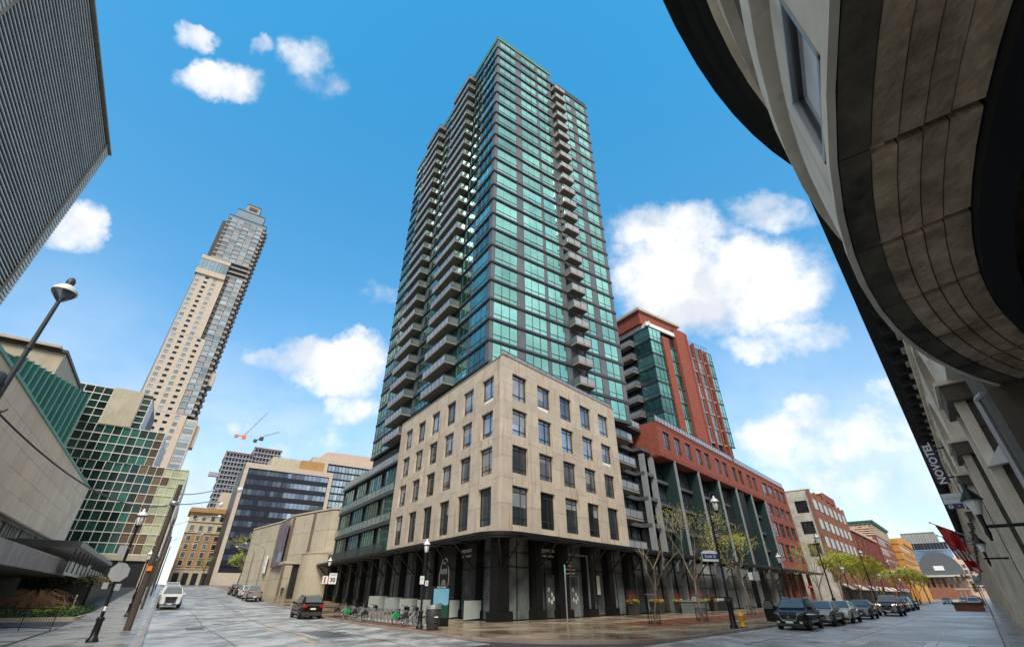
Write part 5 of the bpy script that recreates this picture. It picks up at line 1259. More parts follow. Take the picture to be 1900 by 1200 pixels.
    for k in range(10):
        for i in range(14): blk('window', 'tglass', R, FT, 56 + 1.85 * i, 57.6 + 1.85 * i, Y, Y + .2, 27 + 3.6 * k, 29.7 + 3.6 * k)
    # towers under construction
    for (p0, p1, zt, lab, gp) in ((10.2, 28, 90, 'lower concrete tower under construction with the orange crane', 0), (27.6, 46.5, 97, 'taller concrete tower frame under construction with the dark crane', 1)):
        Y = 380 + gp * 6
        R = root('unfinished_tower', lab, 'tower', TP_(Y, (p0 + p1) / 2), 'concrete towers under construction')
        b = MB(); b.box(FT, p0 + 1, p1 - 1, Y + 1, Y + 20, 5, zt - 1); b.put('core', 'constrd', R)
        nfl = int((zt - 20) / 3.1)
        for k in range(nfl): one('floor_slab', 'constr', FT, p0 - .4 * (k % 2), p1 + .3, Y, Y + 21, zt - 3.1 * k - .7, zt - 3.1 * k, R)
        for i in range(9):
            x = p0 + .3 + i * (p1 - p0 - .9) / 8; one('column', 'constr', FT, x, x + .45, Y + .2, Y + .8, 20, zt, R)
        b = MB(); b.box(FT, p0 - .3, p1 + .3, Y - .2, Y, zt - .3, zt + .5); b.put('guard_rail', 'brickb', R)
    one('outrigger', 'constr', FT, 4, 10.5, 380, 383, 72.5, 75.2, bpy.data.objects['unfinished_tower'])
    def crane(lab, p, zb, zc, jib, tail, m):
        Y = 384; R = root('tower_crane', lab, 'crane', TP_(Y, p, zb), 'cranes on the unfinished towers')
        b = MB()
        for dx in (-.6, .6):
            for dy in (-.6, .6): b.tube(FT.P(p + dx, Y + dy, zb), FT.P(p + dx, Y + dy, zc), .13, n=4)
        for i in range(int((zc - zb) / 1.6)): z = zb + 1.6 * i; b.tube(FT.P(p - .6, Y - .6, z), FT.P(p + .6, Y - .6, z + 1.6), .09, n=4); b.tube(FT.P(p + .6, Y - .6, z), FT.P(p - .6, Y - .6, z + 1.6), .09, n=4)
        b.put('mast', 'wsign', R)
        b = MB(); b.box(FT, p - 1.3, p + 1.3, Y - 1, Y + 1, zc, zc + 2.6); b.put('cab', m, R)
        a = FT.P(p, Y, zc + 2.4); t = FT.P(jib[0], Y, jib[1]); b = MB(); up = Vector((0, 0, 1.3)); n = 14
        b.tube(a, t, .2, n=4); b.tube(a + up, t + up * .4, .15, n=4)
        for i in range(n): b.tube(a + (t - a) * (i / n), a + up * (1 - .6 * (i + .5) / n) + (t - a) * ((i + .5) / n), .1, n=3)
        b.put('jib', 'gsign', R)
        b = MB(); tt = FT.P(tail[0], Y, tail[1]); b.tube(a, tt, .35, n=4); b.box(FT, tail[0] - 1.6, tail[0] + .8, Y - .8, Y + .8, tail[1] - 1.2, tail[1] + .9); b.put('counterweight', m, R)
        b = MB(); b.tube(a, FT.P(p - 1.3, Y, zc + 8), .15, n=4); b.tube(FT.P(p - 1.3, Y, zc + 8), t, .06, n=3); b.tube(FT.P(p - 1.3, Y, zc + 8), tt, .06, n=3); b.put('stay', 'wsign', R)
    crane('orange luffing crane with its long jib raised to the right', 18.3, 89, 101.5, (29.2, 124.3), (13.6, 103), 'orng')
    crane('dark cabbed crane with a shorter low jib over the taller frame', 30.0, 97, 102.2, (41.0, 110.5), (26.6, 101.5), 'blk2')
    # theatre of board marked concrete on the right pavement
    R = root('concrete_theatre', 'tan concrete theatre with a tall dark poster and a rounded corner entrance', 'theatre', TP_(97, 20))
    poly = [(13.6, 125), (16.6, 108.7), (17.0, 97.8), (20.7, 86.0), (22.0, 85.3), (32, 86), (34, 125)]
    zt = 14.6
    b = MB(); b.prism(FT, [(x + (.25 if x < 30 else 0), y + .1) for x, y in poly], .3, zt - .3); b.put('core_wall', 'stone_dk', R)
    def panels(a, c, n, rows):
        f = Fr(math.degrees(atan2((FT.P(*c) - FT.P(*a)).x, (FT.P(*c) - FT.P(*a)).y)), FT.P(*a)); L = (FT.P(*c) - FT.P(*a)).length
        for i in range(n):
            for z0, z1 in rows: blk('concrete_panel', 'bconc', R, f, L * i / n + .03, L * (i + 1) / n - .03, 0, .28, z0 + .02, z1 - .02)
    rows = [(.6, 4.4), (4.4, 8.0), (8.0, 11.4), (11.4, 14.5)]
    panels(poly[1], poly[2], 3, rows); panels(poly[2], poly[3], 3, rows); panels(poly[3], poly[4], 1, rows); panels(poly[0], poly[1], 3, rows)
    b = MB(); b.prism(FT, [(x - .1 if x < 30 else x, y - .15) for x, y in poly], zt, zt + .25); b.put('coping', 'beige', R)
    for x, y in ((17.0, 97.8), (19.1, 91)): one('vertical_recess', 'stone_dk', FT, x - .25, x + .35, y - .4, y, .5, zt - .1, R)
    b = MB(); b.box(FT, 16.25, 16.45, 98.6, 107.8, 6.4, 14.0); P0 = b.put('poster_board', 'poster', R)
    one('poster_screen', 'psky', FT, 16.2, 16.25, 99, 102, 7, 8.6, P0); one('poster_screen', 'wsign', FT, 15.6, 15.9, 110, 112, 5.6, 8.6, R)
    b = MB(); pts = [(18.0 + 3.6 - 3.6 * cos(pi * k / 16), 84.5 - 3.0 * sin(pi * k / 16)) for k in range(9)]
    b = MB(); b.prism(FT, [(17.6 + 3.4 - 3.4 * cos(pi * k / 18), 86.5 - 3.6 * sin(pi * k / 18)) for k in range(10)] + [(21, 88), (17.6, 88)], .5, 7.6); b.put('rounded_entrance', 'bconc', R)
    b = MB(); b.prism(FT, [(17.5 + 3.5 - 3.5 * cos(pi * k / 18), 86.5 - 3.7 * sin(pi * k / 18)) for k in range(10)] + [(21, 88), (17.5, 88)], 7.6, 7.75); b.put('coping', 'beige', R)
    b = MB(); b.box(FT, 15.2, 17.6, 87.5, 92.5, 6.2, 6.6); b.put('entrance_slab', 'bconc', R); one('doorway', 'dark', FT, 16.9, 17.7, 88.0, 89.6, .8, 6.2, R)
far_left()

def right_row():
    Y0 = 23.0
    fr = Fr(YE, FE.P(0, Y0))
    R = root('painted_brick_warehouse', 'brick warehouse whose street end wall is peeling white paint', 'building', FE.P(136, Y0))
    W0, W1, zt = 135.0, 177.0, 24.3
    b = MB(); b.box(fr, W0 + .4, W1, .5, 25, .1, zt - .3); b.put('core', 'dark', R)
    # end wall facing down the street
    g = Fr(YE - 90, FE.P(W0, Y0))       # x to the left, y?
    ops = [(26.0 - 2.0, 20.3, 22.6)]
    b = MB()
    ys = [Y0, Y0 + 1.5, Y0 + 4.0, Y0 + 16]; rz = [(9.6, 12.4), (14.4, 17.2), (19.1, 21.9)]
    b.box(FE, W0, W0 + .4, Y0 + 4.0, Y0 + 16, .1, zt); b.box(FE, W0, W0 + .4, Y0, Y0 + 1.3, .1, zt)
    zz = [.1] + [v for r in rz for v in r] + [zt]
    for a, c in zip(zz[::2], zz[1::2]): b.box(FE, W0 + .002, W0 + .4, Y0 + 1.3, Y0 + 4.0, a, c)
    b.put('painted_end_wall', 'white', R)
    for a, c in rz:
        o = one('window', 'gdark', FE, W0 + .2, W0 + .25, Y0 + 1.3, Y0 + 4.0, a, c, R); bb = MB()
        for i in range(1, 4): bb.box(FE, W0 + .12, W0 + .2, Y0 + 1.3 + i * .68, Y0 + 1.37 + i * .68, a, c)
        bb.box(FE, W0 + .12, W0 + .2, Y0 + 1.3, Y0 + 4.0, (a + c) / 2, (a + c) / 2 + .08); bb.put('bars', 'frame', o)
    b = MB(); b.box(FE, W0 - .1, W0 + 1, Y0 - .1, Y0 + 8, zt, zt + .2); b.put('coping', 'pink', R)
    nb = 7; w = (W1 - W0) / nb
    b = MB(); b.box(fr, W0, W1, .2, .5, .1, zt - .5); b.put('brick_wall', 'brickb', R)
    for i in range(nb + 1): one('brick_pier', 'brickb', fr, W0 + w * i - .45, W0 + w * i + .45, -.05, .5, 5, zt + (1.6 if 2 < i < 6 else 0), R)
    b = MB(); b.box(fr, W0 + 3 * w, W0 + 5.4 * w, .0, 8, zt - .4, zt + 1.6); b.put('raised_parapet', 'brick2', R)
    for i in range(nb):
        for a, c in ((7.2, 9.4), (11.6, 13.9), (15.6, 17.8), (20.0, 22.3)):
            for j in range(2): blk('window', 'rail' if random.random() < .7 else 'gg2', R, fr, W0 + w * i + .7 + j * (w - 1.2) / 2, W0 + w * i + .7 + (j + 1) * (w - 1.2) / 2 - .2, .1, .22, a, c)
    b = MB(); b.box(FE, W0 + 3, W0 + 9, Y0 + 9, Y0 + 15, zt, zt + 3.2); b.put('roof_hut', 'brickb', R)
    # low arcaded brick row
    R = root('low_brick_row', 'long low brown brick row with a pale eaves line past the warehouse', 'building', FE.P(178, Y0))
    b = MB(); b.box(fr, 177.2, 228, .1, 20, .1, 18.6); b.put('brick_wall', 'brickb', R)
    b = MB(); b.box(fr, 177.1, 228.2, -.4, 20, 18.6, 19.3); b.put('eaves', 'pink', R)
    for i in range(17):
        one('brick_pier', 'brick2', fr, 177.8 + 3 * i, 178.5 + 3 * i, -.15, .1, 4, 18.6, R)
        for j in range(4): blk('window', 'gdark' if (i + j) % 3 else 'rail', R, fr, 178.9 + 3 * i, 180.3 + 3 * i, .0, .12, 4.6 + 3.4 * j, 6.8 + 3.4 * j)
    # turreted brick and stone hotel
    R = root('banded_red_hotel', 'red brick building with cream stone bands and a green bracketed cornice', 'building', FE.P(232, 22.5))
    Yt = 22.3; fr2 = Fr(YE, FE.P(0, Yt))
    b = MB(); b.box(fr2, 229, 274, 0, 24, .1, 21.5); b.put('brick_wall', 'brick2', R)
    b = MB()
    for k in range(6): b.box(fr2, 228.9, 274, -.12 + .002 * k, 24, 21.5 + .0 + .75 * k, 21.9 + .75 * k)
    b.put('stone_bands', 'tanl', R); b = MB(); b.box(fr2, 229, 274, 0, 24, 21.5, 25.9); b.put('upper_brick', 'brick', R)
    b = MB(); b.box(fr2, 228.3, 274, -.8, 24, 25.9, 26.5); [b.box(fr2, 229 + i * 1.5, 229.6 + i * 1.5, -.7, 0, 25.3, 25.9) for i in range(28)]; [b.box(fr2, 228.4, 229, i * 1.5, .6 + i * 1.5, 25.3, 25.9) for i in range(8)]; b.put('cornice', 'okgrn', R)
    for a in (8.5, 12.2, 15.9, 19.3, 22.9):
        for i in range(9): blk('window', 'gdark', R, fr2, 231 + 4.6 * i, 232.7 + 4.6 * i, -.04, .1, a - 1, a + 1.1); blk('stone_surround', 'tanl', R, fr2, 230.7 + 4.6 * i, 233.0 + 4.6 * i, -.02, .1, a + 1.1, a + 1.55)
        for i in range(2): blk('window', 'gdark', R, FE, 228.96, 229.1, Yt + 1.5 + 3.6 * i, Yt + 3.0 + 3.6 * i, a - 1, a + 1.1); blk('stone_surround', 'tanl', R, FE, 228.93, 229.1, Yt + 1.2 + 3.6 * i, Yt + 3.3 + 3.6 * i, a + 1.1, a + 1.6)
    b = MB(); b.box(fr2, 214, 231, 8, 20, 19.3, 24.5); b.put('wall', 'gsign', root('grey_attic_block', 'grey roofed attic block wedged before the banded red building', 'building', FE.P(216, 31)))
    # ochre block
    R = root('ochre_stucco_block', 'bright ochre rendered block with stepped slanting bays', 'building', FE.P(280, 20.5))
    Yo = 20.0; fo = Fr(YE, FE.P(0, Yo))
    b = MB(); b.box(fo, 276, 345, 0, 22, .1, 23.0); b.put('rendered_wall', 'orange', R)
    for k in range(6): one('brown_band', 'brickb', fo, 275.9, 345, -.10, .0, 6.2 + 3.0 * k, 6.5 + 3.0 * k, R); one('side_band', 'brickb', FE, 275.85, 276, Yo, Yo + 6, 6.2 + 3 * k, 6.5 + 3 * k, R)  # brown bands across the front and end wall at each storey
    b = MB(); b.box(fo, 300, 345, -.5, 10, 23, 25.5); b.put('upper_step', 'orange', R)
    for k in range(5):
        for i in range(10): blk('window', 'gdark', R, fo, 279 + 6 * i, 281 + 6 * i, -.04, .1, 7.6 + 3 * k, 9.0 + 3 * k)
    # ground-floor shopfronts and awnings
    def shops(R, f, x0, x1, step, cols):
        i = 0; x = x0
        while x < x1:
            blk('shopfront', 'dark', R, f, x + .3, x + step - .3, -.08, .1, .3, 3.4)
            b = MB(); c = cols[i % len(cols)]; b.add([f.P(x + .3, -.1, 4.2), f.P(x + step - .3, -.1, 4.2), f.P(x + step - .3, -1.8, 3.2), f.P(x + .3, -1.8, 3.2), f.P(x + .3, -.1, 4.1), f.P(x + step - .3, -.1, 4.1), f.P(x + step - .3, -1.8, 3.0), f.P(x + .3, -1.8, 3.0)], [(0, 3, 2, 1), (4, 5, 6, 7), (0, 4, 7, 3), (1, 2, 6, 5), (3, 7, 6, 2)]); b.put('awning', c, R)
            x += step; i += 1
    shops(bpy.data.objects['painted_brick_warehouse'], fr, 137, 176, 4.8, ['cream', 'blk2', 'pred', 'cream'])
    shops(bpy.data.objects['low_brick_row'], fr, 178, 227, 5.5, ['pred', 'cream', 'wsign'])
    shops(bpy.data.objects['banded_red_hotel'], fr2, 231, 270, 6.5, ['gsign', 'pred'])
    # arena with barrel roof, brick block and blue glass building at the end of the street
    al = 420
    def Q(x, y, zref=0): pass
    R = root('barrel_roofed_hall', 'hall with a grey barrel vault roof and dark arched gable with a white sign', 'building', FE.P(420, 5))
    # gable faces down the street; width across e from -20 to -4
    e0, e1, zb_, za = -26.5, -5.0, 12.5, 26.0
    c = (e0 + e1) / 2; n = 14; hw = (e1 - e0) / 2
    cx = c + 1.5
    prof = [(-(cx - hw * cos(pi * k / n)), zb_ + (za - zb_) * sin(pi * k / n) ** .9) for k in range(n + 1)]
    b = MB(); N_ = len(prof)
    for x in (420, 520): b.add([FE.P(x, y, z) for y, z in prof], [tuple(range(N_))], 1)
    b.add([FE.P(420, y, z) for y, z in prof] + [FE.P(520, y, z) for y, z in prof], [(i, i + 1, N_ + i + 1, N_ + i) for i in range(N_ - 1)], 0)
    b.put('barrel_roof', ['arena', 'arenad'], R)
    b = MB(); b.box(FE, 421, 520, -e1, -e0, .1, zb_); b.put('brick_base', 'brickb', R); one('eaves', 'arena', FE, 418, 421, -e1 - .5, -e0 + .5, zb_ - .6, zb_ + .4, R)
    one('sign_panel', 'wsign', FE, 419.7, 419.9, 12.5, 17.5, 15.5, 18.0, R)
    for i in range(7): blk('window', 'gdark', R, FE, 420.8, 421.1, 6.2 + 2.8 * i, 7.6 + 2.8 * i, 6.5, 11.5)
    R = root('blue_glass_headquarters', 'distant blue glass office with jutting layered floors beyond the hall', 'office building', FE.P(640, 12))
    X = 640; s = X / 350
    for e0, e1, z0, z1, m in ((-37, -13, 26.5, 31.5, 'okconc'), (-35, -8, 23, 26.5, 'odark'), (-37, -7, 18, 23, 'bglass'), (-34, -1, 13.5, 18, 'bglass'), (-33, 2, 8, 13.5, 'bglass')):
        e0, e1 = e0 * s * .62, e1 * s * .62; z0, z1 = (z0 - 1.8) * s + 1.8, (z1 - 1.8) * s + 1.8
        b = MB(); b.box(FE, X, X + 60, -e1, -e0, z0, z1); o = b.put('storey_block', m, R)
        m_ = 12
        for i in range(m_):
            y = -e1 + (e1 - e0) * i / m_; blk('mullion', 'tglass', R, FE, X - .3, X, y, y + .3, z0, z1)
        one('floor_edge', 'rail', FE, X - .5, X, -e1, -e0, z1 - .6, z1, R)
    R = root('pink_grid_block', 'pinkish gridded block at the far end of the street below the flags', 'building', FE.P(455, 1))
    b = MB(); b.box(FE, 455, 500, 0.5, 9.5, .1, 24.0); b.box(FE, 455, 500, -3.5, .5, .1, 20); b.put('wall', 'pink', R)
    for k in range(5):
        for i in range(5): blk('window', 'gdark', R, FE, 454.8, 455.1, -2.9 + 2.5 * i, -1.2 + 2.5 * i, 5 + 3.2 * k, 7 + 3.2 * k)
    b = MB(); b.box(FE, 395, 415, -4, 11, 4.8, 5.4); [b.box(FE, 396, 396.5, -3 + 2 * i, -2.7 + 2 * i, .1, 4.8) for i in range(7)]; b.put('roof_and_posts', 'gsign', root('street_shelter', 'low dark roofed shelter across the far end of the street', 'shelter', FE.P(400, 3)))
right_row()

# ------------------------------------------------------------------ street lamps, poles, signs
def gz_(P, k=.13): return tz(P.x, P.y) + k
def lantern(b_post, c, R, s=1.0):
    b = MB(); b.lathe(c, [(.10 * s, -.42 * s), (.19 * s, 0), (.17 * s, .03 * s)], 10); b.put('glass', 'glwhite', R)
    b = MB(); b.lathe(c, [(.23 * s, 0), (.22 * s, .06 * s), (.14 * s, .18 * s), (.05 * s, .22 * s), (.06 * s, .30 * s), (.001, .38 * s)], 12, 0); b.put('dome', 'glwhite', R)
    b = MB(); b.lathe(c, [(.06 * s, -.56 * s), (.11 * s, -.46 * s), (.11 * s, -.42 * s)], 10); b.lathe(c, [(.235 * s, -.02 * s), (.235 * s, .02 * s)], 12)
    for i in range(6): a = i * pi / 3; d = Vector((cos(a), sin(a), 0)); b.tube(c + d * .11 * s + Vector((0, 0, -.42 * s)), c + d * .2 * s, .012 * s, n=3)
    b.put('cage', 'black', R)
def goose_lamp(P, lab, arm, h=6.85, grp='black gooseneck lamps along the right-hand street'):
    z = gz_(P); R = root('gooseneck_street_lamp', lab, 'street lamp', (P.x, P.y, z), grp); P = Vector((P.x, P.y, z))
    b = MB(); b.lathe(P, [(.24, 0), (.24, .12), (.17, .22), (.15, 1.25), (.18, 1.3), (.17, 1.42), (.11, 1.5)], 10); b.put('base', 'black', R)
    b = MB(); b.tube(P + Vector((0, 0, 1.45)), P + Vector((0, 0, h)), .085, .055, 8); b.lathe(P, [(.09, h * .52), (.11, h * .525), (.09, h * .53)], 8); b.put('post', 'black', R)
    b = MB(); a = arm.normalized(); pts = []
    for i in range(11):
        t = i / 10; pts.append(P + Vector((0, 0, h)) + a * (1.15 * t) + Vector((0, 0, 1.15 * sin(pi * .5 * t) ** 2 - .12 * t)) + Vector((0, 0, -.10 * sin(pi * t * 2))))
    b.path([P + Vector((0, 0, h)) - a * .25] + pts, .035, 6)
    top = pts[-1] + a * .25; b.tube(pts[-1], top, .03); b.tube(top, top - Vector((0, 0, .18)), .03); b.lathe(top, [(.03, .02), (.05, .08), (.001, .16)], 8); b.put('arm', 'black', R)
    lantern(None, top - Vector((0, 0, .58)), R, 1.25)
    return R
def acorn_lamp(P, lab, h=3.95, s=1.0, grp='low black post lamps with white domed lanterns', m='black', z=None):
    z = gz_(P) if z is None else z; R = root('post_lamp', lab, 'street lamp', (P.x, P.y, z), grp); P = Vector((P.x, P.y, z))
    b = MB(); b.lathe(P, [(.22, 0), (.22, .1), (.14, .2), (.12, .75), (.16, .8), (.12, .9)], 10); b.put('base', m, R)
    b = MB(); b.tube(P + Vector((0, 0, .85)), P + Vector((0, 0, h)), .07, .05, 8); b.put('post', m, R)
    lantern(None, P + Vector((0, 0, h + .52 * s)), R, s)
    return R
def lamps():
    arm = dE
    for al, lab in ((33.0, 'tall black gooseneck lamp beside the yellow hydrant, with a blue street sign'), (63.3, 'second tall black gooseneck lamp, by the parked black sedan'), (92, 'third tall gooseneck lamp, in front of the painted warehouse windows'), (122, 'fourth gooseneck lamp, before the low brown brick row'), (152, 'fifth and furthest gooseneck lamp near the ochre block')):
        goose_lamp(FE.P(al, 11.8), lab, arm)
    for al, lab in ((47.2, 'low post lamp just behind the parked dark crossover'), (74.5, 'low post lamp before the white painted warehouse end'), (105.5, 'low post lamp third from the hydrant side'), (134.5, 'low post lamp by the traffic signals'), (160, 'low post lamp at the far crossing'), (190, 'last tiny low post lamp beyond the crossing')):
        acorn_lamp(FE.P(al, 11.9), lab)
    acorn_lamp(FT.P(13.4, 29.6), 'low post lamp behind the litter bin at the bike dock')
    acorn_lamp(FT.P(13.6, 53.5), 'low post lamp by the maximum 30 sign near the dark car', 4.0)
    R = acorn_lamp(FT.P(-1.75, 28.6), 'large black post lamp with a domed lantern in the left foreground', 4.4, .92)
    P = FT.P(-1.75, 28.6, .14)
    f = Fr(YE + 0, P); 
    b = MB(); c = P + Vector((0, 0, 2.55)); u = FT.u; n = FT.v
    b.add([c + u * (.38 * cos(pi / 8 + pi / 4 * i)) - n * .12 + Vector((0, 0, .38 * sin(pi / 8 + pi / 4 * i))) for i in range(8)], [tuple(range(8))]); st = b.put('stop_sign_back', 'gsign', R)
    b = MB(); b.box(FT, -2.1, -1.8, 28.45, 28.47, 3.35, 3.75); b.put('sign_back', 'gsign', R); b = MB(); b.box(FT, -2.15, -1.95, 28.45, 28.47, 2.05, 2.3); b.box(FT, -1.7, -1.5, 28.45, 28.47, 2.0, 2.25); b.put('tag_plate', 'gsign', R)
    for z in (2.2, 2.9, 3.5): b = MB(); b.lathe(P, [(.085, z), (.085, z + .03)], 10); b.put('strap', 'silver', R)
    one('sticker', 'wsign', FT, -1.79, -1.70, 28.50, 28.505, 1.25, 1.42, R)
    # the high curved lamp head at far left
    P0 = Vector((-12.05, 9.8, .14)); R = root('high_left_lamp', 'tall leaning-looking lamp pole with a bulbous head against the upper left sky', 'street lamp', P0)
    b = MB(); b.tube(P0, P0 + Vector((0, 0, 8.3)), .10, .045, 8); b.lathe(P0, [(.07, 6.9), (.07, 7.0)], 8); b.put('post', 'frame', R)
    c = P0 + Vector((0, 0, 8.65)); b = MB(); b.lathe(c, [(.03, -.35), (.12, -.25), (.26, -.08), (.27, -.02)], 14); b.put('glass', 'gdark', R)
    b = MB(); b.lathe(c, [(.275, -.03), (.27, .03), (.15, .17), (.08, .2)], 14); b.put('dome', 'glwhite', R); b = MB(); b.lathe(c, [(.09, .2), (.1, .32), (.06, .42), (.001, .46)], 10); b.put('cap', 'frame', R)
    c2 = P0 + Vector((-.05, .0, 5.9)); b = MB(); b.lathe(c2 + Vector((-.18, -.1, 0)), [(.001, -.35), (.22, -.3), (.24, .2), (.15, .32), (.001, .34)], 12); b.put('transformer', 'frame', R)
    b = MB()
    for k in range(6):
        a = k * 1.1; b.path([P0 + Vector((0, 0, 5.3)) + Vector((.28 * t * cos(a), .28 * t * sin(a), -.4 * t * (1 - t) + .12 * k * t)) for t in (0, .3, .6, 1.)], .018, 4)
    b.put('cables', 'black', R)
    # timber utility pole with curved lamp arms
    Pp = FT.P(-.9, 36.7); zp = .14; R = root('timber_utility_pole', 'dark timber utility pole with curving lamp arms left of the road', 'utility pole', (Pp.x, Pp.y, zp))
    Pp = Vector((Pp.x, Pp.y, zp)); b = MB(); b.tube(Pp, Pp + Vector((0, 0, 7.75)), .19, .13, 10); b.put('pole', 'wood', R)
    for (ze, L, lift, hs) in ((7.2, 3.6, 1.05, 1.0), (6.6, 2.7, .55, .7)):
        b = MB(); st = Pp + Vector((0, 0, ze)); u = FT.u * .96 + FT.v * .28
        pts = [st + u * (L * t) + Vector((0, 0, lift * sin(pi * .5 * min(1, t * 1.15)) * t + (-.12 * max(0, t - .85) / .15))) for t in [i / 12 for i in range(13)]]
        b.path(pts, .035, 5); b.put('lamp_arm', 'silver', R); c = pts[-1] - Vector((0, 0, .12)); b = MB(); b.lathe(c, [(.05, .14), (.17 * hs, .08), (.20 * hs, -.02), (.12 * hs, -.16), (.001, -.2)], 10); b.put('lamp_head', 'glwhite', R)
    b = MB(); b.lathe(Pp, [(.20, 6.5), (.24, 6.55), (.24, 6.7), (.2, 6.75)], 8); b.put('clamp', 'silver', R); one('orange_tag', 'orng', Fr(YS + 90, Pp), -.12, .12, -.24, -.2, 2.9, 3.15, R)
    for A, lab in ((62, 'thin utility pole behind the timber one on the left pavement'), (95, 'further thin pole up the left pavement'), (130, 'furthest thin pole near the top of the sloping street')):
        P = FT.P(-1.0, A); z = gz_(P); R = root('thin_street_pole', lab, 'utility pole', (P.x, P.y, z), 'thin poles up the left pavement'); P = Vector((P.x, P.y, z))
        b = MB(); b.tube(P, P + Vector((0, 0, 8)), .12, .08, 8); b.put('pole', 'wood', R); u = FT.u; pts = [P + Vector((0, 0, 7.3)) + u * (4 * t) + Vector((0, 0, 1.3 * sin(pi * .5 * t))) for t in [i / 8 for i in range(9)]]
        b = MB(); b.path(pts, .04, 5); b.put('lamp_arm', 'silver', R); b = MB(); b.lathe(pts[-1], [(.05, .1), (.22, .03), (.2, -.08), (.001, -.18)], 8); b.put('lamp_head', 'glwhite', R)
    for A, p, lab in ((38, -2.2, 'low post lamp beside the timber pole on the left pavement'), (52, -1.6, 'second low post lamp up the left pavement'), (74, -1.6, 'third low post lamp up the left pavement')):
        if A > 40: acorn_lamp(FT.P(p, A), lab, 3.9, .9)
    for A, lab in ((105, 'near curved pale lamp standard in front of the tan theatre'), (120, 'far curved pale lamp standard by the bare trees')):
        P = FT.P(14.3, A); z = gz_(P); R = root('curved_lamp_standard', lab, 'street lamp', (P.x, P.y, z), 'curved pale lamps up the street'); P = Vector((P.x, P.y, z))
        b = MB(); b.tube(P, P + Vector((0, 0, 7.4)), .12, .07, 8); b.put('pole', 'conc', R); pts = [P + Vector((0, 0, 7.4)) - FT.u * (3.6 * t) + Vector((0, 0, .9 * sin(pi * .62 * t))) for t in [i / 8 for i in range(9)]]
        b = MB(); b.path(pts, .05, 5); b.put('arm', 'silver', R); b = MB(); b.lathe(pts[-1], [(.05, .12), (.25, .03), (.2, -.1), (.001, -.2)], 8); b.put('lamp_head', 'glwhite', R)
    # overhead wires
    def wire(lab, a, c, sag, r=.018):
        b = MB(); n = 16; b.path([a + (c - a) * (i / n) - Vector((0, 0, sag * 4 * (i / n) * (1 - i / n))) for i in range(n + 1)], r, 4); o = b.put('overhead_wire', 'black'); tag(o, lab, 'wire', 'overhead wires')
    wire('black wire from the upper left lamp pole to the timber pole', P0 + Vector((0, 0, 5.4)), Pp + Vector((0, 0, 6.6)), .9, .028)
    wire('black wire running up the left side from the timber pole', Pp + Vector((0, 0, 7.0)), FT.P(-1, 62, tz(*FT.P(-1, 62)[:2]) + 7.2), .5)
lamps()

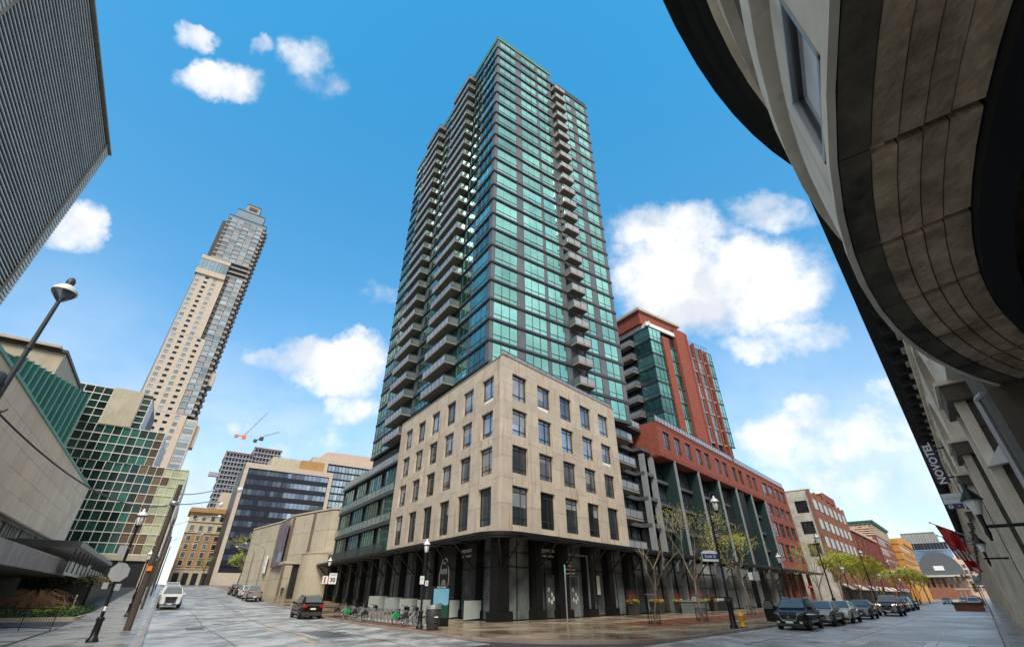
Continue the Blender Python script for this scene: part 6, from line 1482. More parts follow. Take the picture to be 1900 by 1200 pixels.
def signs():
    # blue street name sign on the first gooseneck
    P = FE.P(33.0, 11.8, .13); R = root('street_name_sign', 'blue and white street name plate on the first gooseneck lamp', 'sign', P + Vector((0, 0, 4.0)))
    u = Vector((1, 0, 0)).lerp(dE, .35).normalized(); f = Fr(math.degrees(atan2(u.x, u.y)), P)
    b = MB(); b.box(f, -1.28, -.1, -.02, .02, 3.55, 4.05, 0); b.box(f, -1.27, -.11, -.03, .03, 3.68, 3.98, 1)
    n = 10; b.add([f.P(-.69 - .58 * cos(pi * i / n), -.02, 4.05 + .12 * sin(pi * i / n)) for i in range(n + 1)], [tuple(range(n + 1))], 0); b.put('plate', ['wsign', 'blue'], R)
    text('lettering', 'Scott St', .26, 'wsign', R, f.P(-.69, -.04, 3.83), rz=f.rz, ext=.004)
    R = root('octagonal_sign_back', 'grey back of an octagonal stop sign behind the first gooseneck lamp', 'sign', FE.P(33.4, 12.2, .13))
    c = FE.P(33.5, 12.0, 3.0); b = MB(); b.add([c + FW.u * (.38 * cos(pi / 8 + pi / 4 * i)) + Vector((0, .05, .38 * sin(pi / 8 + pi / 4 * i))) for i in range(8)], [tuple(range(8))]); b.put('plate', 'gsign', R)
    R = root('parking_sign_post', 'grey sign post with white plates leaning by the open car door', 'sign', FE.P(40.2, 12.0, .13))
    P = FE.P(40.2, 12.0, .13); b = MB(); b.tube(P, P + Vector((0, 0, 3.3)), .03, n=6); b.put('post', 'silver', R)
    b = MB(); b.box(FE, 40.15, 40.18, 11.75, 12.15, 2.75, 3.35); b.put('plate', 'gsign', R); b = MB(); b.box(FE, 40.12, 40.14, 12.2, 12.5, 2.8, 3.3); b.put('plate', 'wsign', R)
    # corner post with finger plates
    P = FW.P(3.46, 33.33, .15); R = root('finger_sign_post', 'slim pale green-topped post standing on the corner paving before the shop door', 'sign', P)
    b = MB(); b.tube(P, P + Vector((0, 0, 3.35)), .045, n=8); b.put('post', 'silver', R); b = MB(); b.tube(P + Vector((0, 0, 2.4)), P + Vector((0, 0, 3.4)), .05, n=8); b.put('sleeve', 'okgrnl', R)
    b = MB(); b.box(fe, 0, .01, 0, .01, 0, .01) if False else b.box(FW, 3.42, 3.5, 33.25, 33.29, 2.6, 3.1); b.put('plate', 'silver', R)
    # bike dock signs on the lamp at the corner
    f = Fr(YS + 90 - 8, FT.P(13.4, 29.6, .13))
    R = root('parking_plates', 'two white parking rule plates strapped to the lamp by the bin', 'sign', FT.P(13.4, 29.6, 2.3))
    one('plate', 'wsign', f, -.34, -.05, -.13, -.11, 2.28, 2.72, R); one('plate', 'wsign', f, .05, .27, -.13, -.11, 2.2, 2.48, R)
    b = MB(); c = f.P(.16, -.14, 2.35); b.add([c + f.u * (.08 * cos(pi * i / 8)) + Vector((0, 0, .08 * sin(pi * i / 8))) for i in range(16)] + [c + f.u * (.055 * cos(pi * i / 8)) + Vector((0, 0, .055 * sin(pi * i / 8))) for i in range(16)], [(i, (i + 1) % 16, 16 + (i + 1) % 16, 16 + i) for i in range(16)]); b.put('red_circle', 'red', R)
    text('lettering', 'P', .2, 'green', R, f.P(-.19, -.145, 2.55), rz=f.rz, ext=.003)
    R = root('speed_plate', 'white maximum 30 speed plate beside a red and white one on the far corner lamp', 'sign', FT.P(14, 53.4, 2.9))
    g = Fr(YS + 90 + 6, FT.P(13.6, 53.2, tz(*FT.P(13.6, 53.2)[:2]) + .13))
    one('plate', 'wsign', g, .1, .85, -.1, -.08, 2.5, 3.45, R); one('plate', 'wsign', g, -.5, .02, -.1, -.08, 2.5, 3.2, R); text('lettering', '30', .52, 'black', R, g.P(.47, -.12, 2.85), rz=g.rz, ext=.004, bold=.012); text('lettering', 'MAXIMUM', .13, 'black', R, g.P(.47, -.12, 3.3), rz=g.rz, ext=.004)
    b = MB(); b.box(g, -.33, -.2, -.12, -.1, 2.6, 3.1); b.put('red_bar', 'red', R)
    # litter bin
    P = FW.P(-4.53, 30.6, .15); R = root('litter_bin', 'dark ribbed litter bin with a slanted silver lid at the kerb', 'litter bin', P)
    b = MB(); b.lathe(P, [(.30, 0), (.33, .1), (.42, .5), (.43, .95), (.40, 1.0)], 20); b.lathe(P, [(.2, 0), (.3, .02)], 12); b.put('body', 'blk2', R)
    b = MB()
    for z in (.35, .62, .9): b.lathe(P, [(.425, z), (.44, z + .015), (.425, z + .03)], 20)
    b.put('hoops', 'frame', R)
    b = MB(); n = 20; top = []; bot = []
    for i in range(n):
        a = 2 * pi * i / n; x, y = .46 * cos(a), .46 * sin(a); bot.append(P + Vector((x, y, 1.0))); top.append(P + Vector((x * .93, y * .93, 1.10 + .18 * (1 + cos(a)) / 2 + .03)))
    b.add(bot + top, [(i, (i + 1) % n, n + (i + 1) % n, n + i) for i in range(n)] + [tuple(range(n, 2 * n))]); b.put('lid', 'silver', R)
    b = MB(); b.box(FW, -4.38, -4.18, 30.15, 30.17, .75, .80); b.put('label_strip', 'wsign', R)
    # map board
    f = Fr(YS + 90 + 4, FT.P(14.6, 30.6, .15)); R = root('map_board', 'black bike station map board with a blue sky picture', 'map board', FT.P(14.7, 30.6, .15))
    b = MB(); b.box(f, -.1, 1.15, -.08, .08, 0, 2.2); b.put('frame', 'black', R); one('sky_print', 'psky', f, .0, 1.05, -.1, -.085, 1.05, 2.05, R); one('tree_print', 'pgreen', f, .0, 1.05, -.1, -.086, .45, 1.05, R); text('lettering', 'BIKE SHARE', .12, 'wsign', R, f.P(.52, -.1, 2.12), rz=f.rz, ext=.003)
    b = MB(); rnd = random.Random(2); b.add([f.P(0, -.102, 1.0)] + [f.P(i * 1.05 / 14, -.102, 1.08 + rnd.uniform(0, .16)) for i in range(15)] + [f.P(1.05, -.102, 1.0)], [tuple(range(17))]); b.put('treeline', 'pgreen', R)
    # hydrant
    P = FW.P(14.12, 32.83, .15); R = root('fire_hydrant', 'bright yellow fire hydrant beside the first gooseneck lamp', 'fire hydrant', P)
    b = MB(); b.lathe(P, [(.20, .0), (.20, .05), (.13, .08), (.12, .55), (.17, .57), (.17, .62), (.13, .64), (.11, .74), (.05, .80), (.05, .86), (.001, .87)], 12); b.put('barrel', 'yellow', R)
    for d in (FE.u, FE.v, -FE.u): b = MB(); b.tube(P + Vector((0, 0, .45)), P + Vector((0, 0, .45)) + d * .2, .065, n=8); b.put('nozzle', 'yellow', R)
    b = MB(); b.lathe(P, [(.21, -.01), (.21, .045)], 12); b.put('base_flange', 'blk2', R)
    # utility cabinet
    R = root('utility_cabinet', 'squat green grey utility cabinet standing between the planters and the big tree', 'cabinet', FE.P(57.5, 24.2, .15))
    b = MB(); b.box(FE, 56.2, 58.6, 23.6, 25.4, .14, 1.25); b.put('body', 'cabg', R); b = MB(); b.box(FE, 56.1, 58.7, 23.5, 25.5, 1.25, 1.35); b.put('lid', 'gsign', R); b = MB(); b.box(FE, 57.8, 58.3, 24.2, 24.7, 1.35, 1.75); b.put('meter_box', 'gsign', R)
    # small curb details: traffic signals
    def signal(lab, P, z, k=2):
        R = root('traffic_signal', lab, 'traffic signal', P + Vector((0, 0, z)), 'amber traffic signals down the right-hand street')
        b = MB(); b.box(FE, P.dot(dE) - .15, P.dot(dE) + .15, -P.dot(nE) - .19, -P.dot(nE) + .19, z, z + 1.05); b.put('housing', 'sigy', R)
        for i, m in enumerate(('red', 'sigy', 'green')):
            b = MB(); c = FE.P(P.dot(dE) - .16, -P.dot(nE), z + .87 - .33 * i); b.tube(c, c - dE * .08, .11, n=10); b.put('lens', 'dark' if m != 'green' else 'green', R)
        return R
    sg = ((97, -9.3, 3.1, 'amber traffic signal hanging left of the pair over the street'), (99, -8.1, 3.35, 'larger amber signal hanging right of the pair over the street'), (107, -12.2, 2.0, 'low amber signal on the left kerb pole'), (118, -2.4, 3.7, 'amber signal left of two hanging near the hotel pavement'), (118, -1.6, 3.9, 'amber signal right of two hanging near the hotel pavement'), (92, -.5, 2.2, 'lowest orange lit signal near the hotel kerb'))
    for al, e, z, lab in sg: signal(lab, FE.P(al, -e), z)
    for al, e0, e1, z, lab in ((98, -12.2, -8, 4.4, 'left signal mast with its arm over the street'), (118.3, -.3, -3, 5.0, 'right signal mast by the hotel pavement')):
        P = FE.P(al, -e0, .13); R = root('signal_mast', lab, 'signal mast', P, 'signal masts'); b = MB(); b.tube(P, P + Vector((0, 0, z)), .09, .07); b.tube(P + Vector((0, 0, z - .1)), FE.P(al, -e1, z + .2), .05, n=6); b.put('mast', 'silver', R)
    # red banners, trees handled elsewhere; concrete planter island in the street
    R = root('kerbside_planter_box', 'low rusty planter box standing at the hotel kerb down the street', 'planter', FE.P(98, 1.8))
    b = MB(); b.box(FE, 96, 101, .5, 3.6, 0, .85); b.put('box', 'brickb', R); b = MB(); b.box(FE, 95.8, 101.2, .4, 3.7, .85, 1.0); b.put('rim', 'wood', R)
    R = root('orange_canopy_bag', 'bright orange cover beside a pale car at the hotel kerb', 'cover', FE.P(125, 1.5)); b = MB(); b.lathe(FE.P(126, 1.5, .3), [(1.2, 0), (1.3, .7), (.9, 1.3), (.001, 1.6)], 8); b.put('cover', 'orng', R)
    R = root('red_hanging_sign', 'small round red hanging shop sign on the brick podium front', 'sign', FE.P(118, 25.6, 3)); b = MB(); b.lathe(FE.P(118, 25.4, 3.3), [(.001, -.25), (.38, -.2), (.42, 0), (.38, .2), (.001, .25)], 10); b.put('disc', 'red', R)
    # banners/poles row of flags below hotel: railings left
    R = root('black_railing', 'black metal railing panel beside the ramp at lower left', 'railing', FT.P(-4.4, 30))
    b = MB(); a, c = FT.P(-6.0, 22, .14), FT.P(-4.4, 35.5, .14); up = Vector((0, 0, 1)); a, c = FT.P(-4.3, 24.0, .14), FT.P(-4.3, 35.5, .14)
    a, c = FW.P(-33.5, 32.6, .1), FW.P(-25.6, 29.9, .1)
    b.tube(a + up * 1.08, c + up * 1.08, .03, n=6); b.tube(a + up * .15, c + up * .15, .02, n=4); b.tube(a + up * .8, c + up * .8, .015, n=4); b.put('rails', 'black', R)
    for i in range(38):
        p = a + (c - a) * (i / 37); b = MB(); th = .03 if i % 12 == 1 else .012; b.tube(p + up * (.0 if i % 12 == 1 else .15), p + up * 1.08, th, n=4); b.put('baluster', 'black', R)
signs()

# ------------------------------------------------------------------ planted bed, trees
def leafcloud(b, c, r, n, s, rnd, mats=(0,)):
    for k in range(n):
        d = Vector((rnd.gauss(0, 1), rnd.gauss(0, 1), rnd.gauss(0, 1))); d = d.normalized() * rnd.random() ** .4; p = c + Vector((d.x * r[0], d.y * r[1], d.z * r[2]))
        u = Vector((rnd.gauss(0, 1), rnd.gauss(0, 1), rnd.gauss(0, 1))).normalized() * s * rnd.uniform(.6, 1.3); v = u.orthogonal().normalized() * s * .6
        b.quad([p - u, p - v, p + u, p + v], rnd.choice(mats))
def make_tree(seed, h, spread, leaves, lsize, depth=5, fork=.28, thick=.11, up=.55):
    rnd = random.Random(seed); tb = MB(); lb = MB(); tips = []
    def grow(p, d, L, r, k):
        segs = 3; q = p
        for i in range(segs):
            d = (d + Vector((rnd.gauss(0, .09), rnd.gauss(0, .09), rnd.gauss(.03, .06)))).normalized(); nq = q + d * (L / segs); tb.tube(q, nq, r * (1 - .25 * i / segs), r * (1 - .25 * (i + 1) / segs), 6 if k > 2 else 4, 0 if k > 1 else 1, cap=False); q = nq
            if k < depth - 1: tips.append((q.copy(), d.copy()))
        if k == 0: return
        nch = 3 if k >= depth - 1 else rnd.choice((2, 3, 3))
        for c in range(nch):
            a = rnd.uniform(0, 2 * pi) + c * 2 * pi / nch; t = rnd.uniform(.35, .75) * (1.0 if k > 1 else 1.2)
            o = d.orthogonal().normalized(); o2 = d.cross(o); nd = (d * cos(t) + (o * cos(a) + o2 * sin(a)) * sin(t) * spread + Vector((0, 0, .22 * up))).normalized()
            grow(q, nd, L * rnd.uniform(.66, .86), r * .60, k - 1)
    grow(Vector((0, 0, 0)), Vector((0, 0, 1)), h * fork, thick, depth)
    for k in range(leaves):
        p, d = rnd.choice(tips); p = p + Vector((rnd.gauss(0, .14), rnd.gauss(0, .14), rnd.gauss(0, .14)))
        u = Vector((rnd.gauss(0, 1), rnd.gauss(0, 1), rnd.gauss(0, 1))).normalized() * lsize * rnd.uniform(.6, 1.3); v = u.orthogonal().normalized() * lsize * .6
        lb.quad([p - u, p - v, p + u, p + v], 0)
    return tb.mesh('trunk', ['bark', 'barkl']), (lb.mesh('crown', ['leaf']) if leaves else None)
def trees():
    t1 = make_tree(4, 8.8, 1.0, 1100, .045, 5, .30, .12)
    t2 = make_tree(9, 8.0, .9, 1600, .055, 5, .30, .11)
    t3 = make_tree(17, 8.4, .9, 5200, .10, 5, .30, .12)
    def put(P, t, lab, nm='street_tree', s=1.0, rz=0, grp=None, cat='tree', leafm=None, z=None):
        z = gz_(P) if z is None else z; R = root(nm, lab, cat, (P.x, P.y, z), grp, rz); R.scale = (s, s, s)
        place('trunk', t[0], R, (0, 0, 0), local=True)
        if t[1]:
            o = place('crown', t[1], R, (0, 0, 0), local=True); o['kind'] = 'stuff'
        return R
    G = 'budding street trees along the right-hand pavement'
    put(FE.P(40.8, 16.9), t1, 'big vase shaped street tree just leafing out beside the first gooseneck lamp', grp=G, rz=.6)
    put(FE.P(56.7, 18.2), t2, 'second budding tree standing behind the parked dark crossover', grp=G, rz=2)
    for i, (al, lab) in enumerate(((78, 'leafy yellow green tree against the painted warehouse end'), (92, 'bright green tree before the first warehouse windows'), (106, 'bright green tree before the last warehouse windows'), (121, 'bright green tree at the start of the low brown row'), (136, 'bright green tree in the middle of the low brown row'), (152, 'bright green tree before the banded red building'), (170, 'bright green tree below the ochre block'), (192, 'bright green tree right of the ochre block'), (222, 'furthest bright green tree before the barrel roofed hall'))):
        put(FE.P(al, 15.8 if al < 150 else 14.0), t3 if i else t2, lab, grp=G, rz=i * 1.3, s=.92 if i % 2 else 1.0)
    ty = make_tree(23, 4.6, .8, 0, .05, 3, .42, .045)
    put(FW.P(9.61, 36.1), ty, 'bare pale young sapling in a black tree guard near the shopfront', rz=1.0)
    tb = make_tree(31, 13.0, .9, 900, .10, 5, .30, .2)
    for A, p, lab in ((150, 16, 'large bare brown tree in front of the slate office'), (165, 21, 'second large bare tree behind the theatre poster'), (175, 9, 'bare tree before the ochre old office')): put(FT.P(p, A), tb, lab, 'bare_tree', grp='bare trees at the top of the street', rz=A, s=1.0 if p > 10 else .6)
    put(FT.P(15.5, 128), t3, 'yellow green leafing tree between the bare trees and the theatre', rz=.4, s=.95)
    # guards
    for al, e, lab in ((40.8, 16.9, 'black tree guard round the big street tree'), (56.7, 18.2, 'black tree guard round the second tree'), (None, None, 'black tree guard round the bare sapling')):
        P = FE.P(al, e, .14) if al else FW.P(9.61, 36.1, .14); R = root('tree_guard', lab, 'tree guard', P, 'black tree guards'); r = .42
        for k in range(14): a = 2 * pi * k / 14; q = P + Vector((r * cos(a), r * sin(a), 0)); b = MB(); b.tube(q, q + Vector((0, 0, .85 if k % 7 else 1.75)), .014, n=4); b.put('bar', 'black', R)
        for z in (.1, .8): b = MB(); b.lathe(P, [(r + .015, z), (r + .015, z + .03), (r - .015, z + .03), (r - .015, z), (r + .015, z)], 14); b.put('hoop', 'black', R)
        b = MB(); b.box(FW, P.x - r, P.x + r, P.y - .015, P.y + .015, P.z + 1.73, P.z + 1.76); b.put('top_bar', 'silver', R)
    # left bed
    R = root('planted_bed', 'planted bed with dry weeping shrub, lime ground cover and dark box leaves', 'flower bed', FT.P(-6.5, 50))
    poly = [(-4.5, 50), (-4.5, 72), (-12.4, 72), (-12.4, 50)]
    b = MB(); b.prism(FT, poly, .1, .42); b.put('soil', 'wood', R)
    for a0, a1, p0, p1 in ((49.7, 72, -4.6, -4.4), (49.7, 49.95, -12.4, -4.4)): one('kerb_wall', 'bconc', FT, p0, p1, a0, a1, .1, .5, R)
    rnd = random.Random(8); b = MB()
    for k in range(9000):
        A = rnd.uniform(50.2, 71.5); p = -4.7 - rnd.random() ** 1.4 * 7; c = FT.P(p, A, .45 + rnd.random() * (.35 + .3 * sin(A) * sin(p * 2)))
        u = Vector((rnd.gauss(0, 1), rnd.gauss(0, 1), rnd.gauss(0, 1))).normalized() * rnd.uniform(.05, .11); v = u.orthogonal().normalized() * .05
        b.quad([c - u, c - v, c + u, c + v], 1 if (54 < A < 66 and -8.2 < p < -5.6 and rnd.random() < .8) else 0)
    b.put('ground_cover', ['hedge', 'lime'], R)['kind'] = 'stuff'
    b = MB(); c0 = FT.P(-8.4, 58, .4)
    for k in range(260):
        a = rnd.uniform(0, 2 * pi); r = rnd.uniform(.8, 3.0); h = rnd.uniform(.9, 1.9); d = Vector((cos(a), sin(a), 0)) * r
        pts = [c0 + d * .15 + Vector((0, 0, .3)), c0 + d * .45 + Vector((0, 0, h)), c0 + d * .85 + Vector((0, 0, h * .85)), c0 + d * rnd.uniform(.95, 1.2) + Vector((rnd.gauss(0, .25), rnd.gauss(0, .2), rnd.uniform(.1, 1.0)))]
        b.path(pts, .010, 3)
    R = root('weeping_shrub', 'dry straw coloured weeping shrub in the planted bed', 'shrub', c0); b.put('twigs', 'straw', R)['kind'] = 'stuff'
    b = MB(); leafcloud(b, FT.P(-7.2, 67, .9), (.8, .8, .5), 500, .06, rnd); R = root('plum_shrub', 'small plum red shrub at the far end of the planted bed', 'shrub', FT.P(-7.2, 63, .4)); b.put('leaves', 'redg', R)['kind'] = 'stuff'
    P = FT.P(-6.2, 62, .45); R = root('bollard_light', 'short white bollard light leaning over the planted bed', 'bollard', P); b = MB(); b.tube(P, P + Vector((0, 0, 1.25)), .045, n=8); b.put('post', 'wsign', R); b = MB(); b.lathe(P, [(.05, 1.25), (.09, 1.33), (.05, 1.42), (.001, 1.45)], 8); b.put('globe', 'glwhite', R)
    b = MB(); b.box(FT, -13, -4.6, 24, 49.6, .02, .10); o = b.put('driveway', 'walk'); o['kind'] = 'structure'
    for a, z in ((23.9, .2), (38.4, .16)): pass
trees()

# ------------------------------------------------------------------ vehicles
def make_car(lab, cat, P, yaw, paint, kind='suv', grp=None, L=4.5, W=1.85, H=1.66, front_on=False, rear=False, door=False, name='parked_car'):
    """local x forward, y left, z up"""
    z = tz(P.x, P.y) + .012
    R = root(name, lab, cat, (P.x, P.y, z), grp, pi / 2 - radians(yaw))
    hl = L / 2; wr = .34 if kind != 'truck' else .40; gc = .24 if kind != 'truck' else .38
    belt = .62 * H if kind != 'sedan' else .64 * H
    fx, rx = hl - .88, -hl + .85
    if kind == 'suv': cab = [(hl - 1.15, belt + .04), (hl - 1.95, H - .03), (-.2, H), (-hl + .75, H - .10), (-hl + .12, belt + .05)]
    elif kind == 'sedan': cab = [(hl - 1.25, belt + .02), (hl - 2.05, H - .02), (-.3, H), (-hl + 1.35, H - .14), (-hl + .55, belt + .06)]
    elif kind == 'van': cab = [(hl - .9, belt + .04), (hl - 1.6, H - .06), (.3, H), (-hl + .3, H - .03), (-hl + .05, belt)]
    else: cab = [(hl - 1.55, belt + .03), (hl - 2.2, H - .03), (.1, H), (-.55, H - .04), (-.85, belt + .02)]
    def hw(x, zz):
        t = abs(x) / hl; w = W / 2 * (1 - .16 * t ** 5)
        if zz > belt: w *= 1 - .30 * (zz - belt) / (H - belt)
        elif zz < .45: w *= .97
        return w
    # lower body profile with wheel arches
    bot = []
    def archpts(cx): return [(cx + (wr + .07) * cos(pi * k / 8), max(gc, wr + (wr + .07) * sin(pi * k / 8))) for k in range(9)]
    hood = .56 * H if kind != 'truck' else .60 * H
    low = [(-hl + .08, gc + .05)] + archpts(rx)[::-1] + archpts(fx)[::-1] + [(hl - .08, gc)]
    up = [(hl - .0, .46), (hl - .04, hood - .12), (hl - .22, hood + .0), cab[0]]
    back = [(-hl + .10, belt + .02), (-hl + .0, belt - .15), (-hl + .0, .5)]
    if kind == 'truck': back = [(-hl + .02, belt), (-hl + .0, .5)]
    def shell(prof, mats, nm, close=True):
        b = MB(); n = len(prof); Q = [Vector((x, -hw(x, zz), zz)) for x, zz in prof] + [Vector((x, hw(x, zz), zz)) for x, zz in prof]
        b.add(Q, [tuple(range(n - 1, -1, -1)), tuple(range(n, 2 * n))] + [(i, (i + 1) % n, n + (i + 1) % n, n + i) for i in range(n)]); o = place(nm, b.mesh(nm, mats), R, (0, 0, 0), local=True)
        md = o.modifiers.new('bevel', 'BEVEL'); md.width = .035; md.segments = 2; md.limit_method = 'ANGLE'; md.angle_limit = radians(25); return o
    shell(low + up + back, [paint], 'body')
    g = shell([cab[0]] + cab[1:] + ([(-hl + .9, belt - .05)] if kind != 'truck' else []) + [(hl - 1.4, belt - .05)], [paint], 'cabin')
    def quadpart(nm, pts, m, off=.0):
        b = MB(); b.add([Vector(p) for p in pts], [tuple(range(len(pts)))]); return place(nm, b.mesh(nm, [m]), R, (0, 0, 0), local=True)
    def lerp(a, c, t): return (a[0] + (c[0] - a[0]) * t, a[1] + (c[1] - a[1]) * t)
    # windscreen, rear window
    for (a, c, sx, nm) in ((cab[0], cab[1], 1, 'windscreen'), (cab[4], cab[3], -1, 'rear_window')):
        p, q = lerp(a, c, .08), lerp(a, c, .92); dx = .045 * sx; dz = .03
        quadpart(nm, [(p[0] + dx, -hw(*p) + .12, p[1] + dz), (p[0] + dx, hw(*p) - .12, p[1] + dz), (q[0] + dx, hw(*q) - .09, q[1] + dz), (q[0] + dx, -hw(*q) + .09, q[1] + dz)], 'cglass')
    for s in (-1, 1):
        a, bb, c, d, e = cab
        mid = (a[0] + d[0]) / 2 + .1
        for x0, x1 in (((mid + .05), None), (None, mid - .05)):
            if x1 is None: pts = [(x0, belt + .06), (a[0] - .28, belt + .06), (bb[0] - .02, H - .13), (x0, H - .11)]
            else:
                if kind == 'truck' : pts = [(x1, belt + .06), (x1, H - .11), (d[0] + .05, H - .14), (e[0] + .1, belt + .06)]
                else: pts = [(x1, belt + .06), (x1, H - .11), (d[0] - .0, H - .20), (e[0] + .38, belt + .07)]
            b = MB(); b.add([Vector((x, s * (hw(x, zz) + .012), zz)) for x, zz in pts], [tuple(range(4))]); place('side_window', b.mesh('side_window', ['cglass']), R, (0, 0, 0), local=True)
        for x in (fx, rx):
            b = MB(); y = s * (W / 2 - .11); c0 = Vector((x, y - s * .11, wr)); c1 = Vector((x, y + s * .11, wr)); b.tube(c0, c1, wr, n=18); w = place('wheel', b.mesh('wheel', ['tyre']), R, (0, 0, 0), local=True)
            b = MB(); b.tube(c1, c1 + Vector((0, s * .012, 0)), wr * .66, n=14)
            place('rim', b.mesh('rim', ['rim']), w, (0, 0, 0), local=True)
            b = MB()
            for k in range(5): aa = 2 * pi * k / 5; b.tube(c1 + Vector((.05 * cos(aa + .6), s * .016, .05 * sin(aa + .6))), c1 + Vector((wr * .55 * cos(aa + .6), s * .016, wr * .55 * sin(aa + .6))), .03, n=4)
            place('spokes', b.mesh('spokes', ['tyre']), w, (0, 0, 0), local=True)
        b = MB(); b.box(FW, hl - 1.45, hl - 1.25, min(s * (W / 2 - .02), s * (W / 2 + .18)), max(s * (W / 2 - .02), s * (W / 2 + .18)), belt + .02, belt + .18); place('mirror', b.mesh('mirror', [paint]), R, (0, 0, 0), local=True)
        b = MB(); zz = hood - .17; b.add([Vector((hl - .03, s * .50, zz - .02)), Vector((hl - .20, s * (W / 2 - .10), zz + .03)), Vector((hl - .24, s * (W / 2 - .10), zz + .15)), Vector((hl - .06, s * .50, zz + .10))], [(0, 1, 2, 3)]); b.v = [(x + .03, y, z_) for x, y, z_ in b.v]; place('headlight', b.mesh('headlight', ['lampon' if front_on else 'lamp']), R, (0, 0, 0), local=True)
        b = MB(); y0, y1 = sorted((s * (W / 2 - .42), s * (W / 2 - .10))); b.box(FW, -hl - .02, -hl + .1, y0, y1, belt - .26, belt - .08); place('tail_light', b.mesh('tail_light', ['tail']), R, (0, 0, 0), local=True)
        b = MB(); b.box(FW, hl - .15, hl + .01, min(s * .55, s * .72), max(s * .55, s * .72), .36, .46); place('fog_lamp', b.mesh('fog_lamp', ['lamp']), R, (0, 0, 0), local=True)
    b = MB(); b.box(FW, hl - .08, hl + .015, -.48, .48, .50, hood - .14); place('grille', b.mesh('grille', ['black']), R, (0, 0, 0), local=True)
    b = MB(); [b.box(FW, hl + .012, hl + .03, -.46, .46, .54 + .07 * k, .565 + .07 * k) for k in range(4 if kind == 'truck' else 1)]
    b.path([(hl + .03, -.52, hood - .16), (hl + .04, -.38, .50), (hl + .045, 0, .44), (hl + .04, .38, .50), (hl + .03, .52, hood - .16)], .018, 5); place('grille_trim', b.mesh('grille_trim', ['chrome']), R, (0, 0, 0), local=True)
    b = MB(); b.tube((hl + .03, 0, hood - .25), (hl + .045, 0, hood - .25), .07, n=12); place('badge', b.mesh('badge', ['chrome']), R, (0, 0, 0), local=True)
    b = MB(); b.box(FW, hl - .02, hl + .05, -.2, .2, .36, .48); place('licence_plate', b.mesh('licence_plate', ['wsign']), R, (0, 0, 0), local=True)
    b = MB(); b.box(FW, hl - .12, hl + .02, -W / 2 + .18, W / 2 - .18, gc, .36); place('bumper', b.mesh('bumper', ['blk2']), R, (0, 0, 0), local=True)
    b = MB(); b.box(FW, -hl - .03, -hl + .1, -W / 2 + .12, W / 2 - .12, gc, .5); place('bumper', b.mesh('bumper', ['chrome' if kind == 'truck' else 'blk2']), R, (0, 0, 0), local=True)
    b = MB(); b.box(FW, -hl - .035, -hl - .0, -.22, .22, .66 if kind != 'truck' else .42, .78 if kind != 'truck' else .54); place('licence_plate', b.mesh('licence_plate', ['wsign']), R, (0, 0, 0), local=True)
    b = MB(); b.box(FW, -hl + .3, hl - .3, -W / 2 + .25, W / 2 - .25, gc - .06, gc + .1); place('underbody', b.mesh('underbody', ['black']), R, (0, 0, 0), local=True)
    if kind == 'truck':
        b = MB(); b.box(FW, -hl + .1, -.95, -W / 2 + .1, W / 2 - .1, belt - .02, belt + .004); place('bed_floor', b.mesh('bed_floor', ['black']), R, (0, 0, 0), local=True)
    if kind == 'suv':
        for s in (-1, 1): b = MB(); b.tube((hl - 2.1, s * (W / 2 * .72), H + .03), (-hl + .9, s * (W / 2 * .72), H + .0), .02, n=5); place('roof_rail', b.mesh('roof_rail', ['chrome']), R, (0, 0, 0), local=True)
    if door:
        b = MB(); y0 = -W / 2; a = radians(62); h0 = Vector((hl - 1.35, y0 - .02, 0)); d = Vector((-cos(a), -sin(a), 0)); n = Vector((d.y, -d.x, 0)) * .05
        prof = [(0, .36), (1.0, .36), (1.05, belt), (.85, H - .14), (.35, H - .12), (.0, belt)]
        Q = [h0 + d * u + Vector((0, 0, w)) for u, w in prof]; b.add(Q + [q + n for q in Q], [tuple(range(5, -1, -1)), tuple(range(6, 12))] + [(i, (i + 1) % 6, 6 + (i + 1) % 6, 6 + i) for i in range(6)]); o = place('door', b.mesh('door', [paint]), R, (0, 0, 0), local=True)
        q2 = [h0 + d * u + Vector((0, 0, w)) - n * .2 for u, w in ((.08, belt + .03), (1.0, belt + .03), (.82, H - .18), (.37, H - .16))]; b = MB(); b.add(q2, [(0, 1, 2, 3)]); b.add([q + n * 1.4 for q in q2], [(0, 1, 2, 3)]); place('door_window', b.mesh('door_window', ['cglass']), o, (0, 0, 0), local=True)
    return R
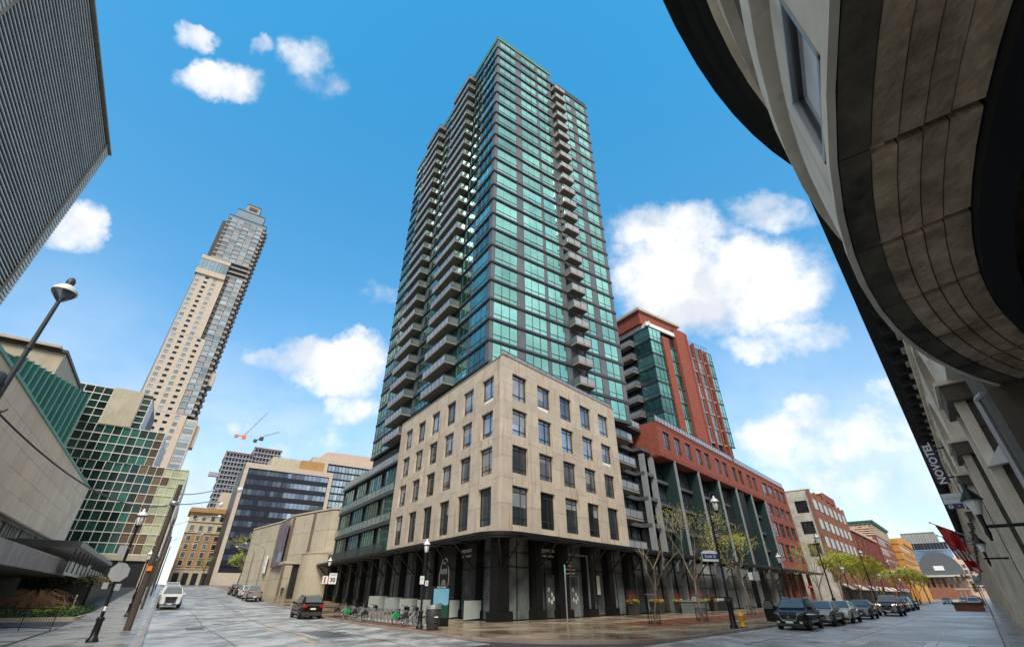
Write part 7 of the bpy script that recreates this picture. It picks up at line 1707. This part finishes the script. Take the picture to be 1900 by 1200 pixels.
def vehicles():
    G1 = 'cars parked along the right-hand kerb'; G2 = 'vehicles on the sloping left street'
    y = YE + 180
    def r(al, e, *a, **k): return make_car(a[0], a[1], FE.P(al, -e), y, *a[2:], **k)
    r(37.9, -9.35, 'black compact crossover with its kerbside door standing open', 'car', 'pblack', 'suv', G1, 4.55, 1.84, 1.67, door=True)
    r(43.9, -9.1, 'champagne silver sedan tucked behind the black crossover', 'car', 'psilver', 'sedan', G1, 4.5, 1.8, 1.48)
    r(49.4, -8.9, 'white sedan, third car along the right-hand kerb', 'car', 'pwhite', 'sedan', G1, 4.6, 1.82, 1.46)
    r(58.6, -8.9, 'dark grey sedan in front of the grey pickup', 'car', 'pgrey', 'sedan', G1, 4.7, 1.84, 1.46)
    r(69.6, -7.9, 'grey pickup truck with lit headlights pulling out of the parked row', 'pickup truck', 'pgrey', 'truck', None, 5.4, 1.98, 1.82, front_on=True)
    r(80.0, -8.9, 'navy blue crossover just behind the grey pickup', 'car', 'pblue', 'suv', G1, 4.5, 1.82, 1.66)
    r(87.2, -8.9, 'small red hatchback among the far parked cars', 'car', 'pred', 'sedan', G1, 4.2, 1.78, 1.5)
    r(94.0, -8.9, 'white crossover, fifth from the front of the parked row end', 'car', 'pwhite', 'suv', G1, 4.5, 1.82, 1.66)
    r(101.0, -8.9, 'black sedan at the far end of the parked row', 'car', 'pblack', 'sedan', G1, 4.6, 1.82, 1.5)
    r(165, -7.0, 'pale silver car crossing at the far end of the right-hand street', 'car', 'psilver', 'sedan', None, 4.6, 1.82, 1.5)
    r(178, -4.2, 'small white car furthest down the right-hand street', 'car', 'pwhite', 'sedan', None, 4.6, 1.82, 1.5)
    r(122, -1.6, 'white and blue car partly hidden behind the rusty planter box', 'car', 'pwhite', 'suv', None, 4.4, 1.8, 1.6)
    def l(A, p, yaw, *a, **k): return make_car(a[0], a[1], FT.P(p, A), yaw, *a[2:], **k)
    l(49.6, 11.35, YS, 'dark maroon black crossover seen from behind at the kerb by the bike dock', 'car', 'pbrown', 'suv', G2, 4.6, 1.9, 1.74)
    l(83.5, 11.2, YS, 'light grey pickup truck parked tail towards us by the tan theatre', 'pickup truck', 'psilver', 'truck', G2, 5.7, 1.98, 1.92)
    l(91, 11.2, YS, 'white van-like car ahead of the light grey pickup', 'car', 'pwhite', 'suv', G2, 4.7, 1.85, 1.75)
    l(98.5, 11.2, YS, 'dark red car third in the row by the theatre', 'car', 'pbrown', 'suv', G2, 4.6, 1.85, 1.65)
    l(106, 11.2, YS, 'furthest black car in the row by the theatre', 'car', 'pblack', 'suv', G2, 4.6, 1.85, 1.65)
    l(66.5, 1.15, YS + 180, 'white pickup truck with black grille facing us at the left kerb', 'pickup truck', 'pwhite', 'truck', G2, 5.6, 2.0, 1.98)
    l(75, 1.15, YS + 180, 'white van right behind the white pickup on the left', 'van', 'pwhite', 'van', G2, 5.0, 1.95, 2.0)
    l(83, 1.15, YS + 180, 'second white van up the left kerb', 'van', 'pwhite', 'van', G2, 5.0, 1.95, 2.1)
    l(91, 1.15, YS + 180, 'silver car at the far end of the left kerb row', 'car', 'psilver', 'suv', G2, 4.6, 1.85, 1.7)
    make_car('white car nose just showing behind the black railing at lower left', 'car', FW.P(-33.6, 31.4), 78, 'pwhite', 'sedan', None, 4.6, 1.82, 1.46)
vehicles()

# ------------------------------------------------------------------ bike share dock, bicycles, people
def bikes():
    f = Fr(YS, FT.P(14.6, 0))           # x up the street, y to the left
    R0 = None
    b0 = MB(); b0.tube((0, 0, 0), (0, 0, .68), .055, .055, 8); b0.box(FW, -.09, .09, -.06, .06, .62, .80); b0.lathe((0, 0, 0), [(.12, 0), (.12, .03), (.06, .05)], 8)
    m0 = b0.mesh('dock_post', ['silver'])
    R = root('bike_dock', 'row of steel bike share docking posts on a low plate along the kerb', 'bike dock', FT.P(14.7, 40))
    one('base_plate', 'gsign', FT, 14.3, 15.1, 31.6, 50.4, .14, .17, R)
    for i in range(24):
        P = FT.P(14.9, 32 + .78 * i, .17 + tz(*FT.P(14.7, 32 + .78 * i)[:2])); place('dock_post', m0, R, P, FT.rz)
    def bike(A, p, yaw, lab, green):
        P = FT.P(p, A); z = gz_(P) + .02; R = root('bicycle', lab, 'bicycle', (P.x, P.y, z), 'share bicycles in the kerbside dock', pi / 2 - radians(yaw))
        def pp(nm, mb, m): return place(nm, mb.mesh(nm, [m]), R, (0, 0, 0), local=True)
        for x in (-.52, .55):
            b = MB(); n = 20; r = .33; b.path([(x + r * cos(2 * pi * i / n), 0, r + r * sin(2 * pi * i / n)) for i in range(n + 1)], .022, 5); w = pp('wheel', b, 'tyre')
            b = MB()
            for i in range(8): a = pi * i / 4; b.tube((x, 0, r), (x + r * cos(a), 0, r + r * sin(a)), .004, n=3)
            b.tube((x, -.05, r), (x, .05, r), .04, n=8); place('spokes', b.mesh('spokes', ['silver']), w, (0, 0, 0), local=True)
        b = MB(); b.path([(-.52, 0, .33), (-.1, 0, .30), (.42, 0, .66)], .035, 6); b.path([(-.1, 0, .30), (-.22, 0, .82)], .028, 6); b.path([(-.52, 0, .33), (-.2, 0, .66)], .018, 5); b.path([(.55, 0, .33), (.44, 0, .72), (.38, 0, 1.02)], .026, 6); pp('frame', b, 'gsign' if not green else 'black')
        b = MB(); n = 9; r = .37
        for i in range(n):
            a0, a1 = radians(20 + 150 * i / n), radians(20 + 150 * (i + 1) / n)
            for s in (-1, 1): b.add([(-.52 + r * cos(a0), s * .05, .33 + r * sin(a0)), (-.52 + r * cos(a1), s * .05, .33 + r * sin(a1)), (-.52 + .12 * cos(a1), s * .05, .33 + .12 * sin(a1)), (-.52 + .12 * cos(a0), s * .05, .33 + .12 * sin(a0))], [(0, 1, 2, 3)])
            b.add([(-.52 + r * cos(a0), -.05, .33 + r * sin(a0)), (-.52 + r * cos(a0), .05, .33 + r * sin(a0)), (-.52 + r * cos(a1), .05, .33 + r * sin(a1)), (-.52 + r * cos(a1), -.05, .33 + r * sin(a1))], [(0, 1, 2, 3)])
        pp('rear_fender', b, 'green' if green else 'frame')
        b = MB(); b.path([(.28, -.28, 1.06), (.40, -.2, 1.06), (.42, 0, 1.03), (.40, .2, 1.06), (.28, .28, 1.06)], .016, 5); pp('handlebar', b, 'black')
        b = MB(); b.box(FW, .42, .68, -.14, .14, .80, 1.0); pp('basket', b, 'black')
        b = MB(); b.prism(FW, [(-.36, -.09), (-.12, -.03), (-.1, 0), (-.12, .03), (-.36, .09)], .84, .90); pp('saddle', b, 'black')
        b = MB(); b.tube((-.1, -.12, .30), (-.1, .12, .30), .015); b.tube((-.1, .02, .3), (-.1, .05, .3), .09, n=12); b.box(FW, -.3, -.2, .1, .2, .28, .31); pp('crank', b, 'blk2')
    a = YS + 62
    for A, lab, g in ((48.6, 'black share bicycle at the far left end of the dock', 0), (45.6, 'share bicycle with a bright green rear fender near the left end of the dock', 1), (43.6, 'dark share bicycle just right of the green fendered one', 0), (41.0, 'fourth share bicycle, last before the empty docking posts', 0), (34.6, 'green fendered share bicycle left of the bin after the empty posts', 1), (33.0, 'black share bicycle closest to the litter bin', 0)):
        bike(A, 14.2, a, lab, g)
bikes()

def person(P, yaw, lab, coat, leg, stride=.18, z=None):
    z = gz_(P) if z is None else z; R = root('person', lab, 'person', (P.x, P.y, z), None, pi / 2 - radians(yaw))
    V = [((0, 0, .94), .125), ((0, 0, 1.15), .12), ((0, 0, 1.38), .145), ((0, 0, 1.50), .055), ((0.01, 0, 1.62), .095), ((.015, 0, 1.70), .085),
         ((.03, .19, 1.42), .055), ((.0, .25, 1.17), .042), ((.10, .24, .96), .034), ((.15, .24, .88), .032), ((.03, -.19, 1.42), .055), ((.05, -.25, 1.17), .042), ((-.06, -.24, .96), .034), ((-.08, -.24, .88), .032),
         ((0, .09, .88), .09), ((stride * .6, .10, .48), .062), ((stride, .10, .10), .042), ((stride + .14, .10, .04), .035), ((0, -.09, .88), .09), ((-stride * .2, -.10, .48), .062), ((-stride, -.10, .12), .042), ((-stride + .13, -.10, .04), .035)]
    Ed = [(0, 1), (1, 2), (2, 3), (3, 4), (4, 5), (2, 6), (6, 7), (7, 8), (8, 9), (2, 10), (10, 11), (11, 12), (12, 13), (0, 14), (14, 15), (15, 16), (16, 17), (0, 18), (18, 19), (19, 20), (20, 21)]
    me = bpy.data.meshes.new('body'); me.from_pydata([v for v, _ in V], Ed, []); o = place('body', me, R, (0, 0, 0), local=True)
    sk = o.modifiers.new('skin', 'SKIN'); me.skin_vertices[0].data[0].use_root = True
    for i, (_, r) in enumerate(V): me.skin_vertices[0].data[i].radius = (r, r)
    sb = o.modifiers.new('sub', 'SUBSURF'); sb.levels = 1; sb.render_levels = 1
    dg = bpy.context.evaluated_depsgraph_get(); m2 = bpy.data.meshes.new_from_object(o.evaluated_get(dg)); o.modifiers.clear(); o.data = m2; m2.materials.clear()
    for k in (coat, leg, 'skin', 'black'): m2.materials.append(K[k])
    for p in m2.polygons:
        c = p.center; p.use_smooth = True
        p.material_index = 3 if (c.z < .09 or c.z > 1.70 or (c.z > 1.6 and c.x < -.02)) else 2 if (c.z > 1.5 or (abs(c.y) > .19 and c.z < .93 and c.z > .8)) else 1 if c.z < .9 else 0
    return R
person(FT.P(15.5, 86), YS + 180, 'person in a dark green coat walking down past the tan theatre', 'cloth', 'black')
person(FT.P(-1.7, 60), YS, 'person in dark clothes walking up the left pavement', 'black', 'jean')
person(FE.P(120, 13.5), YE, 'person in a dark jacket on the right-hand pavement under the green trees', 'black', 'jean')
person(FE.P(138, 13.2), YE + 180, 'person in a green coat further along under the trees', 'cloth', 'black')
